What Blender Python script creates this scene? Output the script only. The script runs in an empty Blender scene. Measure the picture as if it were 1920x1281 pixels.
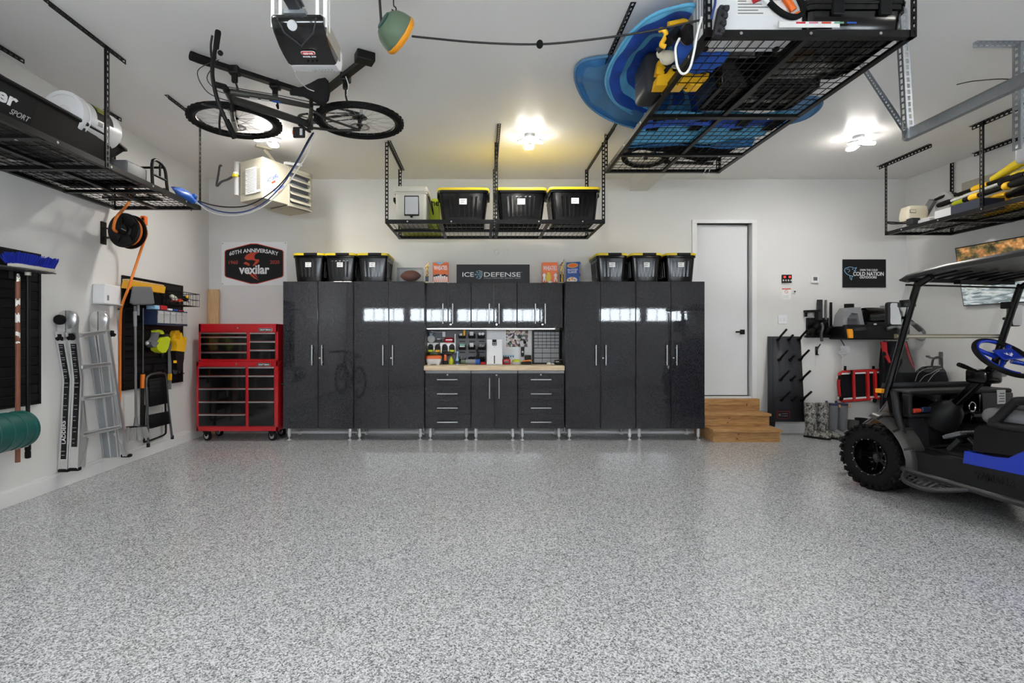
import bpy,bmesh,math,random
from mathutils import Vector,Matrix,Quaternion
PI = math.pi
R = math.radians
SC = bpy.context.scene
COL = SC.collection
random.seed(7)

# ------------------------------------------------------------------ camera
F = 950.0            # focal length in pixels of the 1920 px wide frame
CX,CY = 905.0,633.0  # where the straight-ahead ray meets the frame
CAMZ = 1.321
cd = bpy.data.cameras.new('camera')
cam = bpy.data.objects.new('camera',cd)
COL.objects.link(cam)
cam.location = (0,0,CAMZ)
cam.rotation_euler = (R(90),0,0)
cd.sensor_width = 36.0
cd.lens = 36.0*F/1920.0
cd.shift_x = (960.0-CX)/1920.0
cd.shift_y = -(640.5-CY)/1920.0
cd.clip_start = 0.05
SC.camera = cam
# ------------------------------------------------------------------ world and exposure
wd = bpy.data.worlds.new('daylight')
SC.world = wd
wd.use_nodes = True
bgn = wd.node_tree.nodes['Background']
bgn.inputs[0].default_value = (0.86,0.93,1.0,1)
bgn.inputs[1].default_value = 22.0
SC.view_settings.view_transform = 'Standard'
SC.view_settings.look = 'None'
SC.view_settings.gamma = 1.0
SC.view_settings.use_curve_mapping = False
SC.view_settings.exposure = 0.46
SC.cycles.max_bounces = 10
SC.cycles.diffuse_bounces = 6
SC.cycles.glossy_bounces = 4
SC.cycles.transparent_max_bounces = 12
LAMP = 185.0        # strength of the ceiling lamps' panels

# ------------------------------------------------------------------ helpers
def P(px,py,Y):
    """Point at depth Y seen at photo pixel (px, py)."""
    return Vector(((px-CX)*Y/F,Y,CAMZ+(CY-py)*Y/F))

def X_(px,Y): return (px-CX)*Y/F
def Z_(py,Y): return CAMZ+(CY-py)*Y/F

MATS = {}
def s2l(c):
    return tuple(((v/255.0)/12.92 if v/255.0 <= 0.04045 else ((v/255.0+0.055)/1.055) ** 2.4) for v in c)

def mat(name,rgb,rough=0.5,metal=0.0,spec=0.5,coat=0.0,trans=0.0,emit=0.0,noise=0.0,nscale=40.0,bump=0.0,alpha=1.0,lin=False):
    """Principled material; rgb in 0..255 sRGB unless lin."""
    m = bpy.data.materials.new(name)
    m.use_nodes = True
    nt = m.node_tree
    b = nt.nodes['Principled BSDF']
    c = tuple(rgb) if lin else s2l(rgb)
    b.inputs['Base Color'].default_value = (*c,1)
    b.inputs['Roughness'].default_value = rough
    b.inputs['Metallic'].default_value = metal
    b.inputs['Specular IOR Level'].default_value = spec
    b.inputs['Coat Weight'].default_value = coat
    b.inputs['Coat Roughness'].default_value = 0.05
    b.inputs['Transmission Weight'].default_value = trans
    b.inputs['Alpha'].default_value = alpha
    if emit:
        b.inputs['Emission Color'].default_value = (*c,1)
        b.inputs['Emission Strength'].default_value = emit
    if noise or bump:
        tc = nt.nodes.new('ShaderNodeTexCoord')
        n = nt.nodes.new('ShaderNodeTexNoise')
        n.inputs['Scale'].default_value = nscale
        n.inputs['Detail'].default_value = 4
        nt.links.new(tc.outputs['Object'],n.inputs['Vector'])
        if noise:
            mx = nt.nodes.new('ShaderNodeMix');mx.data_type = 'RGBA'
            mx.inputs[6].default_value = (*[max(0,v*(1-noise)) for v in c],1)
            mx.inputs[7].default_value = (*[min(1,v*(1+noise)) for v in c],1)
            nt.links.new(n.outputs['Fac'],mx.inputs[0])
            nt.links.new(mx.outputs[2],b.inputs['Base Color'])
        if bump:
            bp = nt.nodes.new('ShaderNodeBump')
            bp.inputs['Strength'].default_value = bump
            bp.inputs['Distance'].default_value = 0.002
            nt.links.new(n.outputs['Fac'],bp.inputs['Height'])
            nt.links.new(bp.outputs['Normal'],b.inputs['Normal'])
    MATS[name] = m
    return m

class NB:
    """small node-building helper"""
    def __init__(s,name):
        s.m = bpy.data.materials.new(name);s.m.use_nodes = True
        s.nt = s.m.node_tree;s.b = s.nt.nodes['Principled BSDF'];MATS[name] = s.m
    def n(s,t,**kw):
        x = s.nt.nodes.new(t)
        for k,v in kw.items():
            if k.startswith('i_'): x.inputs[int(k[2:])].default_value = v
            else: setattr(x,k,v)
        return x
    def l(s,a,b): s.nt.links.new(a,b)
    def ramp(s,fac,stops,interp='LINEAR'):
        r = s.nt.nodes.new('ShaderNodeValToRGB')
        r.color_ramp.interpolation = interp
        e = r.color_ramp.elements
        while len(e) < len(stops): e.new(0.5)
        for i,(p,c) in enumerate(stops):
            e[i].position = p
            e[i].color = (c,c,c,1) if isinstance(c,(int,float)) else (*s2l(c),1)
        if fac is not None: s.l(fac,r.inputs[0])
        return r.outputs[0]
    def obj(s,scale=(1,1,1)):
        tc = s.n('ShaderNodeTexCoord');mp = s.n('ShaderNodeMapping')
        mp.inputs['Scale'].default_value = scale
        s.l(tc.outputs['Object'],mp.inputs[0]);return mp.outputs[0]

class MB:
    """collects shapes into one mesh with several materials"""
    def __init__(s):
        s.bm = bmesh.new();s.slots = []
    def mi(s,m):
        if m not in s.slots: s.slots.append(m)
        return s.slots.index(m)
    def add(s,verts,faces,m,M=None):
        i = s.mi(m);vs = [s.bm.verts.new(M @ Vector(v) if M else v) for v in verts]
        for f in faces:
            try:
                fc = s.bm.faces.new([vs[k] for k in f]);fc.material_index = i;fc.smooth = True
            except ValueError: pass
        return s
    def merge(s,tb,m,M=None,smooth=True):
        tb.verts.index_update()
        n0 = len(s.bm.faces)
        s.add([v.co.copy() for v in tb.verts],[[v.index for v in f.verts] for f in tb.faces],m,M)
        if not smooth:
            s.bm.faces.ensure_lookup_table()
            for k in range(n0,len(s.bm.faces)): s.bm.faces[k].smooth = False
        tb.free();return s
    def box(s,c,d,m,bev=0.0,seg=2,M=None,rot=None):
        tb = bmesh.new()
        bmesh.ops.create_cube(tb,size=1.0)
        for v in tb.verts: v.co = Vector((v.co.x*d[0],v.co.y*d[1],v.co.z*d[2]))
        if bev:
            bev = min(bev,0.49*min(d))
            bmesh.ops.bevel(tb,geom=tb.edges[:],offset=bev,segments=seg,affect='EDGES',profile=0.5)
        T = Matrix.Translation(c)
        if rot is not None: T = T @ (rot.to_4x4() if isinstance(rot,Matrix) else Matrix.Rotation(rot,4,'Z'))
        return s.merge(tb,m,(M @ T) if M else T,seg > 2)
    def bx(s,a,b,m,bev=0.0,seg=2,M=None):
        """box between two corners"""
        c = [(a[i]+b[i])/2 for i in range(3)];d = [abs(a[i]-b[i]) for i in range(3)]
        return s.box(c,d,m,bev,seg,M)
    def beam(s,p0,p1,w,h,m,up=(0,0,1),bev=0.0,M=None):
        """rectangular bar from p0 to p1, w wide, h along up"""
        p0,p1 = Vector(p0),Vector(p1);z = p1-p0;L = z.length
        if L < 1e-6: return s
        z.normalize();u = Vector(up);x = u.cross(z)
        if x.length < 1e-4: x = Vector((1,0,0)).cross(z)
        if x.length < 1e-4: x = Vector((0,1,0))
        x.normalize();y = z.cross(x)
        Rm = Matrix((x,y,z)).transposed()
        return s.box((p0+p1)/2,(w,h,L),m,bev,2,M,Rm)
    def cyl(s,p0,p1,r,m,n=16,r1=None,cap=True,M=None):
        p0,p1 = Vector(p0),Vector(p1);r1 = r if r1 is None else r1
        z = (p1-p0).normalized();x = z.orthogonal().normalized();y = z.cross(x)
        vs,fs = [],[]
        for p,rr in ((p0,r),(p1,r1)):
            for k in range(n):
                a = 2*PI*k/n;vs.append(p+(x*math.cos(a)+y*math.sin(a))*rr)
        for k in range(n): fs.append((k,(k+1) % n,n+(k+1) % n,n+k))
        if cap:
            fs.append(tuple(range(n))[::-1]);fs.append(tuple(range(n,2*n)))
        return s.add(vs,fs,m,M)
    def tube(s,pts,r,m,n=8,closed=False,M=None,flat=1.0):
        pts = [Vector(p) for p in pts];N = len(pts)
        rs = r if isinstance(r,(list,tuple)) else [r]*N
        rings = [];x = None
        for i,p in enumerate(pts):
            a = pts[(i-1) % N] if (closed or i > 0) else p
            b = pts[(i+1) % N] if (closed or i < N-1) else p
            t = (b-a)
            if t.length < 1e-9: t = Vector((0,0,1))
            t.normalize()
            if x is None: x = t.orthogonal().normalized()
            else:
                x = x-t*x.dot(t)
                if x.length < 1e-6: x = t.orthogonal()
                x.normalize()
            y = t.cross(x)
            rings.append([p+(x*math.cos(2*PI*k/n)+y*math.sin(2*PI*k/n)*flat)*rs[i] for k in range(n)])
        return s.loft(rings,m,closed=closed,M=M)
    def loft(s,rings,m,cap=True,closed=False,M=None):
        n = len(rings[0]);vs = [v for r in rings for v in r];fs = []
        N = len(rings)
        for i in range(N if closed else N-1):
            j = (i+1) % N
            for k in range(n):
                fs.append((i*n+k,i*n+(k+1) % n,j*n+(k+1) % n,j*n+k))
        if cap and not closed:
            fs.append(tuple(range(n))[::-1]);fs.append(tuple(range((N-1)*n,N*n)))
        return s.add(vs,fs,m,M)
    def lathe(s,prof,o,axis,m,n=24,M=None,cap=True):
        """profile [(r, h)] spun about axis at o"""
        o = Vector(o);z = Vector(axis).normalized();x = z.orthogonal().normalized();y = z.cross(x)
        rings = [[o+z*h+(x*math.cos(2*PI*k/n)+y*math.sin(2*PI*k/n))*max(r,1e-5) for k in range(n)] for r,h in prof]
        return s.loft(rings,m,cap=cap and prof[0] != prof[-1],M=M)
    def prism(s,pts,ext,m,M=None):
        """planar outline pts extruded by vector ext"""
        pts = [Vector(p) for p in pts];e = Vector(ext);n = len(pts)
        fs = [tuple(range(n))[::-1],tuple(range(n,2*n))]+[(k,(k+1) % n,n+(k+1) % n,n+k) for k in range(n)]
        return s.add(pts+[p+e for p in pts],fs,m,M)
    def ball(s,c,r,m,n=12,M=None):
        tb = bmesh.new();bmesh.ops.create_uvsphere(tb,u_segments=n,v_segments=max(6,n*2 // 3),radius=1.0)
        rr = r if isinstance(r,(tuple,list)) else (r,r,r)
        T = Matrix.Translation(c) @ Matrix.Diagonal((*rr,1))
        return s.merge(tb,m,(M @ T) if M else T)
    def sheet(s,fn,nu,nv,m,th=0.0,M=None):
        """parametric sheet; th > 0 gives it thickness along its normal"""
        g = [[Vector(fn(i/nu,j/nv)) for j in range(nv+1)] for i in range(nu+1)]
        if not th:
            vs = [v for r in g for v in r];w = nv+1
            return s.add(vs,[(i*w+j,(i+1)*w+j,(i+1)*w+j+1,i*w+j+1) for i in range(nu) for j in range(nv)],m,M)
        w = nv+1;top,bot = [],[]
        for i in range(nu+1):
            for j in range(nv+1):
                a = g[min(i+1,nu)][j]-g[max(i-1,0)][j];b = g[i][min(j+1,nv)]-g[i][max(j-1,0)]
                nn = a.cross(b)
                if nn.length > 1e-12: nn.normalize()
                top.append(g[i][j]+nn*th/2);bot.append(g[i][j]-nn*th/2)
        N = len(top);fs = []
        for i in range(nu):
            for j in range(nv):
                q = (i*w+j,(i+1)*w+j,(i+1)*w+j+1,i*w+j+1)
                fs.append(q);fs.append(tuple(N+k for k in q[::-1]))
        for i in range(nu):
            for j in (0,nv):
                a,b = i*w+j,(i+1)*w+j
                fs.append((a,b,N+b,N+a) if j else (b,a,N+a,N+b))
        for j in range(nv):
            for i in (0,nu):
                a,b = i*w+j,i*w+j+1
                fs.append((a,b,N+b,N+a) if not i else (b,a,N+a,N+b))
        return s.add(top+bot,fs,m,M)
    def text(s,body,o,right,up,w,h,m,depth=0.002,bold=0.0,shear=0.0,spacing=1.0,bend=None):
        """lettering fitted into a w x h box centred at o"""
        cu = bpy.data.curves.new('t','FONT');cu.body = body;cu.extrude = 0.02;cu.offset = bold;cu.shear = shear
        cu.align_x = 'CENTER';cu.space_character = spacing;cu.resolution_u = 3
        ob = bpy.data.objects.new('t',cu);me = bpy.data.meshes.new_from_object(ob)
        bpy.data.objects.remove(ob);bpy.data.curves.remove(cu)
        vs = [v.co.copy() for v in me.vertices];fs = [tuple(p.vertices) for p in me.polygons]
        bpy.data.meshes.remove(me)
        if not vs: return s
        x0,x1 = min(v.x for v in vs),max(v.x for v in vs);y0,y1 = min(v.y for v in vs),max(v.y for v in vs)
        o = Vector(o);r = Vector(right).normalized();u = Vector(up).normalized();nn = r.cross(u)
        out = []
        for v in vs:
            a = ((v.x-x0)/(x1-x0)-0.5)*w;b = ((v.y-y0)/(y1-y0)-0.5)*h;d = depth*(v.z/0.02*0.5+0.5)
            if bend: a,b = bend(a,b)
            out.append(o+r*a+u*b+nn*d)
        return s.add(out,fs,m)
    def strip(s,p0,p1,wdir,w,t,m,pitch=0.05,hole=(0.028,0.4)):
        """flat steel strip with a row of real slots, w wide along wdir, t thick"""
        p0,p1 = Vector(p0),Vector(p1);d = p1-p0;L = d.length;d.normalize();wv = Vector(wdir).normalized();nv = d.cross(wv).normalized()
        hw = w*hole[1];ew = (w-hw)/2
        for sg in (-1,1):
            o = wv*sg*(w/2-ew/2)
            s.beam(p0+o,p1+o,ew,t,m,up=nv) if abs(nv.dot(wv)) < 0.5 else None
        k = max(1,int(L/pitch));st = L/k;rung = st-hole[0]
        for i in range(k+1):
            a = max(0,i*st-rung/2);b = min(L,i*st+rung/2)
            s.beam(p0+d*a,p0+d*b,hw,t,m,up=nv)
        return s
    def angle(s,p0,p1,a,b,w,t,m,pitch=0.05):
        """perforated steel angle: two slotted flanges along directions a and b"""
        a,b = Vector(a).normalized(),Vector(b).normalized()
        p0,p1 = Vector(p0),Vector(p1)
        s.strip(p0+a*w/2,p1+a*w/2,a,w,t,m,pitch)
        s.strip(p0+b*w/2,p1+b*w/2,b,w,t,m,pitch)
        return s

WM = {}
def obj(name,mb,parent=None,world=False,ang=50,flat=False):
    """link a builder as one mesh object; world=True: its coordinates are world ones"""
    me = bpy.data.meshes.new(name)
    bm = mb.bm
    bmesh.ops.remove_doubles(bm,verts=bm.verts[:],dist=1e-6)
    bmesh.ops.recalc_face_normals(bm,faces=bm.faces[:])
    if flat:
        for f in bm.faces: f.smooth = False
    bm.to_mesh(me);bm.free()
    for m in mb.slots: me.materials.append(MATS[m])
    o = bpy.data.objects.new(name,me);COL.objects.link(o)
    if not flat:
        fl = [p.use_smooth for p in me.polygons]
        me.set_sharp_from_angle(angle=R(ang))
        me.polygons.foreach_set('use_smooth',fl)
    if parent is not None:
        o.parent = parent
        if world: me.transform(WM[parent].inverted())
        WM[o] = WM[parent]
    else: WM[o] = Matrix()
    return o

def tag(o,label,cat,group=None):
    o['label'] = label;o['category'] = cat
    if group: o['group'] = group
    return o
def struct(o,label=None):
    o['kind'] = 'structure'
    return o
def thing(name,label,cat,loc=(0,0,0),rz=0.0,group=None,rot=None):
    o = bpy.data.objects.new(name,None);COL.objects.link(o)
    o.empty_display_size = 0.05
    o.location = loc;o.rotation_euler = rot if rot is not None else (0,0,rz)
    WM[o] = Matrix.Translation(loc) @ o.rotation_euler.to_matrix().to_4x4()
    return tag(o,label,cat,group)
KIDS = {}
def dup(root,loc,rz=None,label=None,group=None,scale=None):
    """copy of a thing with copies of its parts and sub-parts"""
    def cp(o,par):
        c = o.copy();COL.objects.link(c)
        if par is not None: c.parent = par
        for ch in list(o.children): cp(ch,c)
        return c
    c = cp(root,None);c.location = loc
    if rz is not None: c.rotation_euler = (0,0,rz)
    if scale is not None: c.scale = scale
    if label: c['label'] = label
    if group: c['group'] = group
    WM[c] = Matrix.Translation(loc) @ c.rotation_euler.to_matrix().to_4x4()
    return c
def catenary(a,b,sag,n=16):
    a,b = Vector(a),Vector(b)
    return [a.lerp(b,i/n)-Vector((0,0,sag*4*(i/n)*(1-i/n))) for i in range(n+1)]
def smooth(pts,n=6,closed=False):
    """Catmull-Rom through pts"""
    pts = [Vector(p) for p in pts];N = len(pts);out = []
    for i in range(N if closed else N-1):
        g = lambda k: pts[k % N] if closed else pts[min(max(k,0),N-1)]
        p0,p1,p2,p3 = g(i-1),g(i),g(i+1),g(i+2)
        for j in range(n):
            t = j/n
            out.append(0.5*((2*p1)+(p2-p0)*t+(2*p0-5*p1+4*p2-p3)*t*t+(3*p1-p0-3*p2+p3)*t ** 3))
    if not closed: out.append(pts[-1])
    return out
def rrect(w,h,r,n=4):
    """2-D rounded rectangle outline centred at 0"""
    out = []
    for cx,cy,a0 in ((w/2-r,h/2-r,0),(-w/2+r,h/2-r,90),(-w/2+r,-h/2+r,180),(w/2-r,-h/2+r,270)):
        for k in range(n+1):
            a = R(a0+90*k/n);out.append((cx+r*math.cos(a),cy+r*math.sin(a)))
    return out

# ------------------------------------------------------------------ room numbers
YB = 6.99            # back wall
ZC = 3.507           # ceiling
YF = -0.60           # garage-door wall
def XL(Y): return -3.638-0.01974*Y      # left wall
XR0,XR1 = 5.845,0.06
def XR(Y): return 5.845+(6.99-Y)*0.06   # right wall
def onleft(px,py,off=0.0):
    """point on a plane 'off' metres in front of the left wall"""
    Y = (-3.638+off)/((px-CX)/F+0.01974)
    return P(px,py,Y)
def onright(px,py,off=0.0):
    Y = (5.845+6.99*0.06-off)/((px-CX)/F+0.06)
    return P(px,py,Y)
def onback(px,py,off=0.0): return P(px,py,YB-off)
# ------------------------------------------------------------------ materials
def build_materials():
    mat('wall_paint',(224,223,221),0.55,noise=0.015,nscale=3)
    mat('ceiling_paint',(242,241,239),0.32,spec=0.35,noise=0.012,nscale=2)
    mat('trim_white',(232,232,232),0.35)
    mat('door_white',(228,228,229),0.4)
    # flake floor
    k = NB('flake_floor');k.b.inputs['Roughness'].default_value = 0.16;k.b.inputs['Specular IOR Level'].default_value = 0.45
    v = k.n('ShaderNodeTexVoronoi',i_2=155.0);k.l(k.obj(),v.inputs['Vector'])
    sep = k.n('ShaderNodeSeparateColor');k.l(v.outputs['Color'],sep.inputs[0])
    col = k.ramp(sep.outputs[0],[(0.0,(16,17,20)),(0.17,(78,80,83)),(0.29,(142,144,147)),(0.48,(190,192,195)),(0.77,(222,224,227))],'CONSTANT')
    v2 = k.n('ShaderNodeTexVoronoi',i_2=330.0);k.l(k.obj(),v2.inputs['Vector'])
    sep2 = k.n('ShaderNodeSeparateColor');k.l(v2.outputs['Color'],sep2.inputs[0])
    col2 = k.ramp(sep2.outputs[1],[(0.0,(20,21,24)),(0.13,(170,172,175)),(0.55,(210,212,215))],'CONSTANT')
    mx = k.n('ShaderNodeMix',data_type='RGBA',i_0=0.4);k.l(col,mx.inputs[6]);k.l(col2,mx.inputs[7]);k.l(mx.outputs[2],k.b.inputs['Base Color'])
    n = k.n('ShaderNodeTexNoise',i_2=60.0);k.l(k.obj(),n.inputs['Vector'])
    bp = k.n('ShaderNodeBump',i_0=0.10);bp.inputs['Distance'].default_value = 0.002;k.l(n.outputs['Fac'],bp.inputs['Height']);k.l(bp.outputs['Normal'],k.b.inputs['Normal'])
    # graphite metallic cabinet fronts
    k = NB('graphite_gloss');k.b.inputs['Roughness'].default_value = 0.35;k.b.inputs['Coat Weight'].default_value = 1.0;k.b.inputs['Coat Roughness'].default_value = 0.03;k.b.inputs['Specular IOR Level'].default_value = .1
    v = k.n('ShaderNodeTexVoronoi',i_2=420.0);k.l(k.obj(),v.inputs['Vector'])
    sep = k.n('ShaderNodeSeparateColor');k.l(v.outputs['Color'],sep.inputs[0])
    k.l(k.ramp(sep.outputs[0],[(0.0,(9,9,11)),(0.6,(16,16,20)),(0.92,(70,70,80))]),k.b.inputs['Base Color'])
    n = k.n('ShaderNodeTexNoise',i_2=55.0);k.l(k.obj(),n.inputs['Vector'])
    bp = k.n('ShaderNodeBump',i_0=0.05);bp.inputs['Distance'].default_value = 0.001;k.l(n.outputs['Fac'],bp.inputs['Height']);k.l(bp.outputs['Normal'],k.b.inputs['Coat Normal'])
    mat('cabinet_side',(18,18,20),0.35)
    mat('chrome',(225,225,228),0.16,1.0)
    mat('brushed_steel',(200,200,202),0.3,1.0)
    mat('galvanised',(172,178,184),0.42,0.85,noise=0.12,nscale=30)
    mat('aluminium',(226,227,228),0.28,0.85,noise=0.05,nscale=12)
    mat('dark_steel',(92,94,98),0.4,0.7)
    mat('black_metal',(14,14,15),0.38,0.0,0.25)
    mat('black_plastic',(15,15,17),0.42,spec=.25,bump=0.03,nscale=300)
    mat('black_gloss',(7,7,9),0.12,spec=.4,coat=.3)
    mat('bin_black',(10,10,11),0.16,spec=.4)
    mat('bin_yellow',(226,200,34),0.4)
    mat('rubber',(17,17,18),0.75,spec=.2,bump=0.15,nscale=120)
    mat('charcoal',(46,47,51),0.5,spec=.3)
    mat('grey_plastic',(104,106,110),0.5)
    mat('mid_grey',(136,138,142),0.5)
    mat('light_grey',(190,191,193),0.5)
    mat('white_plastic',(235,236,238),0.35)
    mat('off_white',(216,212,200),0.45)
    mat('paper',(238,238,236),0.7)
    mat('ink',(20,20,22),0.6,spec=.3)
    mat('ink_grey',(120,122,126),0.7)
    mat('sign_white',(240,241,243),0.5)
    mat('red_enamel',(176,22,30),0.22,coat=0.5)
    mat('red_paint',(190,28,32),0.35)
    mat('red_cloth',(178,30,36),0.8)
    mat('orange_plastic',(232,106,22),0.4)
    mat('orange_sign',(206,66,40),0.5)
    mat('orange_cord',(224,120,28),0.5)
    mat('amber',(246,160,34),0.25)
    mat('tool_yellow',(242,186,28),0.4)
    mat('brush_yellow',(238,176,44),0.6)
    mat('lime',(196,210,30),0.4)
    mat('green_plastic',(20,82,76),0.35)
    mat('cord_green',(92,112,90),0.5)
    mat('blue_gloss',(16,52,178),0.15,coat=0.8)
    mat('blue_brush',(22,44,170),0.7)
    mat('blue_bag',(28,84,170),0.4)
    mat('pool_mid',(46,112,170),0.55,noise=0.06,nscale=20)
    mat('pool_light',(96,176,216),0.55,noise=0.05,nscale=20)
    mat('pool_deep',(28,74,170),0.55)
    mat('pool_slate',(80,128,170),0.6)
    mat('blue_cloth',(34,88,184),0.7)
    mat('navy',(26,40,72),0.45)
    mat('dark_fabric',(22,23,27),0.9,spec=.15,bump=0.2,nscale=200)
    mat('seat_grey',(112,114,118),0.55)
    mat('seat_dark',(42,43,46),0.55)
    mat('gold',(206,170,90),0.25,1.0)
    mat('leather',(116,62,38),0.5,noise=0.15,nscale=25,bump=0.1)
    mat('brown_wood',(122,74,52),0.5,noise=0.12,nscale=30)
    mat('cream',(220,212,190),0.6)
    mat('beige_metal',(184,178,160),0.4)
    mat('beige_dark',(150,146,134),0.45)
    mat('cooler_tan',(206,202,188),0.45)
    mat('wire_white',(236,236,236),0.4)
    mat('cord_black',(24,24,26),0.5)
    mat('cord_blue',(30,60,120),0.45)
    mat('frame_grey',(58,58,55),0.28,0.5)
    mat('sled_black',(28,27,26),0.45,spec=.35,noise=0.15,nscale=10)
    mat('cart_black',(8,8,10),0.18,spec=.35,coat=.25)
    mat('cart_plastic',(26,27,29),0.5,spec=.3,bump=0.06,nscale=400)
    mat('cart_fender',(56,55,53),0.36)
    mat('mat_rubber',(44,42,40),0.7)
    mat('roof_grey',(42,42,42),0.35)
    mat('hinge_bronze',(150,142,118),0.35,0.6)
    mat('slat_black',(13,14,16),0.45,spec=.25)
    mat('bristle_grey',(170,170,168),0.8)
    mat('panel_grey',(104,105,112),0.5)
    mat('mint',(120,176,150),0.5)
    mat('pink',(206,130,150),0.5)
    mat('copper_tan',(186,138,92),0.6)
    mat('camo_dark',(70,70,66),0.7)
    mat('sky_blue',(150,196,226),0.5)
    mat('mirror',(232,236,240),0.02,1.0)
    mat('lamp_glow',(255,250,242),0.5,emit=LAMP)
    mat('strip_glow',(255,252,248),0.5,emit=4.0)
    mat('led_red',(255,60,60),0.5,emit=1.0)
    mat('cereal_orange',(232,104,26),0.4)
    mat('cereal_blue',(26,76,160),0.4)
    mat('side_step_black',(44,44,47),0.38)
    mat('drawer_clear',(176,179,184),0.25,alpha=0.6)
    mat('board_grey',(54,56,61),0.5,spec=.3)
    mat('tray_navy',(38,44,58),0.4)
    mat('leg_silver',(214,215,218),0.3,0.45)
    mat('frosted',(214,214,214),0.4,alpha=0.6)
    mat('football_lace',(226,216,200),0.6)
    # clear things
    def clear(name,tint,fac):
        k = NB(name);k.nt.nodes.remove(k.b)
        o = k.nt.nodes['Material Output'];t = k.n('ShaderNodeBsdfTransparent');g = k.n('ShaderNodeBsdfGlossy')
        t.inputs[0].default_value = (*tint,1);g.inputs['Roughness'].default_value = 0.02
        lw = k.n('ShaderNodeLayerWeight');fr = k.n('ShaderNodeMath',operation='POWER');fr.inputs[1].default_value = 4.0;k.l(lw.outputs['Facing'],fr.inputs[0])
        mth = k.n('ShaderNodeMath',operation='MULTIPLY_ADD');mth.inputs[1].default_value = fac;mth.inputs[2].default_value = .03;k.l(fr.outputs[0],mth.inputs[0])
        mxs = k.n('ShaderNodeMixShader');k.l(mth.outputs[0],mxs.inputs[0]);k.l(t.outputs[0],mxs.inputs[1]);k.l(g.outputs[0],mxs.inputs[2]);k.l(mxs.outputs[0],o.inputs[0])
    clear('glass',(0.97,0.98,0.98),0.9)
    clear('acrylic',(0.93,0.95,0.97),0.8)
    clear('clear_bin',(0.80,0.83,0.86),1.0)
    # pine
    def wood(name,a,b,sc):
        k = NB(name);k.b.inputs['Roughness'].default_value = 0.55
        n = k.n('ShaderNodeTexNoise',i_2=6.0);n.inputs['Detail'].default_value = 6;k.l(k.obj(sc),n.inputs['Vector'])
        k.l(k.ramp(n.outputs['Fac'],[(0.3,a),(0.7,b)]),k.b.inputs['Base Color'])
    wood('pine',(156,112,66),(202,158,104),(1.0,6.0,9.0))
    wood('pine_board',(190,150,104),(220,186,142),(9.0,9.0,0.8))
    wood('butcher_block',(196,172,138),(226,206,176),(1.2,12.0,12.0))
    # pictures and printed surfaces (flat, procedural)
    k = NB('autumn_picture');k.b.inputs['Roughness'].default_value = 0.25
    n = k.n('ShaderNodeTexNoise',i_2=9.0);n.inputs['Detail'].default_value = 9;k.l(k.obj((1,0.55,1)),n.inputs['Vector'])
    k.l(k.ramp(n.outputs['Fac'],[(0.32,(40,46,30)),(0.44,(96,90,50)),(0.52,(168,140,74)),(0.6,(196,124,54)),(0.72,(226,190,130))]),k.b.inputs['Base Color'])
    k = NB('river_picture');k.b.inputs['Roughness'].default_value = 0.2
    n = k.n('ShaderNodeTexNoise',i_2=5.0);n.inputs['Detail'].default_value = 10;n.inputs['Distortion'].default_value = 1.6;k.l(k.obj((1,0.5,1.6)),n.inputs['Vector'])
    k.l(k.ramp(n.outputs['Fac'],[(0.3,(60,76,82)),(0.45,(130,146,150)),(0.55,(206,214,216)),(0.68,(112,120,96)),(0.8,(70,66,52))]),k.b.inputs['Base Color'])
    k = NB('tv_picture');k.b.inputs['Roughness'].default_value = 0.12
    tc = k.n('ShaderNodeTexCoord');sx = k.n('ShaderNodeSeparateXYZ');k.l(tc.outputs['UV'],sx.inputs[0])
    uv = k.n('ShaderNodeMapping');uv.inputs['Scale'].default_value = (1.6,1.0,1);k.l(tc.outputs['UV'],uv.inputs[0])
    n1 = k.n('ShaderNodeTexNoise',i_2=6.0);n1.inputs['Detail'].default_value = 9;n1.inputs['Roughness'].default_value = .65;k.l(uv.outputs[0],n1.inputs['Vector'])
    c1 = k.ramp(n1.outputs['Fac'],[(0.36,(24,26,20)),(0.44,(62,60,36)),(0.50,(112,96,52)),(0.56,(168,110,56)),(0.62,(206,150,86)),(0.72,(236,214,170))])
    uw = k.n('ShaderNodeMapping');uw.inputs['Scale'].default_value = (1.3,3.2,1);uw.inputs['Rotation'].default_value = (0,0,.5);k.l(tc.outputs['UV'],uw.inputs[0])
    n2 = k.n('ShaderNodeTexNoise',i_2=3.2);n2.inputs['Detail'].default_value = 9;n2.inputs['Distortion'].default_value = 1.8;k.l(uw.outputs[0],n2.inputs['Vector'])
    c2 = k.ramp(n2.outputs['Fac'],[(0.30,(52,66,70)),(0.42,(126,140,142)),(0.54,(214,220,222)),(0.64,(150,158,140)),(0.74,(84,78,58))])
    ad = k.n('ShaderNodeMath',operation='MULTIPLY_ADD');ad.inputs[1].default_value = .22;k.l(n1.outputs['Fac'],ad.inputs[0]);k.l(sx.outputs[1],ad.inputs[2])
    st = k.n('ShaderNodeMapRange');st.inputs[1].default_value = .58;st.inputs[2].default_value = .64;k.l(ad.outputs[0],st.inputs[0])
    mx = k.n('ShaderNodeMix',data_type='RGBA');k.l(st.outputs[0],mx.inputs[0]);k.l(c2,mx.inputs[6]);k.l(c1,mx.inputs[7])
    k.b.inputs['Base Color'].default_value = (0.01,0.01,0.01,1);k.l(mx.outputs[2],k.b.inputs['Emission Color']);k.b.inputs['Emission Strength'].default_value = .75
    k = NB('photo_collage');k.b.inputs['Roughness'].default_value = 0.5
    v = k.n('ShaderNodeTexVoronoi',i_2=34.0);k.l(k.obj(),v.inputs['Vector'])
    sep = k.n('ShaderNodeSeparateColor');k.l(v.outputs['Color'],sep.inputs[0])
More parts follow.
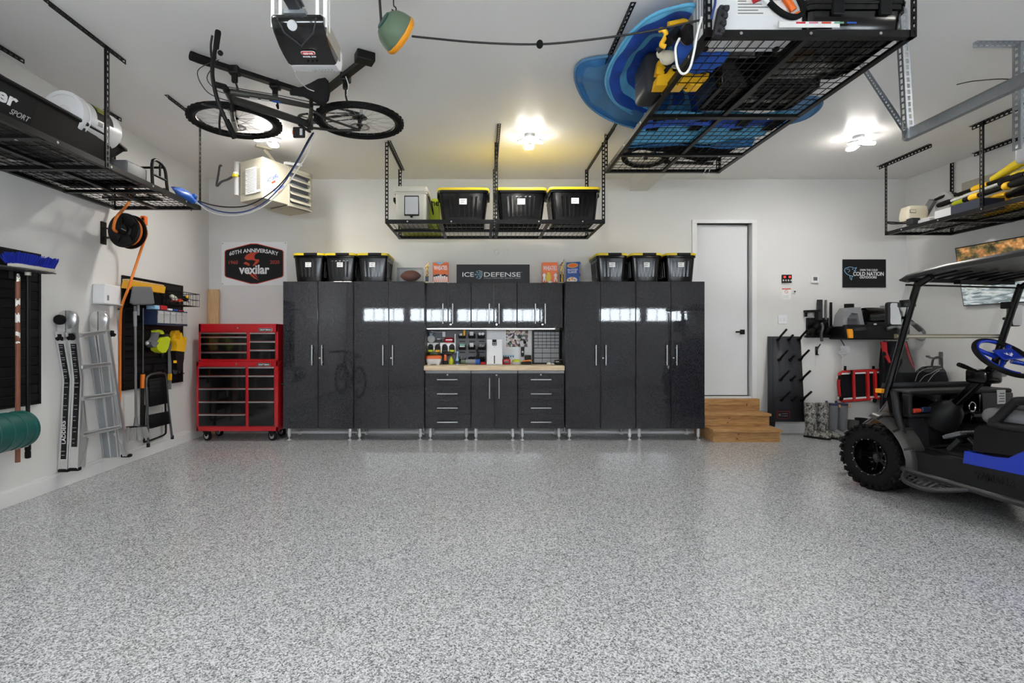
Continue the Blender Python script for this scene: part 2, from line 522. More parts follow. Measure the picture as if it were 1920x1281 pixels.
    k.l(k.ramp(sep.outputs[0],[(0.0,(40,44,50)),(0.2,(120,90,110)),(0.4,(226,220,224)),(0.65,(196,170,150)),(0.85,(90,110,96))],'CONSTANT'),k.b.inputs['Base Color'])
    k = NB('camo');k.b.inputs['Roughness'].default_value = 0.75
    n = k.n('ShaderNodeTexNoise',i_2=26.0);n.inputs['Detail'].default_value = 4;k.l(k.obj(),n.inputs['Vector'])
    k.l(k.ramp(n.outputs['Fac'],[(0.0,(66,64,60)),(0.42,(106,104,98)),(0.5,(168,168,164)),(0.58,(84,82,76)),(0.66,(190,190,188))],'CONSTANT'),k.b.inputs['Base Color'])
    k = NB('bolt_clutter');k.b.inputs['Roughness'].default_value = 0.4
    v = k.n('ShaderNodeTexVoronoi',i_2=160.0);k.l(k.obj(),v.inputs['Vector'])
    sep = k.n('ShaderNodeSeparateColor');k.l(v.outputs['Color'],sep.inputs[0])
    k.l(k.ramp(sep.outputs[0],[(0.0,(60,62,66)),(0.35,(150,152,156)),(0.7,(200,202,206))]),k.b.inputs['Base Color'])
build_materials()

# ------------------------------------------------------------------ room shell
def room():
    b = MB();b.bx((-4.6,YF-0.2,-0.12),(6.9,YB+0.2,0.0),'flake_floor');struct(obj('floor',b))
    b = MB();b.bx((-4.6,YF-0.2,ZC),(6.9,YB+0.2,ZC+0.12),'ceiling_paint');struct(obj('ceiling',b))
    # back wall with a real opening for the door
    dx0,dx1,dz0,dz1 = X_(1306,YB),X_(1409,YB),0.484,Z_(419,YB)
    b = MB()
    b.bx((-4.6,YB,0),(dx0,YB+0.16,ZC),'wall_paint');b.bx((dx1,YB,0),(6.9,YB+0.16,ZC),'wall_paint')
    b.bx((dx0,YB,dz1),(dx1,YB+0.16,ZC),'wall_paint');b.bx((dx0,YB,0),(dx1,YB+0.16,dz0),'wall_paint')
    struct(obj('wall_back',b))
    b = MB();b.prism([(XL(YB+.2),YB+.2,0),(XL(YF-.2),YF-.2,0),(XL(YF-.2)-.15,YF-.2,0),(XL(YB+.2)-.15,YB+.2,0)],(0,0,ZC),'wall_paint');struct(obj('wall_left',b))
    b = MB();b.prism([(XR(YB+.2),YB+.2,0),(XR(YF-.2),YF-.2,0),(XR(YF-.2)+.15,YF-.2,0),(XR(YB+.2)+.15,YB+.2,0)],(0,0,ZC),'wall_paint');struct(obj('wall_right',b))
    b = MB();b.prism([(XL(YB),YB,0),(XL(YF),YF,0),(XL(YF)+.018,YF,0),(XL(YB)+.018,YB,0)],(0,0,0.11),'trim_white')
    b.prism([(XL(YB),YB,.11),(XL(YF),YF,.11),(XL(YF)+.010,YF,.11),(XL(YB)+.010,YB,.11)],(0,0,0.025),'trim_white');struct(obj('baseboard_left',b))
    b = MB();b.bx((XL(YB),YB-.018,0),(dx0-.1,YB,0.11),'trim_white');b.bx((dx1+.1,YB-.018,0),(XR(YB),YB,0.11),'trim_white')
    b.bx((XL(YB),YB-.010,.11),(dx0-.1,YB,0.135),'trim_white');b.bx((dx1+.1,YB-.010,.11),(XR(YB),YB,0.135),'trim_white');struct(obj('baseboard_back',b))
    b = MB();b.prism([(XR(YB),YB,0),(XR(YF),YF,0),(XR(YF)-.018,YF,0),(XR(YB)-.018,YB,0)],(0,0,0.13),'trim_white');struct(obj('baseboard_right',b))
    # boxed-in beam under the ceiling
    b = MB();b.bx((2.03,YF,ZC-0.165),(2.27,YB,ZC),'wall_paint');struct(obj('trim_1',b))
    # entry door
    d = MB();d.bx((dx0+.012,YB+.075,dz0+.03),(dx1-.018,YB+.118,dz1-.016),'door_white',0.003)
    d = obj('door_1',d);struct(d)
    f = MB()
    f.bx((dx0-.065,YB-.02,dz0),(dx0,YB+.075,dz1),'trim_white',.004);f.bx((dx1,YB-.02,dz0-.2),(dx1+.07,YB+.075,dz1),'trim_white',.004)
    f.bx((dx0-.065,YB-.02,dz1),(dx1+.07,YB+.075,dz1+.05),'trim_white',.004)
    f.bx((dx0,YB+.0,dz0),(dx1,YB+.15,dz0+.022),'trim_white');f.bx((dx0,YB+.12,dz0),(dx1,YB+.16,dz1),'trim_white')
    f = obj('door_frame',f,d)
    h = MB();c = Vector((X_(1396,YB),YB+.07,Z_(622.5,YB)))
    h.cyl(c+Vector((0,.01,0)),c+Vector((0,-.012,0)),.032,'black_metal',20);h.cyl(c+Vector((0,-.01,0)),c+Vector((0,-.05,0)),.011,'black_metal',12)
    h.box(c+Vector((-.05,-.05,0)),(.125,.016,.022),'black_metal',.005);h.box(c+Vector((0,-.012,0)),(.066,.012,.066),'black_metal',.004)
    obj('door_handle',h,d)
    k = MB();k.bx((dx0,YB+.07,dz0+.022),(dx1,YB+.118,dz0+.034),'ink');k.bx((dx1-.017,YB+.07,dz0+.03),(dx1-.004,YB+.118,dz1),'ink_grey');obj('weather_strip',k,d)
    # front wall with two sectional garage doors (behind the camera; they show in the cabinets' gloss)
    A0,A1,B0,B1,H = -3.28,1.72,3.06,5.58,2.2
    b = MB();y0,y1 = YF-.16,YF
    b.bx((-4.6,y0,0),(A0,y1,ZC),'wall_paint');b.bx((A1,y0,0),(B0,y1,ZC),'wall_paint');b.bx((B1,y0,0),(6.9,y1,ZC),'wall_paint');b.bx((A0,y0,H),(A1,y1,ZC),'wall_paint');b.bx((B0,y0,H),(B1,y1,ZC),'wall_paint')
    struct(obj('wall_front',b))
    wn = [0]
    def gdoor(idx,x0,x1,n):
        b = MB();hs = H/4
        for q in range(3):
            b.bx((x0,y0+.06,q*hs+.004),(x1,y0+.10,(q+1)*hs-.004),'door_white',.004)
            for c in range(n*2):
                w = (x1-x0)/(n*2);b.bx((x0+c*w+.07,y0+.098,q*hs+.09),(x0+(c+1)*w-.07,y0+.106,(q+1)*hs-.09),'door_white',.003)
        b.bx((x0,y0+.04,0),(x1,y0+.062,1.70),'door_white')  # backing sheet added to block daylight leaking through the section gaps
        w = (x1-x0)/n;z0,z1 = 3*hs,H;wz0,wz1 = 1.77,2.09;m = .095
        b.bx((x0,y0+.06,z0),(x1,y0+.10,wz0),'door_white');b.bx((x0,y0+.06,wz1),(x1,y0+.10,z1),'door_white')
        for c in range(n+1):
            a0 = x0+c*w-m if c else x0;a1 = x0+c*w+m if c < n else x1
            b.bx((a0,y0+.06,wz0),(a1,y0+.10,wz1),'door_white')
        dr = obj('door_%d' % idx,b);struct(dr)
        for c in range(n):
            wn[0] += 1;g = MB();xa,xb = x0+c*w+m,x0+(c+1)*w-m
            g.bx((xa,y0+.077,wz0),(xb,y0+.083,wz1),'glass')
            for t in (1,2,3): g.bx((xa+(xb-xa)*t/4-.008,y0+.07,wz0),(xa+(xb-xa)*t/4+.008,y0+.09,wz1),'trim_white')
            g = obj('window_%d' % wn[0],g);struct(g)
    gdoor(2,A0,A1,4);gdoor(3,B0,B1,2)
room()

# ------------------------------------------------------------------ ceiling lamps: three folded glowing panels on a hub
def lamps():
    root = thing('ceiling_lamp','','lamp',(0,0,0))
    h = MB();h.lathe([(.055,0),(.055,-.03),(.03,-.045),(.03,-.10),(0,-.10)],(0,0,0),(0,0,1),'white_plastic',24);obj('hub',h,root)
    for k in range(3):
        b = MB();a = R(90+120*k)
        M = Matrix.Rotation(a,4,'Z') @ Matrix.Translation((.088,0,-.085)) @ Matrix.Rotation(R(12),4,'Y')
        o = [(x,y,0) for x,y in rrect(.125,.105,.042,5)]
        b.prism([(x,y,-.0042) for x,y,_ in o],(0,0,-.006),'lamp_glow',M);b.prism([(x,y,.010) for x,y,_ in o],(0,0,-.0142),'white_plastic',M)
        obj('light_panel',b,root)
    spots = [((.506,5.46),'glowing three-panel ceiling lamp above the hanging rack of black totes'),((-2.27,5.40),'glowing three-panel ceiling lamp partly behind the front wheel of the hanging bike'),((4.08,5.50),'glowing three-panel ceiling lamp to the right of the big overhead rack'),
             ((.5,1.3),'unseen lamp added over the parking bay'),((-2.3,1.3),'unseen lamp added over the parking bay'),((4.1,1.3),'unseen lamp added over the parking bay')]  # this near row is out of frame, added to brighten the bay
    for i,((x,y),lab) in enumerate(spots):
        o = root if i == 0 else dup(root,(x,y,ZC))
        o.location = (x,y,ZC);o['label'] = lab;o['group'] = 'three-panel lamps on the ceiling'
    WM[root] = Matrix.Translation(root.location)
lamps()

# ------------------------------------------------------------------ cabinets
YC = 6.47   # front of the tall cabinets
def bar_handle(name,parent,x,y,z,L,vertical=True):
    b = MB();d = Vector((0,0,1)) if vertical else Vector((1,0,0));c = Vector((x,y-.035,z))
    b.cyl(c-d*L/2,c+d*L/2,.0075,'brushed_steel',12)
    for s in (-1,1):
        q = c+d*s*L*.36;b.cyl(q,q+Vector((0,.036,0)),.005,'brushed_steel',8)
    return obj(name,b,parent,world=True)
def key_lock(parent,x,y,z):
    b = MB();b.cyl((x,y+.004,z),(x,y-.008,z),.011,'chrome',16);b.bx((x-.0015,y-.009,z-.006),(x+.0015,y-.0078,z+.006),'ink');obj('lock',b,parent,world=True)
def cab_leg(parent,x,y,zt):
    b = MB();b.lathe([(.021,zt),(.021,.046),(.0205,.043),(.006,.043),(.006,.016),(.014,.014),(.026,.005),(.026,0)],(x,y,0),(0,0,1),'leg_silver',18)
    obj('leg',b,parent,world=True)
def cabinets():
    zb,zt = Z_(804,YC),Z_(528,YC)
    yb = YB-.02
    def carcass(root,x0,x1,y0,z0,z1):
        b = MB();b.bx((x0,y0+.021,z0),(x1,yb,z1),'cabinet_side',.002);obj('body',b,root,world=True)
    def door(root,x0,x1,y0,z0,z1,hx,hz,hl,lock=None):
        b = MB();b.bx((x0+.0052,y0,z0),(x1-.0052,y0+.019,z1),'graphite_gloss',.0025);d = obj('door',b,root,world=True)
        bar_handle('handle',d,hx,y0,hz,hl)
        if lock: key_lock(d,*lock)
    hz0,hz1 = Z_(685,YC),Z_(647,YC)
    tall = [(530,596.5,663,584.6,603,599.7,'tall graphite two-door cabinet at the left end, next to the red tool chest'),
            (663,729,796,717.7,736,733.4,'tall graphite two-door cabinet between the leftmost cabinet and the workbench'),
            (1060,1126,1192,1117.8,1136.3,1130.6,'tall graphite two-door cabinet right beside the workbench on its right'),
            (1192,1258,1322,1250.9,1269.1,1262.4,'tall graphite two-door cabinet at the right end, next to the wooden steps')]
    for a,m,c,h1,h2,lk,lab in tall:
        x0,xm,x1 = X_(a,YC),X_(m,YC),X_(c,YC)
        root = thing('tall_cabinet',lab,'cabinet',((x0+x1)/2,(YC+yb)/2,0),group='tall graphite storage cabinets')
        carcass(root,x0+.002,x1-.002,YC,zb,zt)
        door(root,x0,xm,YC,zb,zt,X_(h1,YC-.035),(hz0+hz1)/2,hz1-hz0)
        door(root,xm,x1,YC,zb,zt,X_(h2,YC-.035),(hz0+hz1)/2,hz1-hz0,(X_(lk,YC),YC,Z_(671.5,YC)))
        for x in (x0+.062,x1-.062):
            cab_leg(root,x,YC+.06,zb);cab_leg(root,x,yb-.06,zb)
    # base cabinets under the worktop
    zt2 = Z_(697,YC)
    base = [(796.6,883,0,'base cabinet of four graphite drawers under the left part of the worktop'),(883,971,1,'two-door graphite base cabinet under the middle of the worktop'),(971,1058.5,0,'base cabinet of four graphite drawers under the right part of the worktop')]
    for a,c,kind,lab in base:
        x0,x1 = X_(a,YC),X_(c,YC)
        root = thing('base_cabinet',lab,'cabinet',((x0+x1)/2,(YC+yb)/2,0),group='graphite base cabinets under the worktop')
        carcass(root,x0+.002,x1-.002,YC,zb,zt2+.015)
        zt2 = Z_(697,YC);b = MB();b.bx((x0+.004,YC+.002,Z_(700.2,YC)),(x1-.004,YC+.02,zt2+.012),'mid_grey',.002);obj('top_rail',b,root,world=True)
        if kind == 0:
            for y0,y1,hy in ((700.3,724,711.6),(725.4,750.2,738.2),(751.6,777,764.7),(778.4,803.5,791)):
                b = MB();b.bx((x0+.005,YC,Z_(y1,YC)+.002),(x1-.005,YC+.019,Z_(y0,YC)-.004),'graphite_gloss',.0025);d = obj('drawer',b,root,world=True)
                bar_handle('handle',d,(x0+x1)/2-.005,YC,Z_(hy,YC),.262,False)
                if y0 < 702: key_lock(d,(x0+x1)/2-.005,YC,Z_(702.8,YC))
        else:
            xm = (x0+x1)/2;zt2 = Z_(700.3,YC)-.003
            door(root,x0+.001,xm,YC,zb,zt2,X_(917.7,YC-.035),Z_(728,YC),.262)
            door(root,xm,x1-.001,YC,zb,zt2,X_(935.8,YC-.035),Z_(728,YC),.262,(X_(931,YC),YC,Z_(703.5,YC)))
        for x in (x0+.062,x1-.062):
            cab_leg(root,x,YC+.06,zb);cab_leg(root,x,yb-.06,zb)
    # wall cabinets
    YU = 6.62;z0,z1 = Z_(614.5,YU),zt
    for i,(a,m,c,h1,h2,lk,lab) in enumerate([(797.6,840.3,883.3,830.3,848.7,845,'left one of the three graphite wall cabinets over the workbench'),(883.3,926.3,969.5,917.4,935.8,931,'middle one of the three graphite wall cabinets over the workbench'),(969.5,1012.5,1055.6,1003.9,1022.3,1017,'right one of the three graphite wall cabinets over the workbench')]):
        x0,xm,x1 = X_(a,YU),X_(m,YU),X_(c,YU)
        root = thing('wall_cabinet',lab,'cabinet',((x0+x1)/2,(YU+yb)/2,z0),group='graphite wall cabinets over the workbench')
        carcass(root,x0+.002,x1-.002,YU,z0,z1)
        door(root,x0,xm,YU,z0,z1,X_(h1,YU-.035),Z_(588.5,YU),.262)
        door(root,xm,x1,YU,z0,z1,X_(h2,YU-.035),Z_(588.5,YU),.262,(X_(lk,YU),YU,Z_(608.6,YU)))
    b = MB();b.bx((X_(799,6.6),6.60,z0-.016),(X_(1042,6.6),6.64,z0-.004),'white_plastic',.004);b.bx((X_(801,6.6),6.604,z0-.019),(X_(1040,6.6),6.636,z0-.0155),'strip_glow')
    tag(obj('light_strip',b),'slim white light strip under the wall cabinets','light strip')
    # worktop
    b = MB();zt3 = Z_(686,6.45);b.bx((X_(795,YC)+.002,6.45,zt2+.016),(X_(1059,YC)-.004,YB-.021,zt3),'butcher_block',.004)
    tag(obj('worktop',b),'pale butcher block worktop over the drawers','worktop')
    return zt,zt3,z0
CAB_TOP,WORK_TOP,UP_BOT = cabinets()

def tool_chest():
    # bottom cabinet on casters
    def unit(name,lab,x0,x1,y0,z0,z1,cols,zfr,badge,lockx,loc):
        root = thing(name,lab,'tool chest',loc)
        b = MB();b.bx((x0,y0+.012,z0),(x1,YB-.10,z1),'red_enamel',.006)
        t = .028
        b.bx((x0,y0,z0),(x0+t,y0+.02,z1),'red_enamel',.003);b.bx((x1-t,y0,z0),(x1,y0+.02,z1),'red_enamel',.003);b.bx((x0,y0,zfr[1]),(x1,y0+.02,z1),'red_enamel',.003);b.bx((x0,y0,z0),(x1,y0+.02,zfr[0]),'red_enamel',.003)
        xm0,xm1 = cols[0][1],cols[1][0];b.bx((xm0,y0,zfr[0]),(xm1,y0+.02,zfr[1]),'red_enamel',.003)
        obj('body',b,root,world=True)
        for c0,c1,rows in cols:
            for za,zb_ in rows:
                d = MB();d.bx((c0+.003,y0-.002,zb_+.003),(c1-.003,y0+.015,za-.003),'black_gloss',.003);d = obj('drawer',d,root,world=True)
                g = MB();g.bx((c0+.002,y0-.016,za-.022),(c1-.002,y0+.002,za-.003),'brushed_steel',.005);obj('pull',g,d,world=True)
        g = MB();bx,bz = badge;g.bx((bx-.085,y0-.003,bz-.021),(bx+.085,y0+.001,bz+.021),'chrome',.002);g.bx((bx-.081,y0-.0045,bz-.017),(bx+.081,y0-.002,bz+.017),'ink')
        g.text('CRAFTSMAN',(bx,y0-.0046,bz),(1,0,0),(0,0,1),.142,.02,'sign_white',.001,.01);obj('badge',g,root,world=True)
        key_lock(root,lockx,y0,(zfr[1]+z1)/2)
        return root
    Yc = 6.42;s = lambda px: X_(px,Yc);z = lambda py: Z_(py,Yc)
    rows = lambda ys: [(z(a),z(b)) for a,b in zip(ys[:-1],ys[1:])]
    # zoom frame -> photo px
    zx = lambda v: 350+v/3.05;zy = lambda v: 430+v/3.05
    L1 = [zy(v) for v in (786,835,908,983,1056,1127)];R1 = [zy(v) for v in (786,835,908,983,1127)]
    bot = unit('tool_cabinet','red rolling tool cabinet with black drawers, standing on casters',s(zx(55)),s(zx(522)),Yc,z(zy(1155)),z(zy(758)),[(s(zx(70)),s(zx(337)),rows(L1)),(s(zx(353)),s(zx(500)),rows(R1))],(z(zy(1130)),z(zy(785))),(s(zx(441)),z(zy(774))),s(zx(284)),(s(zx(288)),6.65,0))
    x0,x1 = s(zx(55)),s(zx(522))
    for x in (x0+.1,x1-.1):
        for y in (Yc+.08,YB-.2):
            c = MB();r = .062
            c.lathe([(.022,-.022),(r-.012,-.02),(r,-.014),(r,.014),(r-.012,.02),(.022,.022)],(x,y,r),(.4,1,0),'rubber',24)
            c.lathe([(.0,-.024),(.035,-.023),(.044,-.018),(.044,.018),(.035,.023),(0,.024)],(x,y,r),(.4,1,0),'chrome',24)
            c.prism([(x-.03,y-.036,.115),(x+.03,y-.036,.115),(x+.012,y-.036,.06),(x-.012,y-.036,.06)],(0,.004,0),'black_metal');c.prism([(x-.03,y+.034,.115),(x+.03,y+.034,.115),(x+.012,y+.034,.06),(x-.012,y+.034,.06)],(0,.004,0),'black_metal')
            c.bx((x-.04,y-.04,.11),(x+.04,y+.04,z(zy(1155))+.004),'black_metal',.003);obj('caster',c,bot,world=True)
    b = MB();b.tube([(x1-.002,Yc+.1,.72),(x1+.032,Yc+.1,.72),(x1+.032,Yc+.4,.72),(x1+.0,Yc+.4,.72)],.01,'black_metal');obj('side_handle',b,bot,world=True)
    Yt = 6.47;s = lambda px: X_(px,Yt);z = lambda py: Z_(py,Yt)
    rows = lambda ys: [(z(a),z(b)) for a,b in zip(ys[:-1],ys[1:])]
    L2 = [zy(v) for v in (590,613,651,700,743)];R2 = [zy(v) for v in (590,639,688,743)]
    zb2 = Z_(zy(758),6.42)+.001
    unit('tool_chest','red top tool chest with black drawers, resting on the rolling cabinet',s(zx(68)),s(zx(522)),Yt,zb2,z(zy(541)),[(s(zx(80)),s(zx(344)),rows(L2)),(s(zx(362)),s(zx(507)),rows(R2))],(z(zy(746)),z(zy(588))),(s(zx(450)),z(zy(575))),s(zx(293)),(s(zx(295)),6.68,zb2))
    # plank in the corner behind it
    b = MB();xa,xb = X_(379,6.85),X_(400,6.85)
    b.bx((-.075,-.019,0),(.075,.019,1.98),'pine_board',.002)
    o = obj('plank',b);o.location = (xa+.105,6.947,0.0);o.rotation_euler = (0,0,0);tag(o,'tall plain pine board leaning in the corner behind the red tool chest','board')
tool_chest()
# ------------------------------------------------------------------ steel overhead racks
def rack(label,x0,x1,y0,y1,z,posts,brackets,nx,ny,cross_x=(),cross_y=(),pitch=.06,rail=.042,thin=False):
    """ceiling rack: deck between (x0,y0)-(x1,y1) at height z; posts [(x, y, ax, ay)]; brackets [(p0, p1, side)]"""
    root = thing('overhead_rack',label,'storage rack',((x0+x1)/2,(y0+y1)/2,z))
    m = 'black_metal';t = .004
    def rail_mb(a,b,inn):
        r = MB();a,b = Vector(a),Vector(b)
        r.beam(a,b,t,rail,m,up=(0,0,1));inn = Vector(inn)
        r.beam(a+inn*.018-Vector((0,0,rail/2-t/2)),b+inn*.018-Vector((0,0,rail/2-t/2)),.036,t,m,up=(0,0,1))
        d = (b-a);n = max(3,int(d.length/.42))
        for k in range(n):
            q = a+d*((k+.5)/n);r.cyl(q-inn*.004,q-inn*.0,.009,'brushed_steel',8)
        return r
    for a,b,i in (((x0,y0,z),(x1,y0,z),(0,1,0)),((x0,y1,z),(x1,y1,z),(0,-1,0)),((x0,y0,z),(x0,y1,z),(1,0,0)),((x1,y0,z),(x1,y1,z),(-1,0,0))):
        obj('side_rail',rail_mb(a,b,i),root,world=True)
    for c in cross_y:    # bars running along Y
        b = MB();b.beam((c,y0+.006,z-.008),(c,y1-.006,z-.008),.036,.022,m);obj('cross_bar',b,root,world=True)
    for c in cross_x:    # bars running along X
        b = MB();b.beam((x0+.006,c,z-.012),(x1-.006,c,z-.012),.05,.026,m)
        for f in (.2,.8):
            q = Vector((x0+(x1-x0)*f,c,z-.026));b.cyl(q,q-Vector((0,0,.004)),.009,'brushed_steel',8)
        obj('cross_bar',b,root,world=True)
    w = MB();zw = z+.006
    nxx = int((x1-x0)/pitch);nyy = int((y1-y0)/pitch)
    for k in range(1,nxx):
        x = x0+(x1-x0)*k/nxx;w.beam((x,y0+.003,zw),(x,y1-.003,zw),.0042,.0042,m)
    for k in range(1,nyy*3 // 4):
        y = y0+(y1-y0)*k/(nyy*3 // 4);w.beam((x0+.003,y,zw+.004),(x1-.003,y,zw+.004),.0042,.0042,m)
    obj('wire_deck',w,root,world=True)
    for x,y,ax,ay in posts:
        p = MB()
        if thin: p.strip((x,y+ay*.018,z-rail/2),(x,y+ay*.018,ZC-.004),(0,ay,0),.036,.003,m,.045);p.beam((x+ax*.007,y,z-rail/2),(x+ax*.007,y,ZC-.004),.012,.003,m,(0,1,0))
        else: p.angle((x,y,z-rail/2),(x,y,ZC-.004),(ax,0,0),(0,ay,0),.036,.003,m,.045)
        obj('post',p,root,world=True)
    for p0,p1,sd in brackets:
        p = MB();p.angle(p0,p1,sd,(0,0,-1),.036,.003,m,.045);obj('ceiling_bracket',p,root,world=True)
    return root
ZR = 2.62
def racks():
    zc = ZC-.002
    # above the cabinets
    rack('black wire ceiling rack of yellow-lidded totes above the workbench',-1.087,1.365,5.67,6.585,ZR,
         [(-1.09,5.665,1,1),(.135,5.665,1,1),(1.368,5.665,-1,1),(-1.09,6.588,1,-1),(.135,6.588,1,-1),(1.368,6.588,-1,-1)],
         [((-1.055,5.62,zc),(-1.055,6.62,zc),(1,0,0)),((.152,5.18,zc),(.152,6.62,zc),(1,0,0)),((1.35,5.3,zc),(1.35,6.62,zc),(1,0,0))],40,12,
         cross_x=(6.12,),cross_y=(-.48,.10,.17,.74),pitch=.055)
    # big rack over the bay
    Z2 = 3.11
    rack('big black wire ceiling rack loaded with tubs and blue folded fabric, over the bay',1.315,2.545,2.98,5.45,Z2,
         [(1.311,2.975,1,1),(2.549,2.975,-1,1),(1.311,5.455,1,-1),(2.549,5.455,-1,-1)],
         [((.965,3.3,zc),(.965,4.5,zc),(1,0,0)),((1.345,4.6,zc),(1.345,5.62,zc),(1,0,0)),((2.5,2.7,zc),(2.5,3.4,zc),(1,0,0)),((2.5,5.0,zc),(2.5,5.6,zc),(1,0,0))],20,40,
         cross_x=(4.08,4.93),cross_y=(1.93,),pitch=.062)
    # along the left wall
    rack('black wire ceiling rack along the left wall, holding a black sled',-3.69,-2.83,2.64,5.08,ZR,
         [(-2.826,5.084,-1,-1),(-2.826,3.80,-1,1),(-2.826,2.636,-1,1),(-3.694,5.084,1,-1),(-3.694,3.8,1,1),(-3.694,2.636,1,1)],
         [((-2.83,4.56,zc),(-2.83,5.25,zc),(-1,0,0)),((-2.81,3.28,zc),(-2.81,3.99,zc),(-1,0,0)),((-3.6,3.3,zc),(-3.6,3.98,zc),(-1,0,0)),((-3.6,4.85,zc),(-3.6,5.05,zc),(-1,0,0))],14,40,
         cross_x=(3.26,3.86,4.47),cross_y=(-3.26,),pitch=.06,thin=True)
    # along the right wall
    xa,xb = 5.04,5.86
    rack('black wire ceiling rack crowded with power tools along the right wall',xa,xb,3.9,6.34,ZR,
         [(xa-.004,6.344,1,-1),(xa-.004,5.1,1,1),(xa-.004,3.896,1,1),(xb+.004,6.344,-1,-1),(xb+.004,5.1,-1,1),(xb+.004,3.896,-1,1)],
         [((xa+.03,5.72,zc),(xa+.03,6.48,zc),(-1,0,0)),((xa+.03,4.6,zc),(xa+.03,5.25,zc),(-1,0,0)),((xb-.02,5.35,zc),(xb-.02,6.02,zc),(-1,0,0)),((xb-.02,5.0,zc),(xb-.02,5.3,zc),(-1,0,0))],14,40,
         cross_x=(4.6,5.6),cross_y=(5.45,),pitch=.06,thin=True)
racks()

# ------------------------------------------------------------------ black totes with yellow lids
def make_tote(w,d,h,long_face,name='storage_tote'):
    root = thing(name,'','storage tote',(0,0,0))
    b = MB();H = h-.03
    def ring(sx,sy,z): return [(x,y,z) for x,y in rrect(w*sx,d*sy,.05,4)]
    b.loft([ring(.80,.84,.012),ring(.82,.86,.0),ring(.83,.87,.02),ring(.93,.94,H-.045),ring(.985,.985,H-.04),ring(.985,.985,H-.02),ring(.95,.96,H-.018),ring(.95,.96,H)],'bin_black')
    n = 5 if not long_face else 7
    for k in range(n):       # moulded ribs on the faces
        f = (k+.5)/n*.62-.31
        for sy in (-1,1):
            p0 = Vector((w*.83*f*1.05,sy*(d*.435+.002),.06));p1 = Vector((w*.92*f*1.05,sy*(d*.466+.001),H-.08));b.beam(p0,p1,.026,.010,'bin_black',up=(0,1,0),bev=.003)
        for sx in (-1,1):
            p0 = Vector((sx*(w*.415+.002),d*.86*f*1.2,.06));p1 = Vector((sx*(w*.462+.001),d*.92*f*1.2,H-.08));b.beam(p0,p1,.010,.026,'bin_black',up=(0,1,0),bev=.003)
    obj('tub',b,root)
    l = MB()
    l.loft([ring(1.0,1.0,H-.012),ring(1.015,1.01,H),ring(1.0,1.0,H+.014),ring(.93,.94,H+.02),ring(.92,.93,H+.014)],'bin_yellow');obj('lid',l,root)
    for s in (-1,1):
        c = MB()
        if long_face: c.box((s*w*.505,0,H-.03),(.02,d*.42,.07),'black_plastic',.006)
        else: c.box((w*.08,s*d*.505,H+.001),(w*.42,.022,.034),'black_plastic',.006)
        obj('latch',c,root)
    q = MB();lx,lz = (0.0,H*.62)
    yy = -(d*.5*(.87+(.94-.87)*(lz-.02)/(H-.065)))-.0125
    lw,lh = (.085,.065) if long_face else (.075,.06)
    q.bx((-lw/2,yy,lz-lh/2),(lw/2,yy+.004,lz+lh/2),'paper')
    for k in range(2): q.bx((-lw*.33,yy-.0006,lz+.012-k*.022),(lw*(.28-.12*k),yy+.001,lz+.017-k*.022),'ink_grey')
    obj('sticker',q,root)
    return root
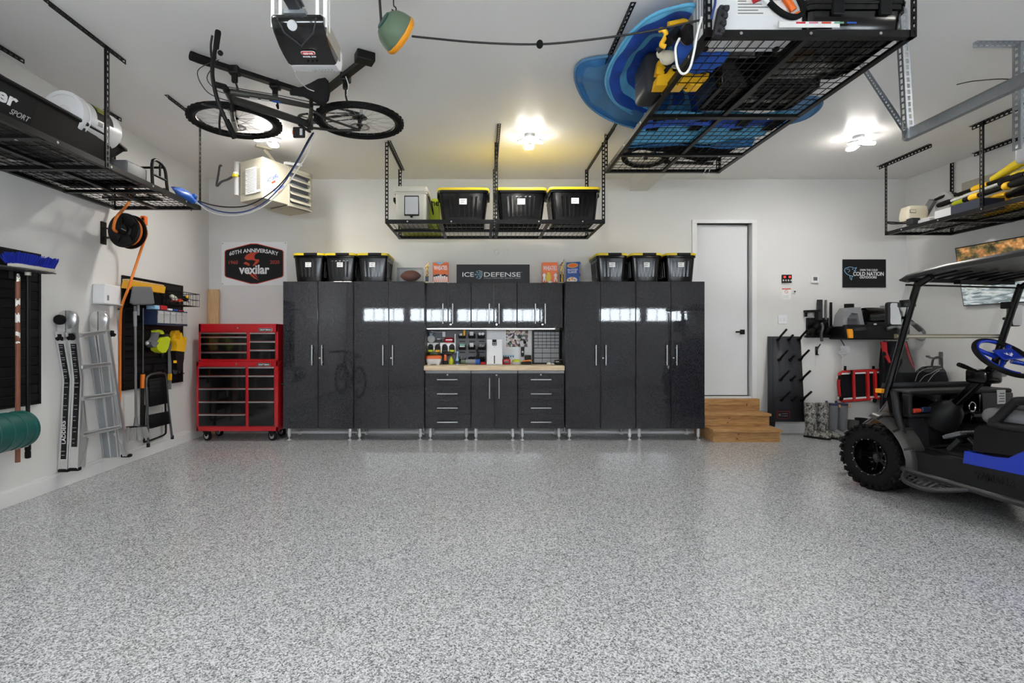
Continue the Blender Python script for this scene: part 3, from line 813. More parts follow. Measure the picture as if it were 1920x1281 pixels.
def totes():
    t = make_tote(.405,.50,.375,False)
    Y = 6.71;first = True
    pos = [(578,'black yellow-lidded tote on the cabinets above the red tool chest end, left one of three',0),(637.5,'middle one of three black totes on the left cabinets, yellow lid and white sticker',0),(698,'black yellow-lidded tote on the left cabinets, beside the boxed football',0),
           (1148,'black yellow-lidded tote on the right cabinets, beside the blue cereal box',1),(1212.5,'middle one of three black totes on the right cabinets, yellow lid and sticker',1),(1277,'black yellow-lidded tote at the end of the right cabinets, nearest the door',1)]
    for px,lab,sd in pos:
        o = t if first else dup(t,(0,0,0))
        first = False
        o.location = (X_(px,6.47),Y,CAB_TOP+.001);o.rotation_euler = (0,0,R(random.uniform(-.4,.4)));o['label'] = lab;o['group'] = 'black totes with yellow lids on top of the cabinets'
    t2 = make_tote(.585,.50,.40,True)
    for i,(px,lab) in enumerate([(868,'long black yellow-lidded tote on the hanging rack, next to the tan cooler'),(977.5,'middle long black tote on the hanging rack, just right of its centre post'),(1079,'long black yellow-lidded tote at the right end of the hanging rack')]):
        o = t2 if i == 0 else dup(t2,(0,0,0))
        o.location = (X_(px,5.72),5.98,ZR+.013+(.008 if i == 2 else 0));o.rotation_euler = (0,0,0);o['label'] = lab;o['group'] = 'long black totes on the hanging rack'
    # tan cooler and lime box on the same rack
    x0,x1 = X_(740,5.74),X_(800,5.74);root = thing('cooler','tan hard cooler with a grey latch panel, left end of the hanging rack','cooler',((x0+x1)/2,5.98,ZR+.012))
    b = MB();z0 = ZR+.012;h = .40
    b.loft([[((x0+x1)/2+x*f,5.97+y*f,z) for x,y in rrect(x1-x0,.46,.04,4)] for f,z in ((.9,z0),(.92,z0+.004),(.99,z0+h*.80),(1.04,z0+h*.80),(1.04,z0+h*.84))],'cooler_tan');obj('body',b,root,world=True)
    b = MB();b.loft([[((x0+x1)/2+x*f,5.97+y*f,z) for x,y in rrect(x1-x0,.46,.04,4)] for f,z in ((1.06,z0+h*.845),(1.08,z0+h*.86),(1.08,z0+h*.96),(1.05,z0+h))],'cooler_tan');obj('lid',b,root,world=True)
    b = MB();xm = (x0+x1)/2+.01;yf = 5.975-.222
    b.bx((xm-.085,yf-.012,z0+.07),(xm+.085,yf+.01,z0+.30),'black_plastic',.008);b.bx((xm-.075,yf-.018,z0+.085),(xm+.075,yf+.0,z0+.285),'light_grey',.005);b.cyl((xm,yf-.012,z0+.06),(xm,yf-.03,z0+.06),.016,'black_plastic',12);obj('latch_panel',b,root,world=True)
    b = MB();b.box((x0-.02,5.9,z0+h*.7),(.03,.12,.05),'black_plastic',.008);b.tube(smooth([(x1+.01,5.85,z0+h*.8),(x1+.06,5.9,z0+.12),(x1+.03,5.98,z0+h*.75)],6),.006,'black_plastic',6);obj('carry_strap',b,root,world=True)
    b = MB();xa,xb = X_(752,6.35),X_(826,6.35);z0 = ZR+.012
    b.bx((xa,6.235,z0),(xb,6.56,z0+.40),'lime',.012);b.text('ne',(xb-.055,6.234,z0+.335),(1,0,0),(0,0,1),.09,.055,'ink',.001,.015)
    tag(obj('lime_box',b),'lime yellow box behind the tan cooler on the hanging rack','box')
totes()

# ------------------------------------------------------------------ things standing on the cabinets
def cabinet_top():
    zt = CAB_TOP+.001
    # football in a clear case
    Y = 6.62;x0,x1 = X_(744,Y-.1),X_(792,Y-.1);xm = (x0+x1)/2
    root = thing('display_case','clear acrylic display case holding the football','display case',(xm,Y,zt));b = MB()
    H = .182;t = .003
    for a,c in (((x0,Y-.1,zt+.012),(x1,Y-.1+t,zt+H)),((x0,Y+.1-t,zt+.012),(x1,Y+.1,zt+H)),((x0,Y-.1+t,zt+.012),(x0+t,Y+.1-t,zt+H)),((x1-t,Y-.1+t,zt+.012),(x1,Y+.1-t,zt+H)),((x0,Y-.1,zt+H),(x1,Y+.1,zt+H+t))): b.bx(a,c,'acrylic')
    obj('cover',b,root,world=True)
    b = MB();b.bx((x0-.004,Y-.104,zt),(x1+.004,Y+.104,zt+.012),'acrylic',.002);obj('base',b,root,world=True)
    root = thing('football','brown leather football with white laces inside the clear case','football',(xm,Y,zt+.013+.075))
    b = MB();L,r = .138,.075
    b.lathe([(r*(1-abs(u) ** 2.2) ** .82 if abs(u) < 1 else 0,u*L) for u in [i/14-1 for i in range(29)]],(0,0,0),(1,0,.03),'leather',28);obj('body',b,root)
    b = MB();b.tube([(-.05+.1*k/8,-.012,.0745-.012*(k/4-1) ** 2) for k in range(9)],.0022,'football_lace',6)
    for k in range(8):
        x = -.045+.09*k/7;z = .0755-.010*(k/3.5-1) ** 2;b.tube([(x,-.026,z-.006),(x,-.012,z),(x,.002,z)],.0025,'football_lace',6)
    obj('lacing',b,root)
    # trophies
    def trophy(name,lab,px,Y,z0,H,colm,fig):
        x = X_(px,Y);root = thing(name,lab,'trophy',(x,Y,z0))
        b = MB();b.bx((-.034,-.03,0),(.034,.03,.016),'cream',.003);b.bx((-.028,-.025,.016),(.028,.025,.022),'gold',.002);obj('base',b,root)
        b = MB();b.bx((-.02,-.018,.022),(.02,.018,.022+H),colm,.002);b.bx((-.024,-.02,.022+H),(.024,.02,.03+H),'gold',.002)
        if colm == 'ink': b.bx((-.006,-.0192,.024),(.006,-.017,.02+H),'gold')
        obj('column',b,root)
        b = MB();q = .03+H
        b.lathe([(.016,0),(.012,.012),(.008,.02)],(0,0,q),(0,0,1),'gold',12)
        b.tube(smooth([(-.01,0,q+.02),(-.012,0,q+.05),(-.002,0,q+.085)],4),[.006]*4+[.007]*5,'gold',8);b.tube(smooth([(.016,0,q+.02),(.012,0,q+.05),(.0,0,q+.085)],4),.006,'gold',8)
        b.tube([(0,0,q+.08),(.002,0,q+.10),(.003,0,q+.125)],[.009,.013,.010],'gold',10);b.ball((.004,-.002,q+.142),.011,'gold',10)
        b.tube(smooth([(.014,0,q+.12),(.03,-.01,q+.115),(.02,-.012,q+.145)],4),.0045,'gold',6);b.tube(smooth([(-.008,0,q+.12),(-.022,-.01,q+.112),(.01,-.014,q+.148)],4),.0045,'gold',6);b.tube([(.012,-.014,q+.145),(.03,-.01,q+.19)],.0035,'gold',6)
        obj('figurine',b,root)
    trophy('trophy','small trophy with dark blue column and gold batter, beside the football',800.5,6.68,CAB_TOP+.001,.066,'navy',0)
    trophy('trophy','small trophy with dark striped column beside the blue cereal box',1053.3,6.73,CAB_TOP+.001,.10,'ink',1)
    # cereal boxes
    def cereal(name,lab,px0,px1,Y,rz,main,fn):
        w = (px1-px0)*Y/F;x = X_((px0+px1)/2,Y);root = thing(name,lab,'cereal box',(x,Y+.03,zt),R(rz))
        b = MB();h = .285;b.bx((-w/2,-.03,0),(w/2,.03,h),main,.0015);f = -.0302
        fn(b,w,h,f);return obj('carton',b,root)
    FR,FU = (1,0,0),(0,0,1)
    def flat(b,pts,y,m): b.prism([(x,y,z) for x,z in pts],(0,-.0006,0),m)
    def blob(b,cx,cz,rx,rz_,y,m,n=14): flat(b,[(cx+rx*math.cos(2*PI*k/n),cz+rz_*math.sin(2*PI*k/n)) for k in range(n)],y,m)
    def team(b,w,h,f):
        b.text('WHEATIES',(0,f-.0006,h*.745),FR,FU,w*.86,h*.21,'sign_white',.001,.02)
        flat(b,[(-w*.38,h),(-w*.12,h*.90),(w*.02,h*.90),(w*.26,h)],f,'sky_blue')
        for k in range(7):
            x = -w*.40+w*.8*k/6;zz = h*(.33+.02*(k % 3));mm = ('navy','ink','navy','cream')[k % 4]
            blob(b,x,zz+h*.02,w*.075,h*.075,f,mm);blob(b,x,zz+h*.115,w*.03,h*.026,f-.0003,'copper_tan',10);flat(b,[(x-w*.05,h*.1),(x-w*.02,h*.1),(x,zz-h*.02),(x+w*.03,h*.1),(x+w*.055,h*.1),(x+w*.05,zz),(x-w*.05,zz)],f-.0003,'sign_white')
        flat(b,[(-w/2,0),(w/2,0),(w/2,h*.09),(-w/2,h*.09)],f,'sign_white');flat(b,[(-w*.42,h*.045),(w*.45,h*.045),(w*.45,h*.07),(-w*.42,h*.07)],f-.0004,'navy')
    def players(b,w,h,f):
        b.text('WHEATIES',(0,f-.0006,h*.73),FR,FU,w*.86,h*.22,'sign_white',.001,.02)
        flat(b,[(-w*.49,h*.84),(w*.49,h*.90),(w*.49,h*.93),(-w*.49,h*.87)],f,'cereal_orange')
        blob(b,-.02,h*.28,w*.16,h*.2,f,'bin_yellow');blob(b,-.02,h*.49,w*.1,h*.06,f,'bin_yellow')
        for s in (-1,1):
            x = s*w*.36;flat(b,[(x-w*.1,h*.1),(x-w*.06,h*.3),(x-w*.12,h*.42),(x,h*.5),(x+w*.1,h*.42),(x+w*.05,h*.28),(x+w*.12,h*.1),(x+w*.06,h*.1),(x,h*.24),(x-w*.04,h*.1)],f-.0003,'sign_white');blob(b,x,h*.53,w*.05,h*.035,f-.0006,'copper_tan',10)
        flat(b,[(-w/2,0),(w/2,0),(w/2,h*.06),(-w/2,h*.06)],f,'navy');blob(b,0,h*.08,w*.12,h*.05,f-.0006,'sign_white')
    def flakes(b,w,h,f):
        blob(b,0,h*.84,w*.42,h*.11,f,'bin_yellow');blob(b,0,h*.84,w*.36,h*.085,f-.0003,'cereal_orange')
        b.text('FROSTED',(0,f-.0006,h*.64),FR,FU,w*.78,h*.09,'sign_white',.001,.02);b.text('FLAKES',(-.004,f-.0006,h*.53),FR,FU,w*.66,h*.10,'sign_white',.001,.02)
        blob(b,-w*.05,h*.16,w*.40,h*.15,f,'sign_white');
        for k in range(9): blob(b,-w*.3+w*.5*random.random(),h*(.14+.14*random.random()),w*.07,h*.03,f-.0004,'amber',7)
        xs = w/2+.0003    # white panels on the side
        for z0,z1 in ((.66,.90),(.46,.64),(.10,.34)): b.prism([(w/2,-.024,h*z0),(w/2,.024,h*z0),(w/2,.024,h*z1),(w/2,-.024,h*z1)],(.0006,0,0),'sign_white')
    cereal('cereal_box','orange cereal box with a team photo, next to the dark blue trophy',811.5,840.5,6.75,0,'cereal_orange',team)
    cereal('cereal_box','orange cereal box with two players, right of the grey sign',1017,1046,6.75,-4,'cereal_orange',players)
    cereal('cereal_box','blue frosted flakes cereal box standing beside the totes',1063,1088,6.72,-24,'cereal_blue',flakes)
cabinet_top()

# ------------------------------------------------------------------ signs
def signs():
    FR,FU = (1,0,0),(0,0,1)
    # grey sign standing on the wall cabinets
    Y = 6.92;p = lambda x,y: P(x,y,Y)
    a,c = p(856,531),p(993,496);root = thing('sign_board','grey ICE DEFENSE sign standing on the wall cabinets','sign',((a.x+c.x)/2,Y,CAB_TOP))
    b = MB();b.bx((a.x,Y,CAB_TOP+.001),(c.x,Y+.02,c.z),'charcoal',.002);y = Y-.0002
    def T(s,x0,x1,y0,y1,m='sign_white',bold=.012):
        q = p((x0+x1)/2,(y0+y1)/2);b.text(s,(q.x,y,q.z),FR,FU,(x1-x0)*Y/F,(y1-y0)*Y/F,m,.002,bold)
    T('ICE',867,888.3,510.6,519.2);T('DEFENSE',907.5,976,510.6,519.2);T('COLD-WEATHER FISHING TECH',907.5,976,520.6,522.8,'light_grey',0);T('TM',977,979.5,510,511.5,'light_grey',0)
    q = p(897.5,515);R_ = .055
    for k in range(6):
        ang = R(60*k);d = Vector((math.cos(ang),0,math.sin(ang)));e = Vector((-d.z,0,d.x));o = Vector((q.x,y,q.z))
        if d.x <= .01 or k in (0,): b.beam(o,o+d*R_,.004,.003,'sky_blue',up=(0,1,0))
        if d.x < .6:
            for f in (.5,.8): b.beam(o+d*R_*f,o+d*R_*(f+.25)+e*.014,.003,.003,'sky_blue',up=(0,1,0));b.beam(o+d*R_*f,o+d*R_*(f+.25)-e*.014,.003,.003,'sky_blue',up=(0,1,0))
    sh = [(0,.055),(.03,.045),(.046,.045),(.046,-.01),(.03,-.042),(0,-.06)]
    for i in range(len(sh)-1): b.beam((q.x+sh[i][0],y,q.z+sh[i][1]),(q.x+sh[i+1][0],y,q.z+sh[i+1][1]),.0045,.003,'sign_white',up=(0,1,0))
    for zz in (-.02,.0,.02): b.beam((q.x+.006,y,q.z+zz),(q.x+.036,y,q.z+zz),.008,.003,'sky_blue',up=(0,1,0))
    obj('panel',b,root,world=True)
    # hexagonal badge poster
    Y = 6.985;a,c = p2(415.7,535,Y),p2(538.6,454,Y)
    root = thing('poster','clear poster sheet with the black hexagonal 60th anniversary badge','poster',((a.x+c.x)/2,Y,a.z))
    b = MB();b.bx((a.x,Y-.004,a.z),(c.x,Y-.001,c.z),'sign_white')
    for x,y in ((417.7,457),(535.5,456),(417.4,532.6)): q = p2(x,y,Y);b.cyl((q.x,Y-.003,q.z),(q.x,Y-.010,q.z),.006,'dark_steel',10)
    obj('sheet',b,root,world=True)
    b = MB();L,Rr,T0,B0,S0,S1,M = 421.4,532.2,456.8,532.8,472,517,476.4
    def hexa(g,y,m):
        pts = [p2(L+g,S1-.3*g,Y),p2(L+g+2.5,S1+3-.5*g,Y),p2(M-6,B0-g,Y),p2(M+6,B0-g,Y),p2(Rr-g-2.5,S1+3-.5*g,Y),p2(Rr-g,S1-.3*g,Y),p2(Rr-g,S0+.3*g,Y),p2(Rr-g-2.5,S0-3+.5*g,Y),p2(M+6,T0+g,Y),p2(M-6,T0+g,Y),p2(L+g+2.5,S0-3+.5*g,Y),p2(L+g,S0+.3*g,Y)]
        b.prism([(q.x,y,q.z) for q in pts],(0,-.0015,0),m)
    hexa(0,Y-.0042,'orange_sign');hexa(1.5,Y-.0056,'ink')
    y = Y-.0071
    def T(s,cx,cy,w,h,m,bold=.012,bend=None,shear=0): q = p2(cx,cy,Y);b.text(s,(q.x,y,q.z),FR,FU,w*Y/F,h*Y/F,m,.002,bold,shear,1.0,bend)
    arch = lambda k: (lambda a,bb: (a,bb-k*a*a))
    T('60TH ANNIVERSARY',476.5,469.8,92,7.6,'sign_white',.02,arch(.42))
    T('1960',438,492.3,17,6.4,'orange_sign',.0);T('2020',515.5,491.8,17.5,6.4,'orange_sign',.0)
    T('vexilar',477,505.5,57,17.5,'sign_white',.03)
    fl = [(458.5,484.5),(462,478.5),(470,474.5),(480,473),(488.5,472.4),(479,477),(477,482),(478.5,486),(486,487),(486.5,490.5),(482,495),(476.5,499),(474,499),(477.5,493),(480.5,489.6),(473,487.6),(464,488)]
    b.prism([(lambda q: (q.x,Y-.0071,q.z))(p2(*f,Y)) for f in fl],(0,-.001,0),'orange_sign')
    fl = [(456.5,494.5),(461,491),(467,493.5),(469,497),(467,499),(461,496)]
    b.prism([(lambda q: (q.x,Y-.0071,q.z))(p2(*f,Y)) for f in fl],(0,-.001,0),'orange_sign')
    for fl in ([(467,514),(473,514),(478,519.5),(486.5,526),(476,521.5)],[(475,514),(479.5,514),(482,518),(484,522)]): b.prism([(lambda q: (q.x,Y-.0071,q.z))(p2(*f,Y)) for f in fl],(0,-.001,0),'orange_sign')
    obj('badge',b,root,world=True)
    # black sign with the fish
    a,c = p2(1579.2,539.3,Y),p2(1660,486.6,Y);root = thing('sign_board','black COLD NATION OUTDOORS sign with a blue outlined fish on the wall','sign',((a.x+c.x)/2,Y,a.z))
    b = MB();b.bx((a.x,Y-.012,a.z),(c.x,Y-.001,c.z),'ink',.002);y = Y-.0122
    T('OWN THE COLD',1627.5,506.7,33,3.6,'sign_white',.01);T('COLD NATION',1627,513.8,57,7.6,'sign_white',.015);T('OUTDOORS',1626.5,520.4,31.5,4.4,'sign_white',.015)
    fish = [(1598,518),(1592,517),(1586,513.5),(1582.3,508),(1584,503.5),(1588,502.5),(1591,501),(1597,501.5),(1601.5,503.2),(1604.5,502),(1602.5,506),(1600,508.5),(1604,508)]
    fp = smooth([(lambda q: (q.x,y,q.z))(p2(*f,Y)) for f in fish],4);b.tube(fp,.0035,'sky_blue',6)
    fp = smooth([(lambda q: (q.x,y,q.z))(p2(*f,Y)) for f in [(1592,517),(1593,522),(1595.4,525),(1596,520),(1598.5,518)]],4);b.tube(fp,.003,'sky_blue',6)
    fp = smooth([(lambda q: (q.x,y,q.z))(p2(*f,Y)) for f in [(1586,506),(1590,505),(1592,508),(1589,511)]],4);b.tube(fp,.0025,'sky_blue',6)
    q = p2(1597.5,505,Y);b.cyl((q.x,y,q.z),(q.x,y-.003,q.z),.007,'sky_blue',10)
    obj('panel',b,root,world=True)
def p2(x,y,Y): return P(x,y,Y)
signs()

# ------------------------------------------------------------------ wooden steps
def steps():
    x0,x1 = 2.90,3.765
    root = thing('entry_steps','wooden three-step stair of knotty pine below the white door','steps',((x0+x1)/2,6.7,0))
    def knot(b,x,y,z,rx,rz): b.prism([(x+rx*math.cos(2*PI*k/10),y,z+rz*math.sin(2*PI*k/10)) for k in range(10)],(0,-.0008,0),'brown_wood')
    lev = [(6.395,.161),(6.635,.326)]
    for i,(yf,zt) in enumerate(lev):
        b = MB();b.bx((x0+.01,yf,zt-.161 if i else 0),(x1-.01,yf+.03,zt-.034),'pine')
        for kx,kz,rx,rz in ((.33,.09,.016,.008),(.31,.03,.014,.010)): knot(b,x0+kx,yf,(zt-.15)+kz,rx,rz)
        obj('riser',b,root,world=True)
        b = MB();b.bx((x0-.005,yf-.025,zt-.034),(x1+.005,(lev[i+1][0]+.005 if i < 1 else 6.905),zt),'pine',.005);obj('tread',b,root,world=True)
        for xs in (x0+.01,x1-.04):
            b = MB();b.bx((xs,yf+.03,zt-.161 if i else 0),(xs+.03,6.965,zt-.034),'pine');obj('stringer',b,root,world=True)
    b = MB();b.bx((x0,6.905,.326),(x1+.01,6.965,.484),'pine',.003);knot(b,x0+.1,6.905,.38,.012,.012);knot(b,x0+.7,6.905,.40,.009,.02)
    b.bx((x0+.18,6.9045,.394),(x0+.68,6.906,.402),'brown_wood');obj('riser',b,root,world=True)
steps()
# ------------------------------------------------------------------ left wall
LEX = Vector((-0.01974,1,0)).normalized();LN = Vector((1,0.01974,0)).normalized();UP = Vector((0,0,1))
LWM = Matrix(((LEX.x,LN.x,0,-3.638),(LEX.y,LN.y,0,0),(0,0,1,0),(0,0,0,1)))   # (along, out, up) -> world
def lt(px,off=0.0): return (-3.638+off)/((px-CX)/F+0.01974)
def lz(px,py,off=0.0): return onleft(px,py,off).z
def lbox(b,t0,t1,o0,o1,z0,z1,m,bev=0.0): return b.bx((t0,o0,z0),(t1,o1,z1),m,bev,2,LWM)
def lp(t,o,z): return LWM @ Vector((t,o,z))
def outline(b,pts,off,th,m):
    """photo outline laid parallel to the left wall, off metres out, th thick"""
    b.prism([onleft(x,y,off) for x,y in pts],LN*th,m);return b

def slat_panel(lab,t0,t1,z0,z1):
    root = thing('slat_panel',lab,'wall panel',lp((t0+t1)/2,0,z0));b = MB()
    n = round((z1-z0-.03)/.0765);h = (z1-z0-.03)/n
    lbox(b,t0+.01,t1-.01,.002,.008,z0+.005,z1-.005,'slat_black')
    for k in range(n): lbox(b,t0+.012,t1-.012,.008,.019,z0+.015+k*h+.007,z0+.015+(k+1)*h-.004,'slat_black',.003)
    obj('slats',b,root,world=True);b = MB()
    for a in ((t0,t0+.022,z0,z1),(t1-.022,t1,z0,z1),(t0,t1,z1-.018,z1),(t0,t1,z0,z0+.015)): lbox(b,a[0],a[1],.002,.026,a[2],a[3],'black_plastic',.003)
    obj('edge_trim',b,root,world=True)
def left_panels():
    slat_panel('black slat wall panel at the left edge, holding the blue brush',3.05,lt(72),lz(72,757),lz(72,477))
    slat_panel('black slat wall panel with hanging tools, near the red tool chest',lt(227),lt(340),lz(227,733),lz(227,516))
left_panels()

def left_tools():
    # shelf rail with the blue brush
    o = .15;t0,t1 = lt(16,o),lt(95,o);z = 1.845
    root = thing('tool_holder','grey wire tool holder shelf under the blue brush on the left slat panel','tool holder',lp(3.7,.03,z));b = MB()
    for oo in (.05,.13,.21): b.beam((3.2,oo,z),(4.16,oo,z),.012,.008,'dark_steel',(0,0,1),M=LWM)
    for k in range(8): b.beam((3.25+.125*k,.03,z),(3.25+.125*k,.215,z),.008,.012,'dark_steel',(0,0,1),M=LWM)
    for tt in (3.4,3.95): lbox(b,tt,tt+.03,.02,.03,z-.06,z+.04,'dark_steel')
    obj('rack',b,root,world=True)
    root = thing('push_brush','blue bristled vehicle brush with a black pole, lying head up on the holder','brush',lp((t0+t1)/2,o,z))
    b = MB();b.bx((t0+.03,o-.045,z+.012),(t1,o+.045,z+.045),'off_white',.012,3,LWM);obj('head',b,root,world=True)
    b = MB();random.seed(3)
    for k in range(520):
        u,v = random.random(),random.uniform(-1,1);tt = t0+.02+(t1-t0-.03)*u;oo = o+.05*v
        p = Vector((tt,oo,z+.04));q = p+Vector((random.uniform(-.02,.02)+.02*(u-.5),.03*v+random.uniform(-.015,.015),.075+random.uniform(-.012,.012)))
        b.cyl(p,q,.0035,'blue_brush',4,.0028,True,LWM)
    bs = obj('bristles',b,root,world=True);bs['kind'] = 'stuff'
    px,oo = 52,.10;t = lt(px,oo);b = MB();b.cyl((t,oo,lz(px,838,oo)),(t,oo,z+.02),.014,'black_metal',12,None,True,LWM)
    b.lathe([(.013,0),(.02,.005),(.02,.05),(.017,.06),(.02,.07),(.02,.11),(.015,.12)],lp(t,oo,lz(px+6,858,oo)),(0,0,1),'rubber',12);b.cyl((t,oo,z-.03),(t,oo,z+.015),.02,'off_white',12,None,True,LWM)
    obj('pole',b,root,world=True)
    px,oo = 33,.10;t = lt(px,oo);root = thing('broom_pole','brown wooden pole with a metal tip and flaking labels, hanging beside the blue brush','pole',lp(t,oo,lz(px,867,oo)))
    b = MB();b.cyl((t,oo,lz(px,867,oo)),(t,oo,lz(px,527,oo)),.0165,'brown_wood',14,None,True,LWM);obj('shaft',b,root,world=True)
    b = MB();b.lathe([(.018,0),(.018,.035),(.012,.045),(.012,.06)],lp(t,oo,lz(px,528,oo)),(0,0,1),'chrome',14);obj('ferrule',b,root,world=True)
    b = MB();rr = .0168
    for y0,y1 in ((556,576),(586,606),(620,634),(640,645)):
        for k in range(4):
            a0 = -1.9+.5*k+random.uniform(-.1,.1);ya = y0+random.uniform(0,(y1-y0)*.4);yb = y1-random.uniform(0,(y1-y0)*.4)
            ring = lambda yy: [lp(t+rr*math.sin(a0+j*.13),oo+rr*math.cos(a0+j*.13),lz(px,yy,oo)) for j in range(5)]
            r0,r1 = ring(yb),ring(ya);b.sheet(lambda u,v: (r0[int(round(v*4))]).lerp(r1[int(round(v*4))],u),1,4,'paper')
    obj('label_scraps',b,root,world=True)
    # green snow shovel blade
    ta,tb_ = 3.28,lt(66,.3);root = thing('snow_shovel','dark green curved snow shovel blade hanging at the left edge','snow shovel',lp(3.7,.25,.5))
    def arc(u,v):
        a = R(118-190*v);r = .135;return lp(ta+(tb_-ta)*u-.03*math.sin(PI*v)*(1-u),.20+r*math.cos(a),.625+r*math.sin(a))
    b = MB();b.sheet(arc,12,18,'green_plastic',.006)
    for f in (.45,.62,.78,.92):
        b.tube([Vector(arc(f+.06*math.sin(PI*v)-.03,v))+LN*(.004*math.cos(R(118-190*v)))+UP*.004*math.sin(R(118-190*v)) for v in [i/14 for i in range(15)]],.005,'green_plastic',6)
    obj('blade',b,root,world=True)
    b = MB();b.tube([arc(u,1.0)+Vector((0,0,-.003)) for u in (0,.25,.5,.75,1)],.006,'brushed_steel',6);obj('wear_strip',b,root,world=True)
    b = MB();b.cyl((3.45,.10,.72),(3.45,.10,1.84),.016,'black_metal',12,None,True,LWM);obj('shaft',b,root,world=True)

    # multi-position ladder
    root = thing('folding_ladder','folded aluminium multi-position ladder with black hinge knobs, leaning on the left wall','ladder',lp(4.7,.1,.16))
    def rail(pts,o0,o1,w,name,label=None,m='aluminium'):
        """rail through (photo x, y) points measured at out distance (o0+o1)/2"""
        om = (o0+o1)/2;P_ = [(lt(x,om),lz(x,y,om)) for x,y in pts]
        b = MB();hw = w/2
        rings = [[lp(t-hw,o0,z),lp(t+hw,o0,z),lp(t+hw,o1,z),lp(t-hw,o1,z)] for t,z in P_]
        b.loft(rings,m)
        for oo in (o0,o1):       # flange lips of the channel
            for (ta_,za),(tb2,zb) in zip(P_[:-1],P_[1:]): b.beam((ta_-hw,oo,za),(tb2-hw,oo,zb),.008,.010,'aluminium',(0,1,0),M=LWM)
        if label:
            f0,f1,txt = label;(ta_,za),(tm,zm),(tb2,zb) = P_[0],P_[1],P_[-1]
            for (p,q) in (((ta_,za),(tm,zm)),((tm,zm),(tb2,zb))):
                for k in range(8):
                    u0,u1 = k/8,(k+1)/8;g = (lambda u: (p[0]+(q[0]-p[0])*u,p[1]+(q[1]-p[1])*u))
                    (a_,b_),(c_,d_) = g(u0),g(u1);lo,hi = zb+(za-zb)*f0,zb+(za-zb)*f1
                    if not (lo < (b_+d_)/2 < hi): continue
                    b.prism([lp(a_-hw-.0008,o0+.012,b_),lp(a_-hw-.0008,o1-.012,b_),lp(c_-hw-.0008,o1-.012,d_),lp(c_-hw-.0008,o0+.012,d_)],LEX*-.0008,'ink')
                    for j in range(2):
                        zz = b_+(d_-b_)*(.3+.35*j);tt = a_+(c_-a_)*.5
                        b.beam((tt-hw-.0024,om-.018+.004*j,zz),(tt-hw-.0024,om+.012-.01*(k % 2),zz),.004,.012 if k % 3 == 0 else .004,'light_grey',(1,0,0),M=LWM)
            if txt: b.text(txt,lp(tb2+(tm-tb2)*.28-hw-.0032,om,zb+(zm-zb)*.42),UP,-LN,.20,.034,'sign_white',.001,.02)
        return obj(name,b,root,world=True)
    rail([(113,622),(128,712),(120,882)],.015,.085,.026,'rail',(.06,.93,'LADDERS'));rail([(137,622),(147,712),(139,880)],.098,.172,.026,'rail',(.2,.93,None))
    rail([(172,625),(183,700),(203,858)],.012,.080,.026,'rail',None,'galvanised');rail([(192,625),(200,700),(216,857)],.102,.172,.026,'rail',None,'galvanised')
    rail([(200,622),(215,720),(236,855)],.165,.195,.04,'rail');rail([(150,745),(157,812),(153,876)],.02,.08,.02,'rail')
    for x,om in ((126,.09),(186,.09)):
        b = MB();t = lt(x,om);z0 = lz(x,600,om)
        b.lathe([(.0,-.022),(.082,-.022),(.086,-.018),(.086,.018),(.082,.022),(0,.022)],lp(t,.094,z0),LEX,'aluminium',28)
        b.prism([lp(t-.018,.018,z0-.11),lp(t-.018,.17,z0-.11),lp(t-.018,.176,z0-.02),lp(t-.018,.012,z0-.02)],LEX*.036,'aluminium');b.beam((t-.024,.094,z0-.11),(t-.024,.094,z0+.08),.004,.004,'dark_steel',(0,1,0),M=LWM)
        obj('hinge',b,root,world=True)
        if x < 150:
            b = MB();b.lathe([(.03,0),(.042,.004),(.044,.03),(.04,.042),(.03,.046),(.0,.044)],lp(t-.022,.06,z0),-LEX,'rubber',20);obj('knob',b,root,world=True)
    for x,y,om in ((118,633,.05),(138,632,.135),(205,626,.19)):
        b = MB();t,z0 = lt(x,om),lz(x,y,om);d = -LEX if x < 150 else LEX
        b.lathe([(.014,0),(.014,.02),(.03,.022)],lp(t,om,z0),d,'rubber',12)
        for k in range(3): a = R(120*k+90);b.cyl((t-.03*(1 if x < 150 else -1),om,z0),(t-.034*(1 if x < 150 else -1),om+.03*math.cos(a),z0+.03*math.sin(a)),.017,'rubber',10,None,True,LWM)
        obj('lock_knob',b,root,world=True)
    for (xa,ya),(xb,yb_) in (((150,629),(203,622)),((151,689),(208,682)),((152,748),(213,739)),((152,816),(228,800))):
        om = .165;b = MB();p,q = onleft(xa,ya,om),onleft(xb,yb_,om)
        b.tube([p,q],.021,'aluminium',10);b.beam(p+UP*.012,q+UP*.012,.05,.008,'aluminium',UP);obj('rung',b,root,world=True)
    for (a,c) in (((151,873),(166,822)),((214,812),(232,840))): b = MB();b.beam(onleft(*a,.165),onleft(*c,.165),.012,.02,'aluminium',UP);obj('brace',b,root,world=True)
    for x,y,om in ((121,881,.05),(140,879,.135),(237,854,.17)):
        b = MB();t,z0 = lt(x,om),lz(x,y,om);b.bx((t-.024,om-.045,z0-.018),(t+.024,om+.045,z0+.012),'rubber',.008,3,LWM);obj('foot',b,root,world=True)

    # grey utility box
    root = thing('utility_box','light grey two-part utility box on the left wall above the ladder','utility box',lp(lt(193),.05,lz(193,572)));b = MB()
    z0,z1 = lz(186,570),lz(186,536);t0,t1 = lt(176),lt(218)
    lbox(b,t0-.02,t0+.20,.0,.12,z0,z1+.01,'white_plastic',.008);lbox(b,t0+.205,t1-.10,.0,.10,z0+.01,z1,'white_plastic',.008);lbox(b,t0-.03,t1-.09,.0,.13,z0-.008,z0+.002,'light_grey',.003);obj('housing',b,root,world=True)
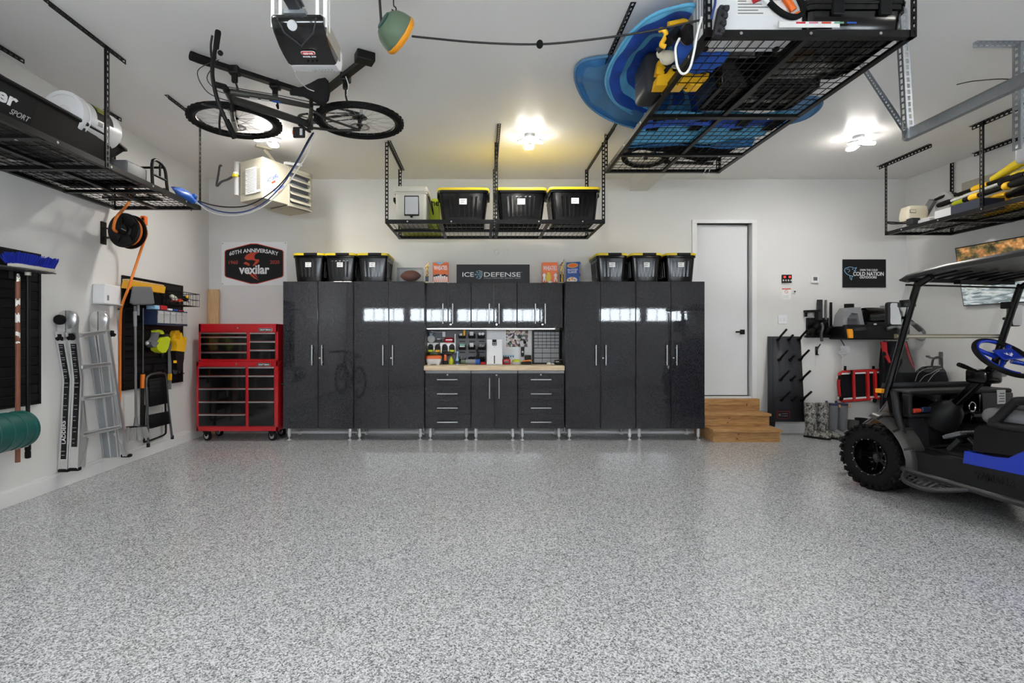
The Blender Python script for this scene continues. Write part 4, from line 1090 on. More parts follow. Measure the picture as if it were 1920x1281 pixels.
    b = MB();lbox(b,t0+.01,t0+.03,.12,.124,z0+.03,z0+.08,'mid_grey');obj('catch',b,root,world=True)
    b = MB();lbox(b,lt(196),lt(206),.0,.012,lz(196,596),lz(196,583),'white_plastic',.003);tag(obj('outlet_plate',b),'small white outlet plate below the utility box','outlet')

    # cord reel
    om = .30;c = onleft(233,432,om);root = thing('cord_reel','black wall-mounted cord reel wound with orange cord','cord reel',c)
    ax = Vector((.10,1,0)).normalized();r = .165
    b = MB();b.lathe([(.03,-.012),(.07,-.010),(.075,-.004),(.13,-.004),(r-.01,-.014),(r,-.008),(r,.004),(0.02,.006)],c,ax,'black_plastic',36)
    for k in range(5): a = R(72*k+20);x = ax.orthogonal().normalized();y = ax.cross(x);b.beam(c+(x*math.cos(a)+y*math.sin(a))*.05-ax*.010,c+(x*math.cos(a)+y*math.sin(a))*.13-ax*.008,.012,.010,'black_plastic',ax)
    b.lathe([(.05,-.03),(.055,-.012),(.06,0)],c,ax,'black_plastic',20);b.beam(c-ax*.034+UP*.01,c-ax*.034-UP*.012+Vector((.045,0,0)),.008,.006,'brushed_steel',ax);obj('front_flange',b,root,world=True)
    b = MB();b.lathe([(.02,.078),(r,.076),(r,.090),(0,.092)],c,ax,'black_plastic',36);obj('rear_flange',b,root,world=True)
    b = MB()
    for k in range(3): b.lathe([(.128+.011*math.cos(R(30*j)),.010+.02*k+.01+.010*math.sin(R(30*j))) for j in range(-6,7)],c,ax,'orange_cord',36)
    obj('wound_cord',b,root,world=True)
    b = MB();w = lp(lt(193)+.0,0,c.z);b.beam(w+LN*.006-UP*.11,w+LN*.006+UP*.11,.07,.012,'black_metal',LN);b.beam(w+UP*.05,c+ax*.10+UP*.01,.04,.012,'black_metal',UP);b.beam(w-UP*.05,c+ax*.10-UP*.03,.04,.012,'black_metal',UP);b.beam(c-ax*.02,c+ax*.10,.03,.03,'black_metal');obj('bracket',b,root,world=True)
    g = onleft(270,414,.30);b = MB();b.box(g,(.05,.05,.095),'orange_plastic',.010,3);b.cyl(g+Vector((-.0,-.028,.012)),g+Vector((0,.028,.012)),.016,'ink',12);b.beam(g+Vector((-.02,0,.03)),c+UP*.13+ax*.05,.02,.012,'orange_plastic');obj('cord_guide',b,root,world=True)
    pts = [g-UP*.045,onleft(275,438,.28),onleft(268,458,.24),onleft(254,500,.18),onleft(241,540,.20),onleft(229,572,.12),onleft(226,600,.03),onleft(225,660,.012),onleft(225,730,.012),onleft(223,792,.012)]
    b = MB();b.tube(smooth(pts,5),.0125,'orange_cord',8);cord = obj('hanging_cord',b,root,world=True)
    pts = [c-ax*.03+Vector((-.05,0,-.02)),onleft(213,428,.36),onleft(218,408,.36),onleft(232,392,.33),onleft(241,380,.30),onleft(243,370,.28),onleft(243,352,.26)]
    b = MB();b.tube(smooth(pts,5),.013,'orange_cord',8);obj('feed_cord',b,root,world=True)
    for px,py in ((217,580),(221,720)):
        b = MB();p = onleft(px+4,py,0);b.beam(p,p+LN*.05 if py > 700 else p+LN*.14,.012,.010,'black_plastic');b.beam(p+LN*.02+UP*.012,p+LN*(.06 if py > 700 else .15)+UP*.012,.012,.006,'black_plastic')
        tag(obj('cord_clip',b),'black clip holding the orange cord, %s' % ('lower one, beside the ladder rungs' if py > 700 else 'upper one, beside the slat panel top'),'cord clip')
left_tools()

def left_panel_tools():
    # yellow push broom head
    root = thing('push_broom','yellow bristled push broom head on the slat panel behind the grey dustpan','broom',onleft(272,540,.08));b = MB()
    t0,t1 = lt(238,.10),lt(306,.10);z = lz(270,537,.1)
    b.bx((t0,.05,z+.025),(t1,.115,z+.05),'pine_board',.008,3,LWM);obj('block',b,root,world=True)
    b = MB();random.seed(5)
    for k in range(46):
        tt = t0+.012+(t1-t0-.024)*k/45
        b.prism([lp(tt-.010,.055,z+.03),lp(tt+.010,.055,z+.03),lp(tt+.013,.04,z-.045+random.uniform(0,.006)),lp(tt-.013,.04,z-.045)],LN*.075,'brush_yellow')
    br = obj('bristles',b,root,world=True)
    # dustpan
    root = thing('dustpan','grey dustpan with upright pan hanging over the broom pole','dustpan',onleft(266,570,.14));b = MB()
    ring = lambda f,off: [onleft(266+(x-266)*f,554+(y-554)*f,off) for x,y in ((248,537),(284,538),(287,548),(290,569),(284,572),(250,572),(243,568),(246,548))]
    b.loft([ring(.86,.09),ring(1.0,.105),ring(1.0,.165),ring(.92,.175),ring(.84,.177)],'grey_plastic');obj('pan',b,root,world=True)
    b = MB();p = onleft(259,572,.13);b.beam(p+UP*.01,p-UP*.11,.026,.02,'mid_grey',LN,.005);obj('handle',b,root,world=True)
    # long upright broom
    root = thing('broom','grey-handled broom with pale grey bristles hanging below the dustpan','broom',onleft(255,823,.12));b = MB()
    b.tube([onleft(253,574,.12),onleft(254,640,.12),onleft(255,797,.12)],.012,'grey_plastic',10);b.tube([onleft(253,584,.12),onleft(253.5,612,.12)],.017,'mid_grey',10);b.lathe([(.03,0),(.022,.03),(.015,.10)],onleft(255,800,.12),(0,0,1),'grey_plastic',12);obj('handle',b,root,world=True)
    b = MB();q0,q1 = onleft(240,801,.12),onleft(272,799,.12);b.beam(q0,q1,.05,.014,'black_plastic',UP,.004);obj('head',b,root,world=True)
    b = MB();random.seed(9)
    for k in range(150):
        u,v = random.random(),random.uniform(-1,1);p = q0.lerp(q1,u)+LN*.02*v;q = p+LEX*((u-.5)*.12+random.uniform(-.01,.01))+LN*v*.02-UP*(.135+random.uniform(-.02,.01));b.cyl(p,q,.0035,'bristle_grey',4,.003)
    br = obj('bristles',b,root,world=True);br['kind'] = 'stuff'
    # black pole with orange grip
    root = thing('extension_pole','thin black extension pole with an orange foam grip beside the broom','pole',onleft(267,800,.09));b = MB()
    b.tube([onleft(268.5,578,.07),onleft(268,700,.07)],.008,'dark_steel',8);b.tube([onleft(267,727,.07),onleft(266,798,.07)],.017,'black_metal',10);obj('shaft',b,root,world=True)
    b = MB();b.tube([onleft(267.5,702,.07),onleft(267,728,.07)],.024,'orange_cord',12);obj('grip',b,root,world=True)
    # folding step stool
    root = thing('step_stool','folded step stool with grey tube frame and two black treads, hung on a hook','step stool',onleft(300,830,.1));b = MB();o = .11
    pts = smooth([onleft(x,y,o) for x,y in ((278,836),(276,770),(274.5,716),(278,706),(286,701.5),(303,699.5),(310,703),(312,716),(316,765),(322.5,820))],5);b.tube(pts,.0125,'dark_steel',10);obj('front_frame',b,root,world=True)
    b = MB();o2 = .045;pts = smooth([onleft(x,y,o2) for x,y in ((271,760),(270,822),(274,828),(300,819),(309,814),(311,805),(310,750))],5);b.tube(pts,.011,'black_metal',8);obj('rear_frame',b,root,world=True)
    for ys in (((278,711),(310,707),(313,756),(279,763)),((279,778),(315,771),(318,794),(280,804))):
        b = MB();b.prism([onleft(x,y,.10) for x,y in ys],LN*.016,'rubber')
        for k in range(7):
            u = (k+.5)/7;p = onleft(ys[0][0]+(ys[3][0]-ys[0][0])*u+1.5,ys[0][1]+(ys[3][1]-ys[0][1])*u,.117);q = onleft(ys[1][0]+(ys[2][0]-ys[1][0])*u-1.5,ys[1][1]+(ys[2][1]-ys[1][1])*u,.117);b.beam(p,q,.004,.004,'rubber',LN)
        obj('tread',b,root,world=True)
    for x,y in ((278,836),(323,821)): b = MB();p = onleft(x,y,o);b.lathe([(.0,-.015),(.017,-.015),(.017,.02),(.013,.03)],p,(0,0,1),'rubber',12);obj('foot',b,root,world=True)
    b = MB();p = onleft(289,690,.02);b.beam(p-UP*.05+LN*.006,p+UP*.04+LN*.006,.05,.012,'black_plastic',LN,.004);b.beam(p+LN*.01-UP*.045,p+LN*.12-UP*.045,.03,.012,'black_plastic');b.beam(p+LN*.12-UP*.05,p+LN*.12-UP*.01,.03,.01,'black_plastic',LN)
    tag(obj('tool_hook',b),'black panel hook carrying the step stool','hook')
    # lime nailer
    root = thing('nail_gun','lime green and grey cordless nail gun hanging on the slat panel','nail gun',onleft(290,665,.1))
    b = MB();outline(b,[(288,640),(294,634),(302,631),(307,635),(303,652),(298,661),(291,662),(283,657),(281,649)],.07,.08,'lime');outline(b,[(283,620),(289,618),(297,620),(300,626),(296,627),(290,623),(284,624)],.085,.05,'lime');obj('body',b,root,world=True)
    b = MB();outline(b,[(284,622),(291,623),(288,636),(283,645),(277,640),(282,632)],.085,.05,'grey_plastic');outline(b,[(272,641),(278,638),(286,643),(283,650),(277,652),(272,647)],.075,.07,'grey_plastic');b.ball(onleft(276,644,.15),.018,'light_grey',10);obj('handle',b,root,world=True)
    b = MB();outline(b,[(303,630),(307,626),(311,628),(305,648),(302,660),(299,668),(297,664),(301,650)],.09,.04,'dark_steel');outline(b,[(297,664),(302,662),(303,670),(298,671)],.1,.03,'black_plastic');obj('magazine',b,root,world=True)
    # yellow saw
    root = thing('reciprocating_saw','yellow and black cordless reciprocating saw hanging nose down on the slat panel','saw',onleft(328,690,.1))
    b = MB();q = [(318,624),(321,620),(327,619.5),(330,624),(332,634),(336,640),(337,632),(339,632),(338.5,650),(337,660),(320,658),(322,646),(319,638)]
    for hole in (0,): outline(b,[(318,626),(321,620.5),(328,619.5),(330,624),(327,625),(322,626),(322,638),(319,640)],.07,.05,'tool_yellow');outline(b,[(327,624),(330,624),(332.5,634),(337,640),(337,632),(339.5,633),(338,650),(336.5,660),(319.5,658),(321,648),(319,638),(322,636),(328,637)],.06,.07,'tool_yellow')
    obj('body',b,root,world=True)
    b = MB();outline(b,[(319.5,658),(336.5,660),(336,672),(333,690),(331,697),(323,694),(321,676)],.065,.06,'black_plastic');outline(b,[(325,676),(331,676),(331,681),(325,681)],.126,.003,'tool_yellow');outline(b,[(324,694),(330,696),(328,702),(325,701)],.085,.02,'dark_steel');obj('nose',b,root,world=True)
    b = MB();p,q = onleft(318,640,.05),onleft(318.5,730,.05);b.beam(p,q,.018,.03,'mid_grey',LN);b.beam(onleft(318.5,701,.052),onleft(318.5,713,.052),.022,.036,'tool_yellow',LN);tag(obj('level',b),'narrow level with a yellow vial block hanging left of the yellow saw','level')
    b = MB();b.tube(smooth([onleft(x,y,.08) for x,y in ((338,650),(340.5,680),(342,699),(345,700))],4),.007,'black_metal',6);b.tube(smooth([onleft(x,y,.05) for x,y in ((337,655),(338,690),(336,700))],4),.006,'dark_steel',6);tag(obj('pry_bar',b),'thin black pry bar hanging right of the yellow saw','pry bar')
    b = MB();outline(b,[(339,646),(343,640),(346,647),(342,651)],.08,.02,'mint');outline(b,[(340,640),(347,632),(341,636)],.085,.008,'dark_steel');outline(b,[(338,636),(346,643),(345,645),(338,640)],.085,.008,'dark_steel');outline(b,[(337,645),(343,650),(345,654),(338,650)],.08,.02,'green_plastic');tag(obj('pruning_shears',b),'green-handled pruning shears at the right edge of the slat panel','shears')
    # parts bins
    t0,t1 = lt(297,.20),lt(353,.20);z0,z1 = lz(297,609,.2),lz(297,580,.2)
    root = thing('parts_bins','dark blue tray of five clear tilt-out parts bins on the slat panel','parts bins',lp((t0+t1)/2,.1,z0));b = MB()
    lbox(b,t0,t1,.02,.17,z0,z0+.012,'navy',.003);lbox(b,t0,t1,.02,.035,z0,z1,'navy',.003);lbox(b,t0,t1,.02,.175,z1-.01,z1,'navy',.003)
    for k in range(6): tt = t0+(t1-t0)*k/5;lbox(b,tt-.004,tt+.004,.02,.185,z0,z1,'navy',.002)
    lbox(b,t0,t1,.175,.19,z0-.004,z0+.018,'navy',.003);obj('frame',b,root,world=True)
    cols = [('mint','pink'),('red_paint','cream'),('brown_wood','pink'),('sign_white','blue_cloth'),('light_grey','mid_grey')]
    for k in range(5):
        a,c = t0+(t1-t0)*k/5+.006,t0+(t1-t0)*(k+1)/5-.006;b = MB();lbox(b,a,c,.186,.190,z0+.02,z1-.014,'frosted');lbox(b,a+.01,c-.01,.189,.195,z1-.045,z1-.030,'light_grey',.002)
        obj('bin_front',b,root,world=True);b = MB();random.seed(20+k)
        for j in range(7): b.ball(lp(random.uniform(a+.02,c-.02),.12+random.uniform(-.03,.03),z0+.035+.012*j),(.018,.02,.016),cols[k][j % 2],7)
        obj('contents',b,root,world=True)
    for i,(f0,f1,h,mm,lab) in enumerate([(-.22,.14,.045,'sky_blue','pale blue case lying on the clear parts bins'),(.18,.38,.05,'red_paint','red case lying on the clear parts bins'),(.42,.56,.022,'sign_white','white small box on the clear parts bins'),(.60,.74,.02,'blue_cloth','small blue box on the clear parts bins'),(.80,.96,.016,'red_enamel','flat dark red case at the right end of the clear parts bins')]):
        b = MB();a,c = t0+(t1-t0)*max(f0,.01),t0+(t1-t0)*f1;lbox(b,a,c,.06,.165,z1+.001,z1+h,mm,.006);tag(obj('small_case',b),lab,'case','small cases on the parts bins')
    # wire basket with odds and ends
    t0,t1,o1 = 5.86,6.24,.27;z0,z1 = 1.70,1.85
    root = thing('wire_basket','black wire basket full of small tools at the top right of the slat panel','basket',lp((t0+t1)/2,.13,z0));b = MB()
    for zz in (z0,(z0+z1)/2,z1): b.tube([lp(t0,.03,zz),lp(t1,.03,zz),lp(t1,o1,zz),lp(t0,o1,zz)],.003 if zz < z1 else .0045,'black_metal',6,closed=True)
    for k in range(9):
        tt = t0+(t1-t0)*k/8;b.tube([lp(tt,.03,z1),lp(tt,.03,z0),lp(tt,o1,z0),lp(tt,o1,z1)],.002,'black_metal',5)
    for k in range(7):
        oo = .03+(o1-.03)*k/6;b.tube([lp(t0,oo,z1),lp(t0,oo,z0),lp(t1,oo,z0),lp(t1,oo,z1)],.002,'black_metal',5)
    lbox(b,t0+.02,t1-.02,.018,.03,z1-.03,z1+.01,'black_metal');obj('basket',b,root,world=True)
    random.seed(31)
    it = [('tape_roll','off_white','off-white tape roll in the wire basket','tape'),('clamp','red_paint','red clamp in the wire basket','clamp'),('pliers','orange_plastic','pliers with orange handles in the wire basket','pliers'),('glove','tool_yellow','yellow and black glove in the wire basket','glove'),('spool','light_grey','grey spool at the near end of the wire basket','spool')]
    for k,(nm,mm,lab,cat) in enumerate(it):
        tt = t0+.05+.07*k;b = MB()
        if nm in ('tape_roll','spool'): b.lathe([(.025,-.015),(.045,-.015),(.045,.015),(.025,.015),(.025,-.015)],lp(tt,.15,z0+.085),(.4,.5,.8),mm,16)
        elif nm == 'glove': b.ball(lp(tt,.16,z0+.09),(.04,.05,.035),'dark_fabric',10);b.ball(lp(tt,.19,z0+.11),(.02,.03,.02),mm,8)
        else:
            for s in (-1,1): b.tube(smooth([lp(tt-.05,.14+.02*s,z0+.05),lp(tt,.14+.03*s,z0+.06),lp(tt+.05,.14-.012*s,z0+.07),lp(tt+.09,.14-.004*s,z0+.08)],4),[.010]*8+[.007]*5,mm,6)
        b2 = obj(nm,b);tag(b2,lab,cat)
left_panel_tools()
# ------------------------------------------------------------------ load on the left rack
def left_rack_load():
    zd = ZR+.014
    # sled: flat hull with an upturned front, thick rolled rim
    root = thing('ice_sled','long black plastic utility sled lying on the left ceiling rack','sled',(-3.25,3.3,zd));b = MB()
    xs0,xs1 = -3.60,-2.93
    def hull(y):
        u = (y-2.45)/(4.24-2.45);lift = 0.0 if u < .70 else .19*((u-.70)/.30) ** 1.7
        back = .0 if u > .06 else .10*(1-u/.06) ** 2
        nar = 1.0 if u < .6 else 1-.16*((u-.6)/.4) ** 2
        return lift+back,nar
    Yl = [2.45,2.5,2.56,2.8,3.1,3.4,3.65,3.8,3.9,4.0,4.1,4.18,4.24];rings = [];xm = (xs0+xs1)/2;hw = (xs1-xs0)/2;rim = []
    for i,y in enumerate(Yl):
        l,n = hull(y);zb = zd+.004+l;zt = max(zd+.27+.02*(1 if y < 3 else 0),zb+.012)-(.012 if y > 4.1 else 0);h = hw*n;hb = h-.10
        t = .007
        rings.append([(xm-h,y,zt),(xm-hb,y,zb),(xm-hb*.3,y,zb),(xm-hb*.25,y,zb+.012),(xm+hb*.25,y,zb+.012),(xm+hb*.3,y,zb),(xm+hb,y,zb),(xm+h,y,zt),(xm+h-t,y,zt),(xm+hb-t,y,zb+t),(xm-hb+t,y,zb+t),(xm-h+t,y,zt)])
        rim.append((h,y,zt))
    b.loft(rings,'sled_black');obj('hull',b,root,world=True)
    b = MB();L = [(xm+h,y,z) for h,y,z in rim]+[(xm-h,y,z) for h,y,z in rim[::-1]];b.tube(L,.016,'black_plastic',8,closed=True);obj('rim',b,root,world=True)
    b = MB();px = lambda u,v,o=.004: Vector((xm+hw-.10+(.10)*v+o,2.82+.53*u,zd+.004+.27*v))     # decal on the side
    r = Vector((0,1,0));upv = Vector((.10,0,.27)).normalized()
    c = px(.5,.55);b.prism([px(0,.25),px(1,.25),px(1,.88),px(0,.88)],(.002,0,0),'ink')
    b.text('Otter',px(.42,.66,.0075),r,upv,.36,.085,'sign_white',.001,.03);b.text('SPORT',px(.84,.42,.0075),r,upv,.14,.035,'light_grey',.001,.01,.3);obj('decal',b,root,world=True)
    # bucket lying in it
    Yk = 3.70;c = P(119,211,Yk);root = thing('bucket','white plastic bucket with a lid lying on its side in the black sled','bucket',c);ax = Vector((.0,1,.04)).normalized()
    b = MB();b.lathe([(.0,.005),(.150,.005),(.148,.06),(.156,.062),(.156,.07),(.150,.074),(.146,.39),(.138,.41),(0,.41)],c,ax,'white_plastic',36);obj('body',b,root,world=True)
    b = MB();b.lathe([(0,0),(.05,-.002),(.052,-.008),(.06,-.008),(.062,-.002),(.128,-.002),(.132,-.01),(.156,-.01),(.158,0),(.158,.03),(.151,.032),(.15,.004),(0,.004)],c,ax,'white_plastic',36);obj('lid',b,root,world=True)
    b = MB();x = Vector((1,0,0));z = Vector((0,0,1))
    def on(a,h,e=.0012): rr = .150-.004*(h-.074)/.296+e;return c+ax*h+(x*math.sin(R(a))+z*math.cos(R(a)))*rr
    b.sheet(lambda u,v: on(-10+100*u,.13+.17*v),12,4,'ink');b.sheet(lambda u,v: on(25+40*u,.15+.09*v,.002),8,3,'frame_grey')
    for k in range(5): b.sheet(lambda u,v: on(28+8*k+4*u,.15+.012*(k % 2)+.10*v,.0028),2,3,'lime')
    b.sheet(lambda u,v: on(95+12*u,.14+.05*v),4,3,'mid_grey');obj('label',b,root,world=True)
    # grey case below the sled's nose
    root = thing('speaker_case','grey plastic case with a round black port, under the nose of the black sled','case',(-3.3,4.15,zd));b = MB()
    b.bx((-3.62,3.80,zd),(-2.97,4.40,zd+.003),'mid_grey');b.bx((-3.62,4.20,zd),(-2.95,4.46,zd+.165),'grey_plastic',.015,3);obj('shell',b,root,world=True)
    b = MB();b.cyl((-3.41,4.0,zd+.001),(-3.41,4.0,zd-.006),.075,'rubber',24);obj('port',b,root,world=True)
    # black tubular frame
    root = thing('tube_frame','black tubular cart frame standing at the nose of the sled','cart frame',(-2.9,4.52,zd));b = MB()
    f = [(-2.93,4.50,zd+.03),(-2.93,4.50,zd+.26),(-2.93,4.66,zd+.25),(-2.93,4.70,zd+.10),(-2.93,4.72,zd+.012)]
    b.tube(smooth(f,4),.014,'black_metal',8);b.tube([(-2.93,4.50,zd+.14),(-2.93,4.69,zd+.14)],.011,'black_metal',8);b.tube([(-2.93,4.6,zd+.255),(-2.93,4.6,zd+.14)],.009,'black_metal',8)
    f2 = [(x-.38,y,z) for x,y,z in f];b.tube(smooth(f2,4),.014,'black_metal',8)
    for y,z in ((4.50,.03),(4.66,.25),(4.715,.04)): b.tube([(-2.93,y,zd+z),(-3.31,y,zd+z)],.011,'black_metal',8)
    obj('frame',b,root,world=True)
    for y in (4.73,):
        for x in (-2.97,-3.27): b = MB();b.lathe([(.0,-.012),(.035,-.012),(.04,0),(.035,.012),(0,.012)],(x,y,zd+.043),(1,0,0),'rubber',16);obj('wheel',b,root,world=True)
    # folded steel legs flat on the deck
    root = thing('folded_stand','folded black steel legs lying flat at the far end of the left rack','folded frame',(-3.3,4.8,zd));b = MB()
    for y in (4.80,4.88): b.tube([(-3.6,y,zd+.014),(-3.1,y,zd+.014)],.012,'black_metal',8)
    for x in (-3.56,-3.15): b.tube([(x,4.76,zd+.036),(x,4.98,zd+.036)],.010,'black_metal',8)
    obj('frame',b,root,world=True)
    # blue bag tied to the corner
    root = thing('plastic_bag','blue plastic bag bunched at the far corner of the left rack','bag',P(345,366,4.9));b = MB();random.seed(2)
    pts = [P(324,353,4.72),P(335,361,4.78),P(348,367,4.86),P(358,373,4.92),P(366,378,4.97)];rr = [.012,.045,.055,.04,.02]
    rings = []
    for i,p in enumerate(pts): rings.append([p+Vector((rr[i]*.7*math.cos(a)*(1+.25*math.sin(3*a+i)),.02*math.sin(a*2),rr[i]*math.sin(a)*(1+.3*math.cos(4*a+2*i)))) for a in [2*PI*k/16 for k in range(16)]])
    b.loft(rings,'blue_bag');b.ball(P(364,369,4.95),(.03,.025,.03),'blue_bag',8);obj('bag',b,root,world=True)
    b = MB();b.tube(smooth([P(362,378,4.96),P(361,388,5.0),P(358,396,5.0)],3),.004,'cord_black',5);obj('tie',b,root,world=True)
    for nm,a,m,ys in (('black','cord_black',.006,[(372,377),(400,385),(432,388.5),(465,385),(500,367),(530,341),(555,305),(575,268),(586,250)]),('blue','cord_blue',.006,[(370,378),(400,393),(432,399),(465,395),(498,378),(530,346),(556,306),(576,270),(588,249)]),('white','wire_white',.006,[(368,378),(392,396),(428,404.5),(465,400),(500,383),(535,350),(558,318),(578,285),(589,252)])):
        n = len(ys);pts = [P(x,y,4.98-(4.98-4.20)*(i/(n-1)) ** 1.2) for i,(x,y) in enumerate(ys)]
        b = MB();b.tube(smooth(pts,5),m,a,6);tag(obj('hanging_cable',b),nm+' cable sagging from the blue bag up to the bike','cable')
left_rack_load()

# ------------------------------------------------------------------ load on the big rack
def big_rack_load():
    zd = 3.11+.014
    def lobe(name,lab,outline,rim_m,rings,rim_r,group=None):
        """cloth lobe: closed 3-D outline, filled by shrinking rings [(scale, drop, material)]"""
        out = smooth([P(*o) for o in outline],4,closed=True);c = sum(out,Vector())/len(out);n = len(out)
        root = thing(name,lab,'pop-up pool',c,group=group)
        b = MB();b.tube(out,rim_r,rim_m,8,closed=True);obj('rim',b,root,world=True)
        prev = out;b = MB();k0 = 0.0
        for sc,dr,m in rings:
            cur = [c+(p-c)*sc+Vector((0,0,dr+.012*math.sin(i*.9+7*sc))) for i,p in enumerate(out)]
            vs = prev+cur;b.add(vs,[(i,(i+1) % n,n+(i+1) % n,n+i) for i in range(n)],m);prev = cur
        b.add(prev,[tuple(range(n))],rings[-1][2]);o = obj('fabric',b,root,world=True)
        md = o.modifiers.new('thick','SOLIDIFY');md.thickness = .006
        return root
    lobe('pop_up_pool','slate blue fabric lobe pressed to the ceiling, outermost left of the big rack',[(1230,245,4.80),(1180,237,4.78),(1138,222,4.70),(1104,198,4.55),(1084,166,4.32),(1078,136,4.10),(1090,116,3.98),(1122,108,3.92),(1160,106,3.90),(1215,120,3.95),(1260,175,4.3)],'pool_slate',[(.84,.012,'pool_mid'),(.80,.0,'pool_mid'),(.35,.02,'pool_slate')],.012)
    root = lobe('pop_up_pool','bright blue pop-up pool hoop hanging over the left rail of the big rack',[(1310,236,4.86),(1235,232,4.80),(1190,215,4.62),(1152,190,4.38),(1137,160,4.10),(1141,130,3.90),(1158,98,3.68),(1183,62,3.46),(1222,30,3.29),(1268,14,3.20),(1302,11,3.17),(1266,45,3.42),(1300,120,4.02),(1312,198,4.65)],'pool_light',[(.94,-.004,'pool_light'),(.85,.0,'pool_deep'),(.72,.0,'pool_deep'),(.70,.01,'pool_light'),(.58,.03,'pool_light'),(.54,.04,'pool_deep'),(.3,.05,'pool_deep')],.012)
    # folded fabric lying on the deck under them, sticking out at the right
    b = MB()
    def fold(u,v):
        x = 1.34+1.22*u;y = 4.16+.66*v
        return (x,y,zd+.03+.018*math.sin(v*19+2.4*math.sin(u*5))+.010*math.sin(v*41+u*9)+.03*u*u)
    b.sheet(fold,40,60,'pool_light',.005);root = thing('folded_fabric','light blue folded fabric lying across the deck of the big rack','fabric',(2.0,4.5,zd));obj('fabric',b,root,world=True)
    b = MB();b.sheet(lambda u,v: Vector(fold(u,.02+.30*v))+Vector((0,0,-.024)),40,24,'pool_deep',.004);b.sheet(lambda u,v: Vector(fold(u,.88+.12*v))+Vector((0,.02,-.022)),40,10,'pool_mid',.004);obj('border',b,root,world=True)
    for x in (1.42,1.78,2.15,2.42): b = MB();b.bx((x,4.12,zd),(x+.10,4.42,zd+.006),'dark_fabric');obj('strap',b,root,world=True)
    lobe('pop_up_pool','grey-blue fabric end poking out past the right rail of the big rack',[(1440,236,4.70),(1500,226,4.62),(1532,208,4.46),(1541,190,4.30),(1520,182,4.22),(1470,195,4.3)],'pool_slate',[(.8,.0,'pool_mid'),(.3,.01,'pool_slate')],.012)
    # white machine at the near left corner
    root = thing('air_conditioner','white portable machine with slotted vents and black feet, near corner of the big rack','air conditioner',(1.66,3.18,zd));b = MB()
    x0,x1,y0,y1 = 1.335,1.90,3.00,3.23;b.bx((x0,y0,zd+.012),(x1,y1,zd+.37),'white_plastic',.02,3)
    for k in range(4): b.bx((x0-.003,y0+.04+.04*k,zd+.08),(x0+.002,y0+.05+.04*k,zd+.30),'mid_grey')
    for k in range(5): b.bx((x0+.10+.07*k,y0+.08,zd+.009),(x0+.104+.07*k,y1-.06,zd+.0125),'mid_grey')
    obj('body',b,root,world=True)
    for x in (x0+.06,x1-.06):
        for y in (y0+.05,y1-.05): b = MB();b.lathe([(0,0),(.02,0),(.022,.012),(0,.012)],(x,y,zd),(0,0,1),'rubber',14);obj('foot',b,root,world=True)
    b = MB();yy = y0-.0005;b.bx((1.50,yy-.001,zd+.10),(1.76,yy,zd+.20),'paper')
    for k in range(5): b.bx((1.51,yy-.002,zd+.185-.018*k),(1.51+(.05 if k == 0 else .12+.03*(k % 3)),yy-.0005,zd+.191-.018*k),'ink_grey')
    obj('rating_label',b,root,world=True)
    # grey hard case at the left rail
    root = thing('tool_case','dark grey rounded hard case at the left rail of the big rack','case',(1.5,3.72,zd));b = MB()
    b.bx((1.19,3.70,zd),(1.36,4.0,zd+.30),'charcoal',.05,4);obj('shell',b,root,world=True);b = MB();b.bx((1.188,3.75,zd+.15),(1.362,3.95,zd+.16),'black_plastic',.003);obj('seam',b,root,world=True)
    # black tubs
    root = thing('storage_tub','large glossy black tub on the near right part of the big rack','tub',(2.22,3.25,zd));b = MB()
    b.loft([[(2.21+x*s,3.28+y*s,z) for x,y in rrect(.60,.56,.06,4)] for s,z in ((.93,zd),(.95,zd+.004),(1.0,zd+.13),(1.04,zd+.135),(1.04,zd+.165))],'bin_black');obj('body',b,root,world=True)
    b = MB();b.loft([[(2.21+x*s,3.28+y*s,z) for x,y in rrect(.60,.56,.06,4)] for s,z in ((1.05,zd+.167),(1.06,zd+.185),(1.02,zd+.205))],'bin_black');obj('lid',b,root,world=True)
    for x in (2.06,2.34): b = MB();b.bx((x,2.978,zd+.10),(x+.07,3.0,zd+.195),'black_plastic',.006);obj('latch',b,root,world=True)
    root = thing('storage_tub','low black tray-shaped tub in the middle of the big rack, seen from below','tub',(2.0,3.8,zd));b = MB()
    b.loft([[(2.06+x*s,3.82+y*s,z) for x,y in rrect(.78,.44,.06,4)] for s,z in ((.93,zd),(.95,zd+.004),(1.0,zd+.16),(1.02,zd+.165),(1.02,zd+.18),(.97,zd+.18),(.92,zd+.02))],'bin_black')
    for k in range(6): b.beam((1.72+.13*k,3.66,zd-.002),(1.72+.13*k,3.98,zd-.002),.03,.006,'black_plastic',(0,0,1))
    obj('body',b,root,world=True)
    # chainsaw-like tool with orange handle
    root = thing('chainsaw','white power saw with orange and black handle on the big rack near edge','chainsaw',(1.86,3.08,zd+.13));Y = 2.985
    q = lambda x,y: P(x,y,Y);b = MB();
    b.tube(smooth([q(1437,-2),q(1452,14),q(1470,27),q(1488,32),q(1500,28),q(1506,16),q(1500,0),q(1494,-12)],5),.017,'rubber',8);obj('handle',b,root,world=True)
    b = MB();b.tube([q(1472,-4),q(1482,10),q(1488,20)],.020,'orange_plastic',8);b.tube([q(1490,29),q(1499,24)],.012,'orange_plastic',8);obj('trigger_grip',b,root,world=True)
    b = MB();b.beam(q(1432,6),q(1442,-6),.03,.04,'white_plastic');b.beam(q(1412,1),q(1432,-8),.02,.03,'red_paint');b.beam(q(1430,-20),q(1500,-22),.10,.12,'white_plastic',(0,0,1),.01);obj('body',b,root,world=True)
    # yellow tools at the left rail
    g = 'yellow and black power tools on the big rack'
